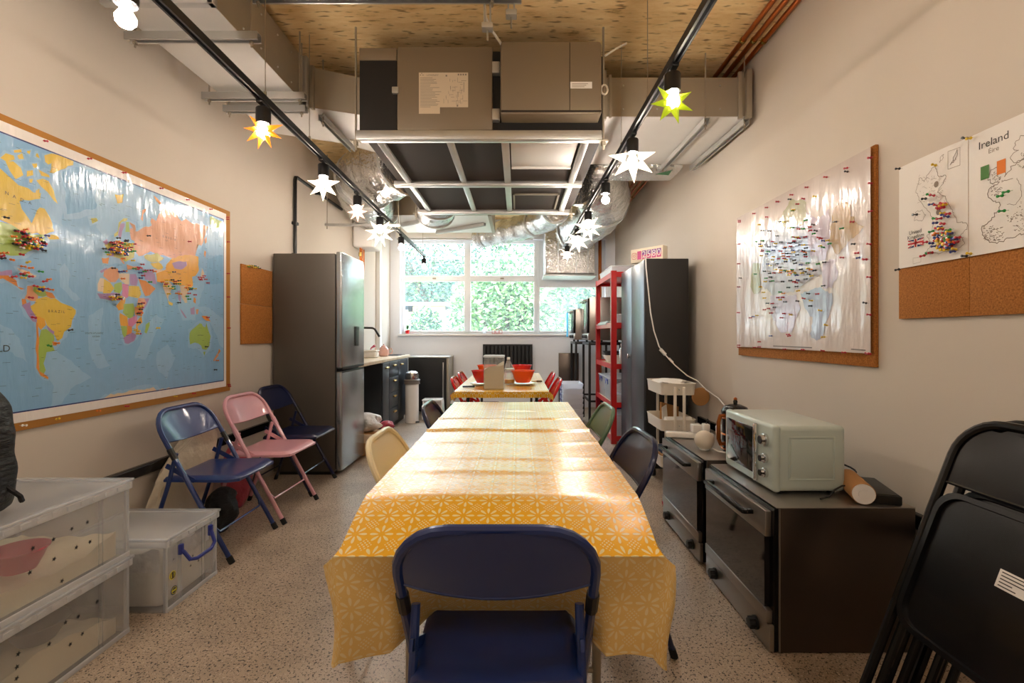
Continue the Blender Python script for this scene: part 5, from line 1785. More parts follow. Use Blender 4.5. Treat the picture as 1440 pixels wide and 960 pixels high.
BX0, BX1, BY0, BY1 = -2.03, -1.565, 1.29, 1.91
lo_ = lidded_box('clear plastic box at the bottom of the stack by the left wall', BX0, BX1, BY0, BY1, .0, .307)
up_ = lidded_box('clear plastic box with star stickers, topmost of the stack by the left wall', BX0, BX1, BY0, BY1, .309, .31)


def star_pts(c, r, rot):
    return [Vector((c[0], c[1] + (r if i % 2 == 0 else r * .42) * math.sin(rot + i * PI / 5), c[2] + (r if i % 2 == 0 else r * .42) * math.cos(rot + i * PI / 5))) for i in range(10)]


def zS(x, y): return x / 2.825, 620 + y / 2.825
xf = BX1 - .021


def onface(p, x):
    Y = x * F / (p[0] - CX)
    return Vector((x, Y, CH - (p[1] - CY) * Y / F))


for own, lst in ((up_, [(347, 322), (285, 348), (212, 390), (357, 400), (303, 422), (130, 425), (215, 468), (118, 522), (246, 555)]),
                 (lo_, [(386, 637), (311, 696), (260, 720), (327, 765), (195, 806), (279, 807), (72, 845), (67, 897), (66, 942)])):
    for i, p in enumerate(lst):
        q = onface(zS(*p), xf)
        part('star_sticker', MB().prism(star_pts(q, .0085, i * .7), (.0008, 0, 0)), M['sticker_black'], own, 'small black star sticker', smooth=False)


def heap(label, x0, x1, y0, y1, z0, fn, mt, seed):
    rn = random.Random(seed)
    mb = MB().grid(lambda u, v: (x0 + u * (x1 - x0), y0 + v * (y1 - y0), z0 + max(.004, fn(u, v) + .004 * math.sin(u * 23 + v * 9) + .004 * math.sin(v * 31))), 26, 26)
    # skirt
    nu = 26
    edge = [(i / nu, 0) for i in range(nu + 1)] + [(1, j / nu) for j in range(1, nu + 1)] + [(1 - i / nu, 1) for i in range(1, nu + 1)] + [(0, 1 - j / nu) for j in range(1, nu)]
    e3 = [(x0 + u * (x1 - x0), y0 + v * (y1 - y0), z0 + max(.004, fn(u, v) + .004 * math.sin(u * 23 + v * 9) + .004 * math.sin(v * 31))) for u, v in edge]
    k = len(e3)
    mb.add(e3 + [(x, y, z0) for x, y, z in e3], [(i, (i + 1) % k, k + (i + 1) % k, k + i) for i in range(k)])
    mb.poly([(x, y, z0) for x, y, z in e3])
    return solo('flour_heap', mb, mt, label, 'flour', kind='stuff', ang=70)


heap('pale flour heaped inside the upper clear plastic box', BX0 + .045, BX1 - .045, BY0 + .03, BY1 - .03, .318, lambda u, v: .055 + .05 * v + .03 * math.sin(v * 4 + u * 2), M['flour'], 1)
heap('pale flour lying low inside the bottom clear plastic box', BX0 + .045, BX1 - .045, BY0 + .03, BY1 - .03, .009, lambda u, v: .05 + .05 * math.sin(v * 3.3) + .02 * u, M['flour'], 2)


def bowl(name, label, c, r0, r1, h, mt, group=None, t=.004, lip=.004):
    prof = [(r0 * .6, 0), (r0, .003), (r0 + (r1 - r0) * .55, h * .5), (r1, h), (r1 + lip, h), (r1 + lip, h - .004), (r1 - t, h - .003), (r0 + (r1 - r0) * .5 - t, h * .5), (r0 - t, .008), (.0001, .007)]
    return solo(name, MB().lathe(prof, c, 28, cap1=False), mt, label, 'bowl', group, origin=c)


bowl('mixing_bowl', 'pink bowl on the flour in the upper plastic box', (-1.665, 1.565, .415), .045, .075, .075, M['bowl_pink'])
bowl('mixing_bowl', 'grey bowl on the flour in the bottom plastic box', (-1.70, 1.66, .12), .05, .085, .07, M['bowl_grey'])
# black bag on the boxes
bg = thing('backpack', 'black nylon bag standing on the stacked boxes at the left edge', 'bag', (-1.735, 1.49, .622))
mb = MB()


def bagf(u, v):
    a = 2 * PI * u
    zz = .005 + .45 * v
    k = (1 - max(0, (v - .45) / .55) ** 2.2) ** .5 if v < 1 else .05
    k *= 1 - .10 * (1 - min(1, v / .15))
    k = max(k, .05)
    wv = 1 + .03 * math.sin(7 * a + 9 * v) + .02 * math.sin(zz * 60)
    return (-1.775 + .105 * k * math.cos(a) * wv, 1.49 + .14 * k * math.sin(a) * wv, .622 + zz)


mb.grid(bagf, 36, 26)
mb.poly([bagf(i / 36, 0) for i in range(36)]).poly([bagf(i / 36, 1) for i in range(36)])
part('body', mb, M['leather'], bg, ang=60)
part('strap', MB().tube([(-1.69, 1.55, .70), (-1.67, 1.575, .66), (-1.685, 1.595, .637)], .008, 6), M['leather'], bg)

# white lidded box on the floor
sbx = lidded_box('low clear flour box with a blue handle on the floor before the navy chair', -1.965, -1.508, 2.015, 2.375, 0, .322, rib=.10)
fb = MB().box(-1.945, -1.55, 2.04, 2.35, .008, .255, .03, 3)
ob = solo('flour_sack', fb, mat('white_flour_bag', '#efeae0', .8, bump=(16, .5, .02)), 'white bag of flour filling the low clear box', 'flour bag')
lin = MB()
rn = random.Random(4)
n = 22
top = [(2.045 + i * .30 / n, .262 + rn.uniform(-.012, .012)) for i in range(n + 1)]
for (xq_, sg) in ((-1.543, 1),):
    for (a, za), (b, zb2) in zip(top, top[1:]):
        lin.add([(xq_, a, .18), (xq_, b, .18), (xq_ + .004, b, zb2), (xq_ + .004, a, za)], [(0, 1, 2, 3)])
        lin.add([(xq_ - .002, a, .18), (xq_ - .002, b, .18), (xq_ + .002, b, zb2), (xq_ + .002, a, za)], [(0, 1, 2, 3)])
lin.grid(lambda u, v: (-1.94 + u * .39, 2.36 - .004 * math.sin(u * 40), .17 + v * (.09 + .01 * math.sin(u * 17))), 20, 2)
lin.grid(lambda u, v: (-1.94 + u * .39, 2.034 - .004 * math.sin(u * 40), .17 + v * (.09 + .012 * math.sin(u * 15))), 20, 2)
part('torn_edge', lin, M['bag_white'], ob, ang=60)
hx = -1.503
hd = MB().tube([(hx, 2.09, .243), (hx + .012, 2.095, .235), (hx + .034, 2.105, .195), (hx + .04, 2.14, .183), (hx + .04, 2.24, .183), (hx + .034, 2.275, .20), (hx + .012, 2.285, .245), (hx, 2.29, .25)], .0085, 8)
hd.box(hx - .004, hx + .012, 2.08, 2.10, .225, .27, .003).box(hx - .004, hx + .012, 2.28, 2.30, .225, .275, .003)
part('handle', hd, M['blue_handle'], sbx, 'dark blue handle')


def disc(mb, c, r, n=18, t=.001):
    mb.prism([(c[0], c[1] + r * math.cos(2 * PI * i / n), c[2] + r * math.sin(2 * PI * i / n)) for i in range(n)], (t, 0, 0))


fx_ = -1.5155
q1, q2 = onface((242.5, 808.5), fx_), onface((244.5, 829.5), fx_)
s1 = MB()
disc(s1, q1, .019)
st1 = part('sticker', s1, M['yellow'], sbx, 'round yellow sticker', smooth=False)
s2 = MB()
for r_ in (.014,):
    s2.tube([(fx_ + .0015, q1.y + r_ * math.cos(t * PI / 8), q1.z + r_ * math.sin(t * PI / 8)) for t in range(16)], .0012, 4, closed=True)
s2.box(fx_ + .001, fx_ + .002, q1.y - .004, q1.y + .004, q1.z - .0139, q1.z + .0139)
part('print', s2, M['ink'], st1, smooth=False)
s3 = MB()
disc(s3, q2, .019)
st2 = part('sticker', s3, M['navy_print'], sbx, 'round navy sticker', smooth=False)
s4 = MB().box(fx_ + .001, fx_ + .002, q2.y - .014, q2.y + .014, q2.z - .003, q2.z + .003)
s4.tube([(fx_ + .0015, q2.y + .014 * math.cos(t * PI / 8), q2.z + .014 * math.sin(t * PI / 8)) for t in range(16)], .0012, 4, closed=True)
part('print', s4, M['yellow'], st2, smooth=False)
for p in ((271, 781), (279, 788), (268, 795), (244, 786)):
    q = onface(p, fx_ - .013)
    part('star_sticker', MB().prism(star_pts(q, .006, 0.3), (.0008, 0, 0)), M['sticker_black'], sbx, 'small black star sticker', smooth=False)

# canvas sack and bags behind the chairs
sk = thing('canvas_sack', 'cream canvas sack slumped behind the bright navy chair', 'sack', (-1.98, 2.86, 0))
mb = MB()


def sackf(u, v):
    a = 2 * PI * u
    w_ = 1 + .09 * math.sin(3 * a + 5 * v) + .05 * math.sin(7 * a - 8 * v)
    k = .95 + .1 * math.sin(v * 3) - .45 * max(0, v - .75) / .25
    return (max(-2.083, -2.055 + .045 * k * math.cos(a) * w_), 2.86 + (.29 - .05 * v) * k * math.sin(a) * w_ + .08 * v, .004 + .60 * v + .10 * math.sin(a) * v)


mb.grid(sackf, 36, 22)
mb.poly([sackf(i / 36, 0) for i in range(36)]).poly([sackf(i / 36, 1) for i in range(36)])
part('body', mb, M['fabric_cream'], sk, ang=70)
part('seam', MB().tube([Vector(sackf(i / 36, .93)) for i in range(37)], .007, 5), M['fabric_cream'], sk)


def blob_bag(name, label, c, r, seed, mt, cat='bag', amp=.18):
    rn = random.Random(seed)
    ph = [rn.uniform(0, 6.28) for _ in range(6)]
    mb = MB()

    def f(u, v):
        a, b = 2 * PI * u, PI * v
        w_ = 1 + amp * (math.sin(3 * a + ph[0] + 4 * b) * .5 + math.sin(5 * a + ph[1] - 3 * b) * .35 + math.sin(9 * a + 7 * b + ph[2]) * .25) * math.sin(b)
        z = -math.cos(b)
        return (c[0] + r[0] * math.sin(b) * math.cos(a) * w_, c[1] + r[1] * math.sin(b) * math.sin(a) * w_, c[2] + max(z, -.92) * r[2] + .92 * r[2])
    mb.grid(f, 30, 20)
    return solo(name, mb, mt, label, cat, ang=80)


blob_bag('carrier_bag', 'black bag on the floor beneath the bright navy chair', (-1.82, 2.88, 0), (.07, .12, .14), 3, M['leather'], amp=.28)
blob_bag('carrier_bag', 'pink and red bag on the floor behind the pink chair', (-1.96, 3.27, 0), (.09, .09, .24), 8, M['bag_pink'])

# ------------------------------------------------------------------ fridge
fr = thing('fridge_freezer', 'tall fridge freezer with charcoal side and silver doors against the left wall', 'fridge', (-1.8, 4.31, 0))
part('body', MB().box(-2.095, -1.565, 4.02, 4.60, .03, 1.90, .006), M['fridge_side'], fr)
part('plinth', MB().box(-2.05, -1.59, 4.04, 4.58, 0, .03), M['black_plastic'], fr)
part('door_gasket', MB().box(-1.565, -1.556, 4.03, 4.59, .05, 1.89), M['black_plastic'], fr)
for (za, zb2, nm) in ((.035, .885, 'freezer_door'), (.915, 1.915, 'fridge_door')):
    dd = part(nm, MB().box(-1.556, -1.505, 4.018, 4.602, za, zb2, .010, 3), M['fridge_door'], fr)
    part('handle_recess', MB().box(-1.54, -1.503, 4.03, 4.59, zb2 - .012 if za < .5 else za - .012, zb2 + .004 if za < .5 else za + .012, .003), M['black_plastic'], dd)
    if za > .5:
        part('water_dispenser', MB().box(-1.5045, -1.498, 4.33, 4.43, 1.10, 1.28, .004).box(-1.50, -1.494, 4.335, 4.425, 1.25, 1.28, .003), M['black_plastic'], dd, 'black water dispenser recess')

# ------------------------------------------------------------------ kitchen run
KX = -1.585
kt = thing('worktop', 'pale wood worktop running from the fridge to the window wall', 'worktop', (-1.85, 5.8, .86))
part('slab', MB().box(-2.115, -1.60, 4.64, 6.98, .872, .91, .004), M['wood_top'], kt)
ka = thing('kitchen_cabinet', 'narrow charcoal pull out cabinet with one brass handle, nearest the fridge', 'kitchen cabinet', (-1.85, 5.66, 0), 'charcoal kitchen cabinets')
kb = thing('kitchen_cabinet', 'charcoal cabinet of four drawers with brass cup handles', 'kitchen cabinet', (-1.85, 6.0, 0), 'charcoal kitchen cabinets')
kc = thing('kitchen_cabinet', 'charcoal cabinet with a single door beside the pedal bin', 'kitchen cabinet', (-1.85, 6.6, 0), 'charcoal kitchen cabinets')


def cup(y, z, par):
    mb = MB().grid(lambda u, v: (KX + .002 + .024 * math.sin(PI / 2 * v), y + (.05 * (u * 2 - 1)) * (1 - .15 * v), z + .018 * math.cos(PI / 2 * v)), 8, 5)
    mb.grid(lambda u, v: (KX + .0005 + .022 * math.sin(PI / 2 * v), y + (.048 * (u * 2 - 1)) * (1 - .15 * v), z - .002 + .018 * math.cos(PI / 2 * v)), 8, 5)
    mb.box(KX, KX + .024, y - .051, y - .047, z - .004, z + .012, .001).box(KX, KX + .024, y + .047, y + .051, z - .004, z + .012, .001)
    part('handle', mb, M['brass'], par, 'brass cup handle')


for o, ya, yb2 in ((ka, 5.52, 5.79), (kb, 5.795, 6.235), (kc, 6.24, 6.78)):
    part('carcass', MB().box(-2.115, KX - .022, ya, yb2, .08, .872), M['kitchen'], o)
    part('plinth', MB().box(-2.05, KX - .06, ya, yb2, 0, .08), M['black_plastic'], o)
dd = part('door', MB().box(KX - .02, KX, 5.523, 5.787, .085, .866, .003), M['kitchen'], ka)
cup(5.665, .80, dd)
for i in range(4):
    z0 = .085 + i * .196
    dd = part('drawer', MB().box(KX - .02, KX, 5.80, 6.23, z0, z0 + .192, .003), M['kitchen'], kb)
    cup(6.02, z0 + .135, dd)
dd = part('door', MB().box(KX - .02, KX, 6.245, 6.775, .085, .866, .003), M['kitchen'], kc)
cup(6.38, .80, dd)
# sink, tap, things on the worktop
sk = thing('sink', 'black sink let into the far end of the worktop', 'sink', (-1.85, 6.7, .91))
part('rim', MB().box(-2.02, -1.98, 6.52, 6.92, .9105, .918, .003).box(-1.70, -1.66, 6.52, 6.92, .9105, .918, .003).box(-1.98, -1.70, 6.52, 6.56, .9105, .918, .003).box(-1.98, -1.70, 6.88, 6.92, .9105, .918, .003), M['black_gloss'], sk)
part('basin', MB().box(-1.98, -1.70, 6.56, 6.88, .9105, .912), M['black_board'], sk)
tp = thing('kitchen_tap', 'black angular kitchen tap beyond the fridge', 'tap', (-1.93, 5.62, .911))
part('spout', MB().tube([(-1.93, 5.62, .93), (-1.93, 5.62, 1.24), (-1.915, 5.62, 1.275), (-1.88, 5.62, 1.288), (-1.74, 5.62, 1.285), (-1.71, 5.62, 1.27), (-1.655, 5.62, 1.18)], .013, 9), M['black_metal'], tp)
part('base', MB().lathe([(.03, 0), (.03, .008), (.018, .02), (.018, .06), (.013, .07)], (-1.93, 5.62, .911), 14), M['black_metal'], tp)
part('lever', MB().tube([(-1.93, 5.605, .97), (-1.93, 5.55, .985), (-1.92, 5.50, 1.0)], .008, 7), M['black_metal'], tp)
bd = thing('butter_dish', 'white lidded dish on the worktop next to the fridge', 'dish', (-1.885, 6.0, .911))
part('base', MB().box(-1.985, -1.79, 5.93, 6.07, .911, .99, .02, 3), M['ceramic'], bd)
part('lid', MB().box(-1.99, -1.785, 5.925, 6.075, .99, 1.012, .008, 2), M['ceramic'], bd)
br = thing('dish_brush', 'small pink and red dish brush behind the white dish', 'brush', (-1.98, 6.2, .911))
part('pot', MB().lathe([(.03, 0), (.035, .09), (.03, .09), (.026, .01)], (-1.98, 6.25, .911), 12), M['black_plastic'], br)
part('head', MB().tube([(-1.98, 6.25, .95), (-1.95, 6.25, 1.03), (-1.90, 6.25, 1.06)], [.008, .008, .02], 8), M['bag_pink'], br)
tpot = thing('teapot', 'pale pink teapot on the worktop by the sink', 'teapot', (-1.82, 6.38, .911))
part('body', MB().lathe([(.045, 0), (.062, .012), (.072, .05), (.066, .095), (.04, .128), (.032, .13)], (-1.82, 6.38, .911), 22), M['pink_ceramic'], tpot)
part('lid', MB().lathe([(.036, .128), (.03, .142), (.01, .15), (.008, .158), (.012, .166), (.0001, .172)], (-1.82, 6.38, .911), 16, cap1=False), M['pink_ceramic'], tpot)
part('spout', MB().tube([(-1.885, 6.38, .945), (-1.92, 6.38, .97), (-1.935, 6.38, 1.02)], [.018, .013, .009], 9), M['pink_ceramic'], tpot)
part('handle', MB().tube([(-1.755, 6.38, 1.0), (-1.72, 6.38, 1.02), (-1.70, 6.38, .99), (-1.715, 6.38, .95), (-1.755, 6.38, .94)], .007, 8), M['pink_ceramic'], tpot)
# space under the worktop
cb = thing('cardboard_box', 'brown cardboard box on the floor between fridge and kitchen cabinets', 'box', (-1.55, 4.8, 0))
part('box', MB().box(-1.72, -1.42, 4.66, 4.93, 0, .21, .003), M['card'], cb)
part('flap', MB().box(-1.72, -1.42, 4.64, 4.662, .13, .215).box(-1.425, -1.415, 4.66, 4.93, .12, .215), mat('pale_card', '#cbb498', .85), cb)
blob_bag('carrier_bag', 'crumpled white plastic bag on top of the cardboard box', (-1.56, 4.82, .213), (.15, .13, .10), 5, M['bag_white'], amp=.34)
blob_bag('crisp_packet', 'pink and white shiny packet beside the white bag', (-1.36, 4.88, .216), (.075, .06, .05), 9, M['bag_pink'], 'packet', .3)
blob_bag('carrier_bag', 'white plastic bag bundled under the worktop, behind the crumpled one', (-1.80, 5.15, .0), (.14, .16, .20), 15, M['bag_white'], amp=.3)
# pedal bin
pb_ = thing('pedal_bin', 'slim white pedal bin with chrome lid beside the kitchen cabinets', 'bin', (-1.45, 6.46, 0))
part('body', MB().lathe([(.088, 0), (.092, .01), (.092, .56), (.09, .575)], (-1.455, 6.46, 0), 22), M['ceramic'], pb_)
part('lid', MB().lathe([(.094, .60), (.096, .64), (.085, .685), (.05, .705), (.0001, .71)], (-1.455, 6.46, 0), 22, cap1=False), M['chrome'], pb_)
part('bag_edge', MB().lathe([(.094, .55), (.11, .53), (.105, .56), (.115, .585), (.098, .60)], (-1.455, 6.46, 0), 18, cap0=False, cap1=False), M['bowl_grey'], pb_)
part('pedal', MB().box(-1.39, -1.34, 6.38, 6.42, .01, .025, .004), M['black_plastic'], pb_)
# undercounter fridge
uf = thing('small_fridge', 'black undercounter fridge with silver top under the window', 'fridge', (-1.38, 7.5, 0))
part('body', MB().box(-1.69, -1.10, 7.27, 7.77, .02, .845, .006), M['rad'], uf)
part('top', MB().box(-1.70, -1.06, 7.22, 7.78, .847, .872, .004), M['galv'], uf)
part('side_strip', MB().box(-1.10, -1.065, 7.24, 7.77, .02, .845, .004), M['galv_dull'], uf)
dd = part('door', MB().box(-1.685, -1.105, 7.22, 7.266, .06, .84, .008), M['rad'], uf)
part('handle', MB().box(-1.155, -1.135, 7.195, 7.22, .12, .78, .004), M['steel'], dd)
part('foot', MB().cyl((-1.64, 7.3, 0), (-1.64, 7.3, .03), .02).cyl((-1.14, 7.3, 0), (-1.14, 7.3, .03), .02), M['black_plastic'], uf)
st = thing('step_stool', 'low white plastic step stool on the floor by the black fridge', 'stool', (-1.22, 6.75, 0))
part('top', MB().box(-1.36, -1.08, 6.66, 6.86, .26, .285, .008), M['ceramic'], st)
for sx_ in (0, 1):
    part('side', MB().prism([(-1.35 if not sx_ else -1.09, 6.67, .26), (-1.35 if not sx_ else -1.09, 6.85, .26), (-1.36 if not sx_ else -1.08, 6.87, 0), (-1.36 if not sx_ else -1.08, 6.65, 0)], (.014, 0, 0)), M['ceramic'], st)
part('back_panel', MB().box(-1.33, -1.10, 6.845, 6.855, .05, .26), M['ceramic'], st)
sp_ = thing('spray_bottle', 'small green and white bottle on the floor right of the black fridge', 'bottle', (-1.0, 7.2, 0))
part('bottle', MB().lathe([(.03, 0), (.034, .01), (.034, .17), (.014, .22), (.012, .24)], (-1.0, 7.2, 0), 14), mat('white_bottle', '#dfe3e2', .4), sp_)
part('label_band', MB().lathe([(.0345, .05), (.0345, .15)], (-1.0, 7.2, 0), 14, cap0=False, cap1=False), mat('green_label', '#2f9a6a', .5), sp_)
part('trigger', MB().box(-1.035, -.985, 7.185, 7.215, .24, .285, .006), mat('red_trigger', '#c43a3a', .4), sp_)
# radiator
rd = thing('radiator', 'black column radiator on the wall under the window', 'radiator', (-.165, 7.7, .42))
mb = MB()
for i in range(13):
    x = -.545 + i * .0635
    mb.box(x - .026, x + .026, 7.70, 7.745, .45, 1.03, .012)
part('column', mb, M['rad'], rd)
part('header', MB().box(-.57, .24, 7.705, 7.75, 1.015, 1.05, .01).box(-.57, .24, 7.705, 7.75, .43, .465, .01).box(-.575, .245, 7.75, 7.757, .43, 1.05), M['rad'], rd)
part('bracket', MB().box(-.45, -.42, 7.755, 7.80, .9, .93).box(.09, .12, 7.755, 7.80, .9, .93), M['black_metal'], rd)
# window sill bits
po = thing('potted_plant', 'tiny plant in a red pot at the left end of the window sill', 'plant', (-1.83, 7.78, 1.222))
part('pot', MB().lathe([(.03, 0), (.04, .06), (.035, .06), (.03, .05)], (-1.83, 7.79, 1.2225), 14), M['bowl_red'], po)
lf = MB()
rn = random.Random(2)
for i in range(26):
    a, t = rn.uniform(0, 6.28), rn.uniform(.02, .07)
    b = Vector((-1.83, 7.79, 1.28))
    e = b + Vector((math.cos(a) * t * .6, math.sin(a) * t * .6, .04 + t))
    s_ = Vector((-math.sin(a), math.cos(a), 0)) * .008
    lf.add([b, (b + e) / 2 + s_, e, (b + e) / 2 - s_], [(0, 1, 2, 3)])
part('leaves', lf, LEAF[1], po, smooth=False)
for x, l in ((-.40, 'tiny red house shaped candle holder on the sill, left of three'), (-.34, 'tiny red house shaped candle holder on the sill, middle of three'), (-.28, 'tiny red house shaped candle holder on the sill, right of three')):
    hgt = .09 if x == -.34 else .07
    mb = MB()
    for y in (7.76,):
        mb.box(x - .025, x - .019, y - .01, y + .01, 1.2225, 1.2225 + hgt * .7).box(x + .019, x + .025, y - .01, y + .01, 1.2225, 1.2225 + hgt * .7)
        mb.tube([(x - .025, y, 1.2225 + hgt * .65), (x, y, 1.2225 + hgt), (x + .025, y, 1.2225 + hgt * .65)], .005, 6).box(x - .025, x + .025, y - .012, y + .012, 1.2225, 1.228)
    solo('candle_house', mb, M['red'], l, 'ornament', 'red ornaments on the sill')
solo('glass_jar', MB().lathe([(.03, 0), (.034, .05), (.025, .07), (.02, .075), (.018, .06), (.026, .01)], (-.55, 7.77, 1.2225), 14), M['glass_clear'], 'tiny glass jar on the sill left of the red ornaments', 'jar')
# ================================================================== FAR TABLE SETTING
TT = .7485
TB = 'coloured mixing bowls on the far table'


def setting(c, plate, bowlm, blabel, plabel):
    solo('plate', MB().lathe([(.05, 0), (.09, .004), (.118, .014), (.12, .017), (.115, .0165), (.088, .008), (.0001, .006)], (c[0], c[1], TT), 28, cap1=False), M['ceramic'], plabel, 'plate', 'plates under the mixing bowls', origin=(c[0], c[1], TT))
    bowl('mixing_bowl', blabel, (c[0], c[1], TT + .018), .062, .107, .112, bowlm, TB, t=.005, lip=.005)


setting((.048, 4.28), 0, M['bowl_orange'], 'orange mixing bowl on the far table, front right', 'white plate under the front right orange bowl')
setting((.045, 5.06), 0, M['bowl_red'], 'red mixing bowl on the far table, back right', 'white plate under the back right red bowl')
setting((-.315, 4.28), 0, M['bowl_red'], 'red mixing bowl on the far table, front left behind the flour tub', 'white plate under the front left red bowl')
setting((-.33, 5.06), 0, M['bowl_orange'], 'orange mixing bowl on the far table, back left', 'white plate under the back left orange bowl')
ft = thing('flour_canister', 'tall clear canister of flour at the near end of the far table', 'canister', (-.2, 3.99, TT))
mb = MB()
x0, x1, y0, y1, z0, z1 = -.284, -.113, 3.90, 4.06, TT, TT + .275
for (a, b, c_, d_) in ((x0, x1, y0, y0 + .003), (x0, x1, y1 - .003, y1), (x0, x0 + .003, y0, y1), (x1 - .003, x1, y0, y1)):
    mb.box(a, b, c_, d_, z0, z1)
part('jar', mb, M['glass_clear'], ft, smooth=False)
fm_ = MB().grid(lambda u, v: (x0 + .005 + u * (x1 - x0 - .01), y0 + .005 + v * (y1 - y0 - .01), z0 + .16 + .055 * u + .012 * math.sin(5 * u + 3 * v)), 12, 8)
ed = [(u / 12, 0) for u in range(13)] + [(1, v / 8) for v in range(1, 9)] + [(1 - u / 12, 1) for u in range(1, 13)] + [(0, 1 - v / 8) for v in range(1, 8)]
e3 = [(x0 + .005 + u * (x1 - x0 - .01), y0 + .005 + v * (y1 - y0 - .01), z0 + .16 + .055 * u + .012 * math.sin(5 * u + 3 * v)) for u, v in ed]
k = len(e3)
fm_.add(e3 + [(x, y, z0 + .005) for x, y, z in e3], [(i, (i + 1) % k, k + (i + 1) % k, k + i) for i in range(k)]).poly([(x, y, z0 + .005) for x, y, z in e3])
part('flour', fm_, mat('canister_flour', '#e2d0ad', .95), ft, ang=60)
part('lid', MB().box(x0 - .003, x1 + .003, y0 - .003, y1 + .003, z1 - .01, z1 + .006, .004), M['tub_rim'], ft)
tx = MB()
for i in range(14):
    tx.box(-.225 + (i % 7) * .008, -.220 + (i % 7) * .008, y0 - .0012, y0 - .0006, z1 - .045 + (i // 7) * .012, z1 - .038 + (i // 7) * .012)
part('print', tx, M['ink'], ft, smooth=False)
jg = thing('glass_jug', 'glass jug of yellow mixture with pale lid beside the flour canister', 'jug', (-.075, 4.32, TT))
part('body', MB().lathe([(.045, 0), (.05, .006), (.05, .11), (.043, .13), (.04, .13), (.046, .105), (.046, .008), (.0001, .006)], (-.075, 4.32, TT), 20, cap1=False), M['glass_clear'], jg)
part('contents', MB().lathe([(.044, .009), (.044, .045), (.0001, .047)], (-.075, 4.32, TT), 18, cap1=False), M['yellow_batter'], jg)
part('lid', MB().lathe([(.046, .131), (.047, .145), (.0001, .147)], (-.075, 4.32, TT), 18, cap1=False), M['ceramic'], jg)
bt = thing('plastic_bottle', 'clear plastic bottle with white cap behind the flour canister', 'bottle', (-.09, 4.6, TT))
part('body', MB().lathe([(.033, 0), (.036, .01), (.036, .15), (.016, .20), (.014, .21)], (-.09, 4.62, TT), 16), M['tub'], bt)
part('cap', MB().lathe([(.017, .211), (.017, .235), (.0001, .236)], (-.09, 4.62, TT), 14, cap1=False), M['ceramic'], bt)
kn = thing('table_knife', 'black handled knife at the near left corner of the far table', 'knife', (-.41, 4.05, TT))
part('handle', MB().box(-.475, -.37, 4.03, 4.052, TT + .001, TT + .016, .005), M['black_plastic'], kn)
part('blade', MB().prism([(-.37, 4.032, TT + .006), (-.26, 4.034, TT + .006), (-.245, 4.043, TT + .006), (-.27, 4.05, TT + .006), (-.37, 4.05, TT + .006)], (0, 0, .0015)), M['chrome'], kn)
ws = thing('wooden_spoon', 'wooden handled pastry brush on the right of the far table', 'brush', (.19, 4.5, TT))
part('handle', MB().tube([(.13, 4.48, TT + .008), (.18, 4.50, TT + .010)], .006, 8), M['wood'], ws)
part('head', MB().box(.18, .235, 4.49, 4.515, TT + .001, TT + .018, .005), mat('brush_bristle', '#6b5a3a', .9), ws)

# ================================================================== RIGHT SIDE
# big ovens on the floor


def oven(label, y0, y1, z0, gr):
    x0, x1, z1 = .955, 1.50, .55
    o = thing('convection_oven', label, 'oven', ((x0 + x1) / 2, (y0 + y1) / 2, 0), gr)
    part('body', MB().box(x0 + .03, x1, y0, y1, z0, z1 - .004, .004), M['steel_dark'], o)
    part('top_sheet', MB().box(x0 + .02, x1, y0, y1, z1 - .004, z1, .0015), M['steel'], o)
    part('front_frame', MB().box(x0 + .012, x0 + .03, y0 + .001, y1 - .001, z0 + .004, z1 - .006), M['black_gloss'], o)
    d = part('door', MB().box(x0 - .008, x0 + .012, y0 + .035, y1 - .012, z0 + .155, z1 - .12), M['oven_glass'], o, 'smoked glass door')
    part('door_strip', MB().box(x0 - .012, x0 + .012, y0 + .02, y1 - .008, z1 - .118, z1 - .02, .003), M['steel'], d)
    part('door_strip', MB().box(x0 - .012, x0 + .012, y0 + .012, y1 - .008, z0 + .105, z0 + .153, .003), M['steel'], d)
    h = MB().box(x0 - .058, x0 - .036, y0 + .11, y1 - .10, z1 - .066, z1 - .048, .006)
    for y in (y0 + .12, y1 - .11):
        h.box(x0 - .05, x0 - .01, y - .012, y + .012, z1 - .066, z1 - .048, .004)
    part('handle', h, M['black_gloss'], d)
    part('control_strip', MB().box(x0 - .006, x0 + .02, y0 + .002, y1 - .004, z0 + .002, z0 + .10, .003), M['steel'], o)
    for y in (y0 + .10, y1 - .12):
        k_ = part('knob', MB().lathe([(.026, -.003), (.026, -.010), (.019, -.012), (.018, -.034), (.0001, -.035)], (x0 - .003, y, z0 + .055), 16, axis='x', cap1=False), M['black_plastic'], o)
        gp_ = MB()
        for j in range(6):
            a = j * PI / 3
            gp_.box(x0 - .036, x0 - .014, y + .018 * math.cos(a) - .004, y + .018 * math.cos(a) + .004, z0 + .055 + .018 * math.sin(a) - .004, z0 + .055 + .018 * math.sin(a) + .004, .001)
        part('grip', gp_, M['black_plastic'], k_)
    if z0 > .005:
        for y in (y0 + .04, y1 - .04):
            for x in (x0 + .06, x1 - .06):
                part('foot', MB().cyl((x, y, 0), (x, y, z0), .018, n=10), M['black_plastic'], o)
    part('side_trim', MB().box(x0 + .028, x0 + .034, y0 - .002, y0 + .002, z0, z1), M['steel'], o)
    return o


oven('large stainless oven on the floor carrying the mint microwave', 1.768, 2.37, .003, 'stainless ovens on the floor')
oven('large stainless oven on the floor carrying the round speaker', 2.445, 3.07, .012, 'stainless ovens on the floor')
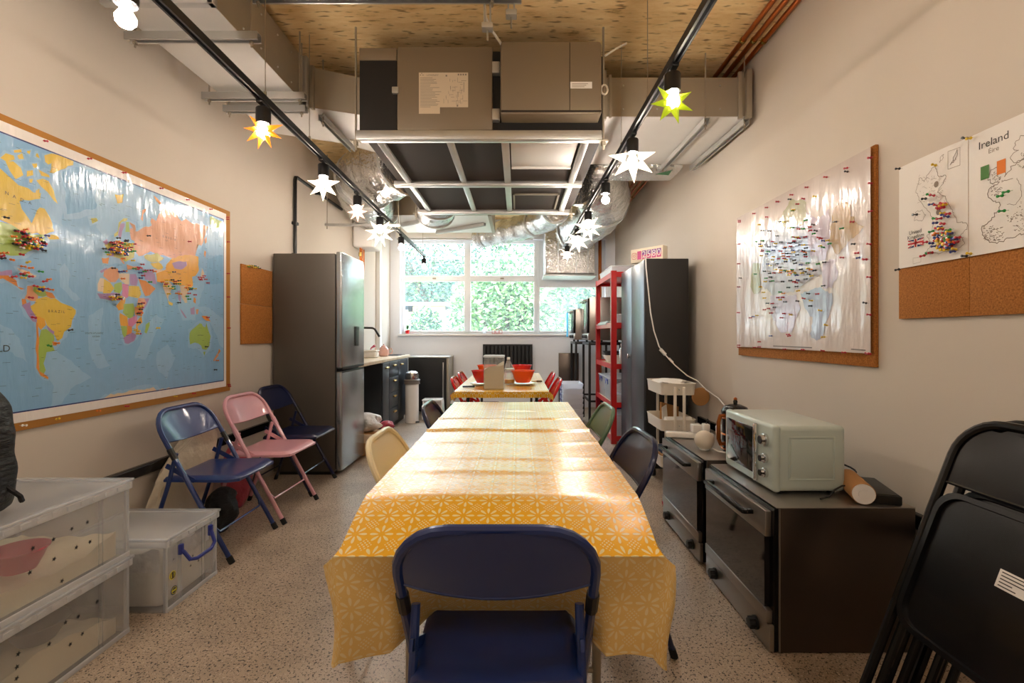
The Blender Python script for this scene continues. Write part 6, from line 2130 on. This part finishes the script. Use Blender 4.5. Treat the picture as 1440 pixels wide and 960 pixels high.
# microwave
mw = thing('microwave_oven', 'mint green retro microwave on the nearer floor oven', 'microwave', (1.18, 2.12, .55))
mx0, mx1, my0, my1, mz0, mz1 = 1.04, 1.333, 1.90, 2.345, .563, .832
part('casing', MB().box(mx0 + .012, mx1, my0, my1, mz0, mz1, .022, 4), M['mint'], mw)
part('front_panel', MB().box(mx0 - .004, mx0 + .03, my0 - .002, my1 + .002, mz0 - .004, mz1 + .002, .016, 3), M['mint'], mw)
part('window', MB().box(mx0 - .008, mx0 - .003, my0 + .15, my1 - .03, mz0 + .035, mz1 - .035, .004), M['oven_glass'], mw, 'dark glass window')
part('door_bar', MB().box(mx0 - .022, mx0 - .003, my0 + .118, my0 + .138, mz0 + .01, mz1 - .012, .006), M['chrome'], mw, 'chrome door bar')
for i, (z, r_) in enumerate(((mz1 - .068, .026), (mz1 - .145, .020), (mz1 - .205, .020))):
    k_ = part('dial', MB().lathe([(r_, 0), (r_, -.012), (r_ * .8, -.014), (r_ * .75, -.026), (.0001, -.027)], (mx0 - .004, my0 + .058, z), 18, axis='x', cap1=False), M['chrome'], mw, 'chrome dial')
    part('dial_centre', MB().lathe([(r_ * .62, -.0265), (r_ * .6, -.029), (.0001, -.0292)], (mx0 - .004, my0 + .058, z), 16, axis='x', cap1=False), M['black_plastic'], k_)
pn = MB()
for (a0, a1, b0, b1) in ((1.095, 1.285, .612, .617), (1.095, 1.285, .783, .788), (1.095, 1.10, .612, .788), (1.28, 1.285, .612, .788)):
    pn.box(a0, a1, my0 - .003, my0 + .002, b0, b1, .002)
pn.box(1.107, 1.273, my0 - .0025, my0 + .002, .624, .776, .006)
part('side_emboss', pn, M['mint'], mw)
for x in (mx0 + .04, mx1 - .04):
    for y in (my0 + .04, my1 - .04):
        part('foot', MB().cyl((x, y, .55), (x, y, mz0 + .004), .014, n=10), M['rubber'], mw)
ct = thing('power_cable', 'black cable lying from the microwave to the cardboard tube', 'cable', (1.25, 1.87, .55))
part('flex', MB().tube([(1.19, 1.845, .556), (1.23, 1.855, .562), (1.26, 1.865, .585), (1.30, 1.88, .597), (1.335, 1.885, .597)], .0035, 7), M['black_plastic'], ct)
tb = thing('cardboard_tube', 'cardboard postal tube with clear end cap beside the microwave', 'tube', (1.36, 1.86, .55))
p0, p1 = Vector((1.322, 1.795, .593)), Vector((1.395, 1.985, .593))
part('tube', MB().tube([p0, p1], .041, 24), M['card'], tb)
dv = (p0 - p1).normalized()
part('end_cap', MB().tube([p0 + dv * .001, p0 + dv * .006], .038, 24).tube([p0 + dv * .004, p0 + dv * .010], .018, 14), M['ceramic'], tb, 'pale end cap')
sl = thing('black_case', 'flat black box lying on the near corner of the oven', 'black box', (1.46, 1.92, .55))
Mx = Matrix.Translation((1.452, 1.915, .551)) @ Matrix.Rotation(R(-18), 4, 'Z')
part('casing', MB().box(-.05, .05, -.125, .125, .0, .034, .004, M=Mx), M['black_plastic'], sl)
part('top_plate', MB().box(-.044, .044, -.118, .118, .034, .037, .002, M=Mx), M['black_metal'], sl)
cc = thing('cable_coil', 'bundle of coiled black cable behind the flat black box', 'cable', (1.45, 2.1, .55))
for i in range(5):
    part('loop', MB().tube([(1.44 + (.055 + .006 * i) * math.cos(t * PI / 8), 2.115 + (.03 + .004 * i) * math.sin(t * PI / 8), .557 + .012 * i + .02 * math.cos(t * PI / 8 + i)) if True else 0 for t in range(16)], .004, 6, closed=True), M['black_plastic'], cc)
# kettle / coffee press behind microwave
kt = thing('coffee_pot', 'black coffee pot with copper handle and frame behind the microwave', 'coffee pot', (1.20, 2.62, .55))
part('body', MB().lathe([(.066, .005), (.07, .012), (.07, .20), (.066, .21)], (1.215, 2.62, .55), 24), M['black_gloss'], kt)
part('lid', MB().lathe([(.073, .21), (.074, .225), (.06, .25), (.03, .263), (.010, .266), (.012, .28), (.008, .29), (.0001, .292)], (1.215, 2.62, .55), 24, cap1=False), M['black_gloss'], kt)
part('knob', MB().ball((1.215, 2.62, .843), .010), M['copper'], kt)
fm_ = MB()
for z in (.02, .10, .19):
    fm_.tube([(1.215 + .072 * math.cos(t * PI / 10), 2.62 + .072 * math.sin(t * PI / 10), .55 + z) for t in range(20)], .005, 6, closed=True)
for t in range(4):
    fm_.cyl((1.215 + .072 * math.cos(t * PI / 2 + .5), 2.62 + .072 * math.sin(t * PI / 2 + .5), .552), (1.215 + .072 * math.cos(t * PI / 2 + .5), 2.62 + .072 * math.sin(t * PI / 2 + .5), .745), .006, n=6)
part('frame', fm_, M['copper'], kt)
part('handle', MB().tube([(1.15, 2.60, .755), (1.118, 2.59, .755), (1.108, 2.59, .72), (1.108, 2.59, .63), (1.118, 2.59, .60), (1.15, 2.60, .60)], .011, 8), M['copper'], kt)
tu = thing('small_tub', 'small white round tub on the far floor oven', 'tub', (1.29, 2.93, .55))
part('pot', MB().lathe([(.045, 0), (.052, .075), (.05, .08), (.046, .078), (.04, .008)], (1.29, 2.93, .551), 20), M['tub_blue'], tu)
part('label', MB().lathe([(.0488, .03), (.0508, .06)], (1.29, 2.93, .551), 20, cap0=False, cap1=False), M['paper'], tu)
sp_ = thing('smart_speaker', 'round cream speaker on the far floor oven', 'speaker', (1.058, 2.66, .55))
part('shell', MB().ball((1.058, 2.66, .606), .054, (1, 1, .98), 24, 14), M['speaker_cloth'], sp_)
part('base_ring', MB().lathe([(.026, 0), (.03, .004), (.032, .010)], (1.058, 2.66, .551), 18), M['ceramic'], sp_)
part('flex', MB().tube([(1.09, 2.63, .565), (1.115, 2.60, .556), (1.14, 2.58, .555), (1.17, 2.60, .555)], .004, 6), M['ceramic'], sp_)
ps = thing('power_strip', 'white power strip with plugs on the far end of the oven', 'power strip', (1.08, 2.97, .55))
part('strip', MB().box(-.16, .13, -.028, .028, 0, .035, .01, 3, M=Matrix.Translation((1.10, 2.965, .551)) @ Matrix.Rotation(R(-14), 4, 'Z')), M['ceramic'], ps)
part('plug', MB().box(1.095, 1.15, 2.925, 2.985, .587, .64, .008), M['ceramic'], ps)
part('plug', MB().box(1.16, 1.20, 2.92, 2.97, .587, .645, .008), M['ceramic'], ps)
part('flex', MB().tube([(1.18, 2.94, .645), (1.19, 2.94, .675), (1.205, 2.95, .66), (1.22, 2.98, .60), (1.24, 3.02, .556)], .004, 6), M['black_plastic'], ps, 'black flex')
# trolley
tr = thing('utility_trolley', 'cream three tier metal trolley before the black cabinet', 'trolley', (1.25, 3.84, 0))
tx0, tx1, ty0, ty1 = 1.11, 1.385, 3.62, 4.06


def tray(z, h):
    mb = MB()
    rr = .045
    ring = []
    for sx_, sy_, a0 in ((1, 1, 0), (-1, 1, PI / 2), (-1, -1, PI), (1, -1, 1.5 * PI)):
        for i in range(5):
            t = a0 + PI / 2 * i / 4
            ring.append(((tx0 + tx1) / 2 + sx_ * ((tx1 - tx0) / 2 - rr) + rr * math.cos(t), (ty0 + ty1) / 2 + sy_ * ((ty1 - ty0) / 2 - rr) + rr * math.sin(t)))
    k = len(ring)
    cx_, cy_ = (tx0 + tx1) / 2, (ty0 + ty1) / 2

    def lp(s, zz):
        return [(cx_ + (x - cx_) * s, cy_ + (y - cy_) * s, zz) for x, y in ring]
    loops = [lp(.95, z), lp(1, z + h), lp(1.02, z + h), lp(1.02, z + h + .006), lp(.98, z + h + .006), lp(.93, z + .004)]
    vs = [p for l in loops for p in l]
    fs = [(j * k + i, j * k + (i + 1) % k, (j + 1) * k + (i + 1) % k, (j + 1) * k + i) for j in range(5) for i in range(k)]
    fs += [tuple(range(k)), tuple(range(5 * k, 6 * k))]
    mb.add(vs, fs)
    return mb


for z in (.735, .455, .17):
    part('tray', tray(z, .085), M['trolley'], tr)
for x in ((tx0 + tx1) / 2 - .035, (tx0 + tx1) / 2 + .035):
    for y in (ty0 - .004, ty1 + .004):
        part('post', MB().box(x - .011, x + .011, y - .006, y + .006, .09, .80, .003), M['trolley'], tr)
for x in (tx0 + .05, tx1 - .05):
    for y in (ty0 + .05, ty1 - .05):
        part('castor', MB().cyl((x - .012, y, .035), (x + .012, y, .035), .034, n=14).cyl((x, y, .06), (x, y, .172), .007, n=6), M['black_plastic'], tr)
part('bolt', MB().ball((tx0 + .137, ty0 - .002, .78), .006, nu=8, nv=5).ball((tx0 + .137, ty0 - .002, .50), .006, nu=8, nv=5), M['galv'], tr)
blob_bag('paper_pile', 'rumpled white papers lying in the top tray of the trolley', (1.245, 3.85, .80), (.115, .18, .022), 31, M['paper'], 'papers', .25)
ev = thing('padded_envelope', 'brown envelope standing in the middle tray of the trolley', 'envelope', (1.2, 3.9, .46))
part('sleeve', MB().prism([(1.15, 3.80, .46), (1.34, 3.95, .46), (1.34, 3.95, .60), (1.15, 3.80, .66)], (.01, -.014, 0)), M['card'], ev)
part('paper_insert', MB().prism([(1.16, 3.77, .46), (1.22, 3.82, .46), (1.20, 3.80, .64), (1.155, 3.765, .62)], (.004, -.005, 0)), M['paper'], ev)
rl = thing('paper_roll', 'pale roll of paper lying in the middle tray of the trolley', 'paper roll', (1.25, 3.75, .46))
part('roll', MB().lathe([(.045, 0), (.045, .20), (.016, .20), (.016, .002)], (1.17, 3.72, .51), 20, axis='x', cap0=False, cap1=False).lathe([(.016, 0), (.045, 0)], (1.17, 3.72, .51), 20, axis='x', cap0=False, cap1=False), M['paper'], rl)
part('core', MB().lathe([(.0155, .0), (.0155, .2)], (1.17, 3.72, .51), 14, axis='x'), M['card'], rl)
bk = thing('notebook', 'dark blue book on brown card in the bottom tray of the trolley', 'book', (1.22, 3.82, .18))
part('cover', MB().box(1.14, 1.33, 3.72, 3.95, .262, .285, .003), mat('dark_blue_cover', '#22364c', .5), bk)
part('card', MB().box(1.135, 1.345, 3.70, 3.98, .18, .262, .003), M['card'], bk)
blob_bag('carrier_bag', 'small white bag on the floor under the trolley', (1.17, 3.55, 0), (.06, .05, .05), 41, M['bag_white'])
rb = thing('red_pouch', 'red cloth pouch on the floor beside the far oven', 'pouch', (1.06, 3.3, 0))
part('pouch', MB().lathe([(.05, 0), (.055, .02), (.04, .10), (.012, .17), (.018, .19)], (1.07, 3.30, 0), 12), mat('red_cloth', '#c01e3a', .8), rb)
part('tie', MB().lathe([(.0155, .165), (.0155, .172)], (1.07, 3.30, 0), 12), M['ceramic'], rb)
solo('round_trivet', MB().lathe([(.075, 0), (.078, .006), (.075, .012), (.0001, .013)], (1.545, 3.96, .68), 26, axis='y', cap1=False), M['card'],
     'round cork trivet by the wall behind the trolley', 'trivet', origin=(1.545, 3.96, .68))
# cabinet
cx0, cx1, cy0, cy1, cz1 = 1.13, 1.53, 4.20, 5.12, 1.885
cbn = thing('metal_cabinet', 'tall black metal cabinet with window-sheen grey doors against the right wall', 'cabinet', (1.33, 4.66, 0))
part('carcass', MB().box(cx0 + .02, cx1, cy0, cy1, .06, cz1, .004), M['cab_black'], cbn)
part('plinth', MB().box(cx0 + .05, cx1, cy0 + .02, cy1 - .02, 0, .06), M['black_plastic'], cbn)
for (a, b) in ((cy0 + .002, (cy0 + cy1) / 2 - .002), ((cy0 + cy1) / 2 + .002, cy1 - .002)):
    dd = part('door', MB().box(cx0, cx0 + .02, a, b, .07, cz1 - .01, .004), M['cab_door'], cbn)
    if a > cy0 + .1:
        part('handle', MB().lathe([(.02, 0), (.02, -.012), (.012, -.014), (.012, -.022), (.0001, -.023)], (cx0, a + .05, .99), 14, axis='x', cap1=False).box(cx0 - .03, cx0 - .018, a + .035, a + .065, .965, 1.015, .004), M['chrome'], dd)
# follower counter
sg = thing('flip_counter', 'small cream counter sign showing 2580 on top of the metal cabinet', 'counter sign', (1.21, 4.36, cz1))
pa, pb = Vector((1.085, 4.50, cz1 + .001)), Vector((1.31, 4.235, cz1 + .001))
dr = (pb - pa).normalized()
nr = Vector((dr.y, -dr.x, 0))            # towards the viewer
if nr.y > 0:
    nr = -nr
Ls = (pb - pa).length
hs = .128


def sgp(u, z, o=0.0):
    return pa + dr * (u * Ls) + Vector((0, 0, z)) + nr * o


part('casing', MB().prism([sgp(0, 0), sgp(1, 0), sgp(1, hs), sgp(0, hs)], -nr * .075), mat('cream_sign_wood', '#efe3cf', .5), sg, smooth=False)
ic = MB()
ring = []
for (su, sv, a0) in ((1, 1, 0), (-1, 1, PI / 2), (-1, -1, PI), (1, -1, 1.5 * PI)):
    for i in range(5):
        t = a0 + PI / 2 * i / 4
        ring.append((su * .012 + .012 * math.cos(t), sv * .014 + .014 * math.sin(t)))
ic.tube([sgp(.115, hs / 2, .002) + dr * a + Vector((0, 0, b)) for a, b in ring], .0022, 5, closed=True)
ic.tube([sgp(.115, hs / 2, .002) + dr * .011 * math.cos(t * PI / 8) + Vector((0, 0, .011 * math.sin(t * PI / 8))) for t in range(16)], .002, 5, closed=True)
ic.ball(sgp(.115, hs / 2, .002) + dr * .014 + Vector((0, 0, .017)), .0025, nu=6, nv=4)
part('icon', ic, mat('pink_icon', '#d86a6a', .5), sg, 'pink camera outline icon')
for i, ch in enumerate(' 2580'):
    u0 = .215 + i * .152
    fl = part('flap', MB().prism([sgp(u0, .026), sgp(u0 + .125, .026), sgp(u0 + .125, .065), sgp(u0, .065)], nr * .002), M['sign_pink'], sg, smooth=False)
    part('flap', MB().prism([sgp(u0, .0655), sgp(u0 + .125, .0655), sgp(u0 + .125, .104), sgp(u0, .104)], nr * .002), M['sign_purple'] if i else M['sign_pink'], sg, smooth=False)
    if ch != ' ':
        t_ = MB()
        add_text(t_, ch, .085, sgp(u0 + .0625, hs / 2 + .001, .003), dr, (0, 0, 1))
        part('digit', t_, M['ceramic'], fl, smooth=False)
pc = thing('extension_cable', 'white cable hanging from the counter sign down the black cabinet side', 'cable', (1.15, 4.18, 1.88))
part('flex', MB().tube([(1.145, 4.22, 1.893), (1.143, 4.19, 1.885), (1.145, 4.185, 1.80), (1.165, 4.185, 1.60), (1.185, 4.185, 1.40), (1.215, 4.185, 1.24), (1.26, 4.185, 1.10), (1.30, 4.185, 1.04), (1.40, 4.17, .93), (1.50, 4.15, .84), (1.57, 4.10, .80), (1.585, 3.95, .74), (1.585, 3.7, .70), (1.57, 3.4, .60), (1.54, 3.2, .45), (1.53, 3.16, .2), (1.53, 3.16, .02)], .006, 7), M['ceramic'], pc)
part('inline_plug', MB().tube([(1.27, 4.18, 1.075), (1.315, 4.178, 1.025)], .016, 8).tube([(1.345, 4.176, .995), (1.38, 4.172, .955)], .010, 8), M['ceramic'], pc)
# red shelving unit
sx0, sx1, sy0, sy1 = 1.03, 1.46, 5.165, 6.20
sh = thing('shelving_unit', 'red metal shelving unit with chipboard shelves beyond the cabinet', 'shelving', (1.24, 5.7, 0))
for x in (sx0, sx1):
    for y in (sy0, sy1):
        sx_ = 1 if x == sx0 else -1
        sy_ = 1 if y == sy0 else -1
        part('post', MB().box(x, x + sx_ * .004, y, y + sy_ * .045, 0, 1.91).box(x, x + sx_ * .06, y, y + sy_ * .004, 0, 1.91), M['red'], sh, smooth=False)
for z in (.06, .43, .855, 1.31, 1.87):
    b_ = MB().box(sx0 + .004, sx0 + .009, sy0 + .004, sy1 - .004, z - .03, z + .028).box(sx1 - .009, sx1 - .004, sy0 + .004, sy1 - .004, z - .03, z + .028)
    b_.box(sx0 + .004, sx1 - .004, sy0 + .004, sy0 + .009, z - .03, z + .028).box(sx0 + .004, sx1 - .004, sy1 - .009, sy1 - .004, z - .03, z + .028)
    s_ = part('shelf', MB().box(sx0 + .01, sx1 - .01, sy0 + .01, sy1 - .01, z + .002, z + .012), M['chip'] if z < 1.8 else M['red'], sh, smooth=False)
    part('beam', b_, M['red'], s_, 'red beam', smooth=False)


def tubbox(label, x0, x1, y0, y1, z0, h, mt, handle=None, group=None, name='storage_box', lid=True):
    o = thing(name, label, 'storage box', ((x0 + x1) / 2, (y0 + y1) / 2, z0), group)
    b = MB()
    e = .012
    cx_, cy_ = (x0 + x1) / 2, (y0 + y1) / 2
    lo = [(x0 + e, y0 + e), (x1 - e, y0 + e), (x1 - e, y1 - e), (x0 + e, y1 - e)]
    hi = [(x0, y0), (x1, y0), (x1, y1), (x0, y1)]
    vs = [(x, y, z0) for x, y in lo] + [(x, y, z0 + h) for x, y in hi] + [(cx_ + (x - cx_) * .97, cy_ + (y - cy_) * .97, z0 + h) for x, y in hi] + [(cx_ + (x - cx_) * .95, cy_ + (y - cy_) * .95, z0 + .006) for x, y in lo]
    fs = [(i + 4 * j, (i + 1) % 4 + 4 * j, (i + 1) % 4 + 4 * (j + 1), i + 4 * (j + 1)) for j in range(3) for i in range(4)] + [(0, 1, 2, 3), (12, 13, 14, 15)]
    b.add(vs, fs)
    part('tub', b, mt, o, smooth=False)
    if lid:
        part('lid', MB().box(x0 - .005, x1 + .005, y0 - .005, y1 + .005, z0 + h + .0005, z0 + h + .014, .004), M['tub_rim'], o)
    if handle:
        part('handle', MB().box(x0 - .008, x0 - .001, y0 + (y1 - y0) * .3, y0 + (y1 - y0) * .7, z0 + h - .035, z0 + h - .012, .002)
             .box(x0 - .008, x0 - .001, y0 + (y1 - y0) * .3, y0 + (y1 - y0) * .34, z0 + h - .07, z0 + h - .02, .002).box(x0 - .008, x0 - .001, y0 + (y1 - y0) * .66, y0 + (y1 - y0) * .7, z0 + h - .07, z0 + h - .02, .002), handle, o, 'blue handle')
    return o


tubbox('large white plastic tub on top of the red shelving', 1.06, 1.42, 5.3, 6.05, 1.883, .09, M['tub_blue'])
for i, (z, l) in enumerate(((1.323, 'lowest baking tray on the upper red shelf'), (1.338, 'middle baking tray on the upper red shelf'), (1.353, 'topmost baking tray on the upper red shelf'))):
    t_ = MB().box(1.02 + .02 * i, 1.36, 5.45 + .03 * i, 6.08, z, z + .003)
    for a in ((1.02 + .02 * i, 1.024 + .02 * i, 5.45 + .03 * i, 6.08), (1.356, 1.36, 5.45 + .03 * i, 6.08), (1.02 + .02 * i, 1.36, 5.45 + .03 * i, 5.454 + .03 * i), (1.02 + .02 * i, 1.36, 6.076, 6.08)):
        t_.box(*a, z, z + .013)
    solo('baking_tray', t_, M['ceramic'] if i != 1 else M['galv'], l, 'tray', 'trays on the upper red shelf', smooth=False)
tubbox('small white box on the upper red shelf beside the trays', 1.10, 1.38, 5.22, 5.42, 1.323, .10, M['tub_blue'])
bowl('mixing_bowl', 'large white bowl on the middle red shelf', (1.19, 5.86, .868), .08, .13, .085, M['ceramic'])
bowl('mixing_bowl', 'black bowl stacked inside the white bowl on the middle red shelf', (1.19, 5.86, .925), .075, .128, .075, M['black_plastic'])
cn = thing('storage_canister', 'white canister on the middle red shelf near the front post', 'canister', (1.16, 5.45, .868))
part('pot', MB().lathe([(.06, 0), (.062, .005), (.062, .10), (.058, .105)], (1.16, 5.47, .868), 18), M['ceramic'], cn)
part('lid', MB().lathe([(.064, .105), (.064, .12), (.0001, .122)], (1.16, 5.47, .868), 18, cap1=False), M['black_plastic'], cn)
pbt = thing('spray_can', 'tall silver bottle on the middle red shelf by the cabinet', 'bottle', (1.17, 5.26, .868))
part('body', MB().lathe([(.03, 0), (.031, .004), (.031, .17), (.012, .20)], (1.17, 5.26, .868), 14), M['galv'], pbt)
part('cap', MB().lathe([(.016, .20), (.016, .235), (.0001, .237)], (1.17, 5.26, .868), 12, cap1=False), M['ceramic'], pbt)
tubbox('clear box with blue handles on the lower red shelf, farther one', 1.06, 1.42, 5.78, 6.14, .443, .25, M['tub'], M['blue_handle'], 'boxes on the lower red shelf')
tubbox('clear box with blue handles on the lower red shelf, nearer one', 1.06, 1.42, 5.40, 5.74, .443, .25, M['tub'], M['blue_handle'], 'boxes on the lower red shelf')
for (y, l, mm) in ((5.52, 'white folded cloths inside the nearer clear box on the red shelf', M['bag_white']), (5.92, 'white paper packets inside the farther clear box on the red shelf', M['paper'])):
    blob_bag('folded_cloth', l, (1.24, y, .452), (.12, .11, .10), int(y * 10), mm, 'cloth', .1)
tubbox('low white box on the lower red shelf beside the cabinet', 1.08, 1.42, 5.2, 5.37, .443, .09, M['tub_blue'])
tubbox('blue plastic crate on the bottom red shelf, farther one', 1.06, 1.42, 5.72, 6.12, .073, .22, mat('blue_crate', '#24409c', .4), None, 'crates on the bottom red shelf', 'plastic_crate', False)
tubbox('pale plastic crate on the bottom red shelf, nearer one', 1.06, 1.42, 5.25, 5.66, .073, .22, M['tub_blue'], None, 'crates on the bottom red shelf', 'plastic_crate')
# oven stands with counter-top ovens


def stand(label, x0, x1, y0, y1, z):
    o = thing('steel_stand', label, 'stand', ((x0 + x1) / 2, (y0 + y1) / 2, 0), 'black oven stands')
    part('top', MB().box(x0, x1, y0, y1, z - .035, z, .003), M['black_metal'], o)
    for x in (x0 + .015, x1 - .015):
        for y in (y0 + .015, y1 - .015):
            part('leg', MB().box(x - .015, x + .015, y - .015, y + .015, 0, z - .035), M['black_metal'], o)
    part('crossbar', MB().box(x0 + .03, x1 - .03, y0 + .005, y0 + .025, .3, .325).box(x0 + .005, x0 + .025, y0 + .03, y1 - .03, .3, .325).box(x1 - .025, x1 - .005, y0 + .03, y1 - .03, .3, .325), M['black_metal'], o)


def top_oven(label, x0, x1, y0, y1, z0, z1):
    o = thing('countertop_oven', label, 'oven', ((x0 + x1) / 2, (y0 + y1) / 2, z0), 'ovens on the black stands')
    part('body', MB().box(x0 + .02, x1, y0, y1, z0 + .03, z1, .006), M['steel'], o)
    d = part('door', MB().box(x0 - .012, x0 + .018, y0 + .012, y1 - .012, z0 + .13, z1 - .015, .006), M['black_gloss'], o)
    part('glass', MB().box(x0 - .016, x0 - .011, y0 + .07, y1 - .07, z0 + .18, z1 - .07, .002), M['oven_glass'], d)
    part('handle', MB().box(x0 - .06, x0 - .04, y0 + .05, y1 - .05, z1 - .05, z1 - .03, .005).box(x0 - .05, x0 - .01, y0 + .06, y0 + .08, z1 - .05, z1 - .03).box(x0 - .05, x0 - .01, y1 - .08, y1 - .06, z1 - .05, z1 - .03), M['steel'], d)
    part('control_strip', MB().box(x0, x0 + .02, y0 + .004, y1 - .004, z0 + .035, z0 + .12, .003), M['steel'], o)
    for y in (y0 + .12, y0 + .25, y1 - .15):
        part('knob', MB().lathe([(.024, 0), (.024, -.012), (.018, -.026), (.0001, -.027)], (x0, y, z0 + .078), 12, axis='x', cap1=False), M['black_plastic'], o)
    for x in (x0 + .06, x1 - .05):
        for y in (y0 + .05, y1 - .05):
            part('foot', MB().cyl((x, y, z0), (x, y, z0 + .03), .016, n=8), M['black_plastic'], o)


stand('black steel stand under the nearer counter oven', .95, 1.52, 6.28, 6.90, 1.10)
stand('black steel stand under the farther counter oven by the window', .86, 1.34, 7.02, 7.64, 1.10)
top_oven('stainless counter oven on a black stand behind the red shelving', .945, 1.5, 6.30, 6.88, 1.10, 1.71)
top_oven('stainless counter oven on a black stand next to the window', .85, 1.32, 7.05, 7.62, 1.10, 1.60)
tw = thing('tea_towel', 'bright blue towel hanging from the oven nearest the window', 'towel', (.80, 7.5, 1.2))
part('cloth', MB().grid(lambda u, v: (.782 - .006 * math.sin(u * 12) * v, 7.32 + .22 * u, 1.555 - .38 * v), 14, 8).grid(lambda u, v: (.786 - .006 * math.sin(u * 12) * v, 7.32 + .22 * u, 1.555 - .38 * v), 14, 8), M['teal'], tw)
part('hem', MB().tube([(.784 - .006 * math.sin(i / 14 * 12), 7.32 + .22 * i / 14, 1.175) for i in range(15)], .004, 5), M['teal'], tw)
# stacked tubs
tproto = None
for i in range(8):
    l = ['bottom', 'second', 'third', 'fourth', 'fifth', 'sixth', 'seventh', 'topmost'][i] + ' white tub of the stack beside the black stand' if i else 'bottom white tub of the stack beside the black stand'
    if i == 0:
        tproto = tubbox(l, .60, .88, 6.28, 6.72, 0, .066, M['tub_blue'], M['blue_handle'], 'stacked white tubs', 'plastic_tub', False)
    else:
        c = clone(tproto, (.74, 6.5, i * .0685), 0, l)
pn = thing('metal_sheet', 'dark steel sheet leaning on the far wall behind the tubs', 'metal sheet', (.82, 7.74, 0))
part('sheet', MB().box(.68, 1.0, 7.715, 7.735, 0.0, .90, .003), M['steel_dark'], pn)
part('edge', MB().box(.675, 1.005, 7.735, 7.745, 0.0, .905, .002), M['black_metal'], pn)

# ================================================================== LIGHT AND CAMERA
wd = bpy.data.worlds.new('sky')
SC.world = wd
wd.use_nodes = True
nt = wd.node_tree
bgn = nt.nodes['Background']
sky = nt.nodes.new('ShaderNodeTexSky')
sky.sky_type = 'HOSEK_WILKIE'
sky.sun_direction = (.3, -.5, .8)
sky.turbidity = 4
mxs = nt.nodes.new('ShaderNodeMix')
mxs.data_type = 'RGBA'
mxs.inputs['Factor'].default_value = .6
nt.links.new(sky.outputs[0], mxs.inputs['A'])
mxs.inputs['B'].default_value = (.80, .92, 1.0, 1)
nt.links.new(mxs.outputs['Result'], bgn.inputs['Color'])
bgn.inputs['Strength'].default_value = 14


def light(name, kind, loc, energy, col, **kw):
    l = bpy.data.lights.new(name, kind)
    l.energy = energy
    l.color = col
    for k, v in kw.items():
        setattr(l, k, v)
    o = bpy.data.objects.new(name, l)
    COL.objects.link(o)
    o.location = loc
    return o


s = light('sun', 'SUN', (0, 0, 10), 6, (1, .95, .86), angle=R(.6))
s.rotation_euler = (R(38), R(14), 0)
po = light('window_portal', 'AREA', ((WX0 + WX1) / 2, YF + .2, (WZ0 + WZ1) / 2), 1, (1, 1, 1), shape='RECTANGLE', size=WX1 - WX0, size_y=WZ1 - WZ0)
po.rotation_euler = (R(-90), 0, 0)
po.data.cycles.is_portal = True

cam = bpy.data.cameras.new('camera')
co = bpy.data.objects.new('camera', cam)
COL.objects.link(co)
co.location = (0, 0, CH)
co.rotation_euler = (R(90), 0, 0)
cam.sensor_width = 36
cam.lens = F / 1440 * 36
cam.shift_x = -(CX - 720) / 1440
cam.shift_y = (CY - 480) / 1440
cam.clip_start = .02
cam.clip_end = 100
SC.camera = co
SC.view_settings.view_transform = 'Standard'
SC.view_settings.look = 'None'
SC.view_settings.gamma = 1
SC.view_settings.use_curve_mapping = False
SC.view_settings.exposure = 1.08
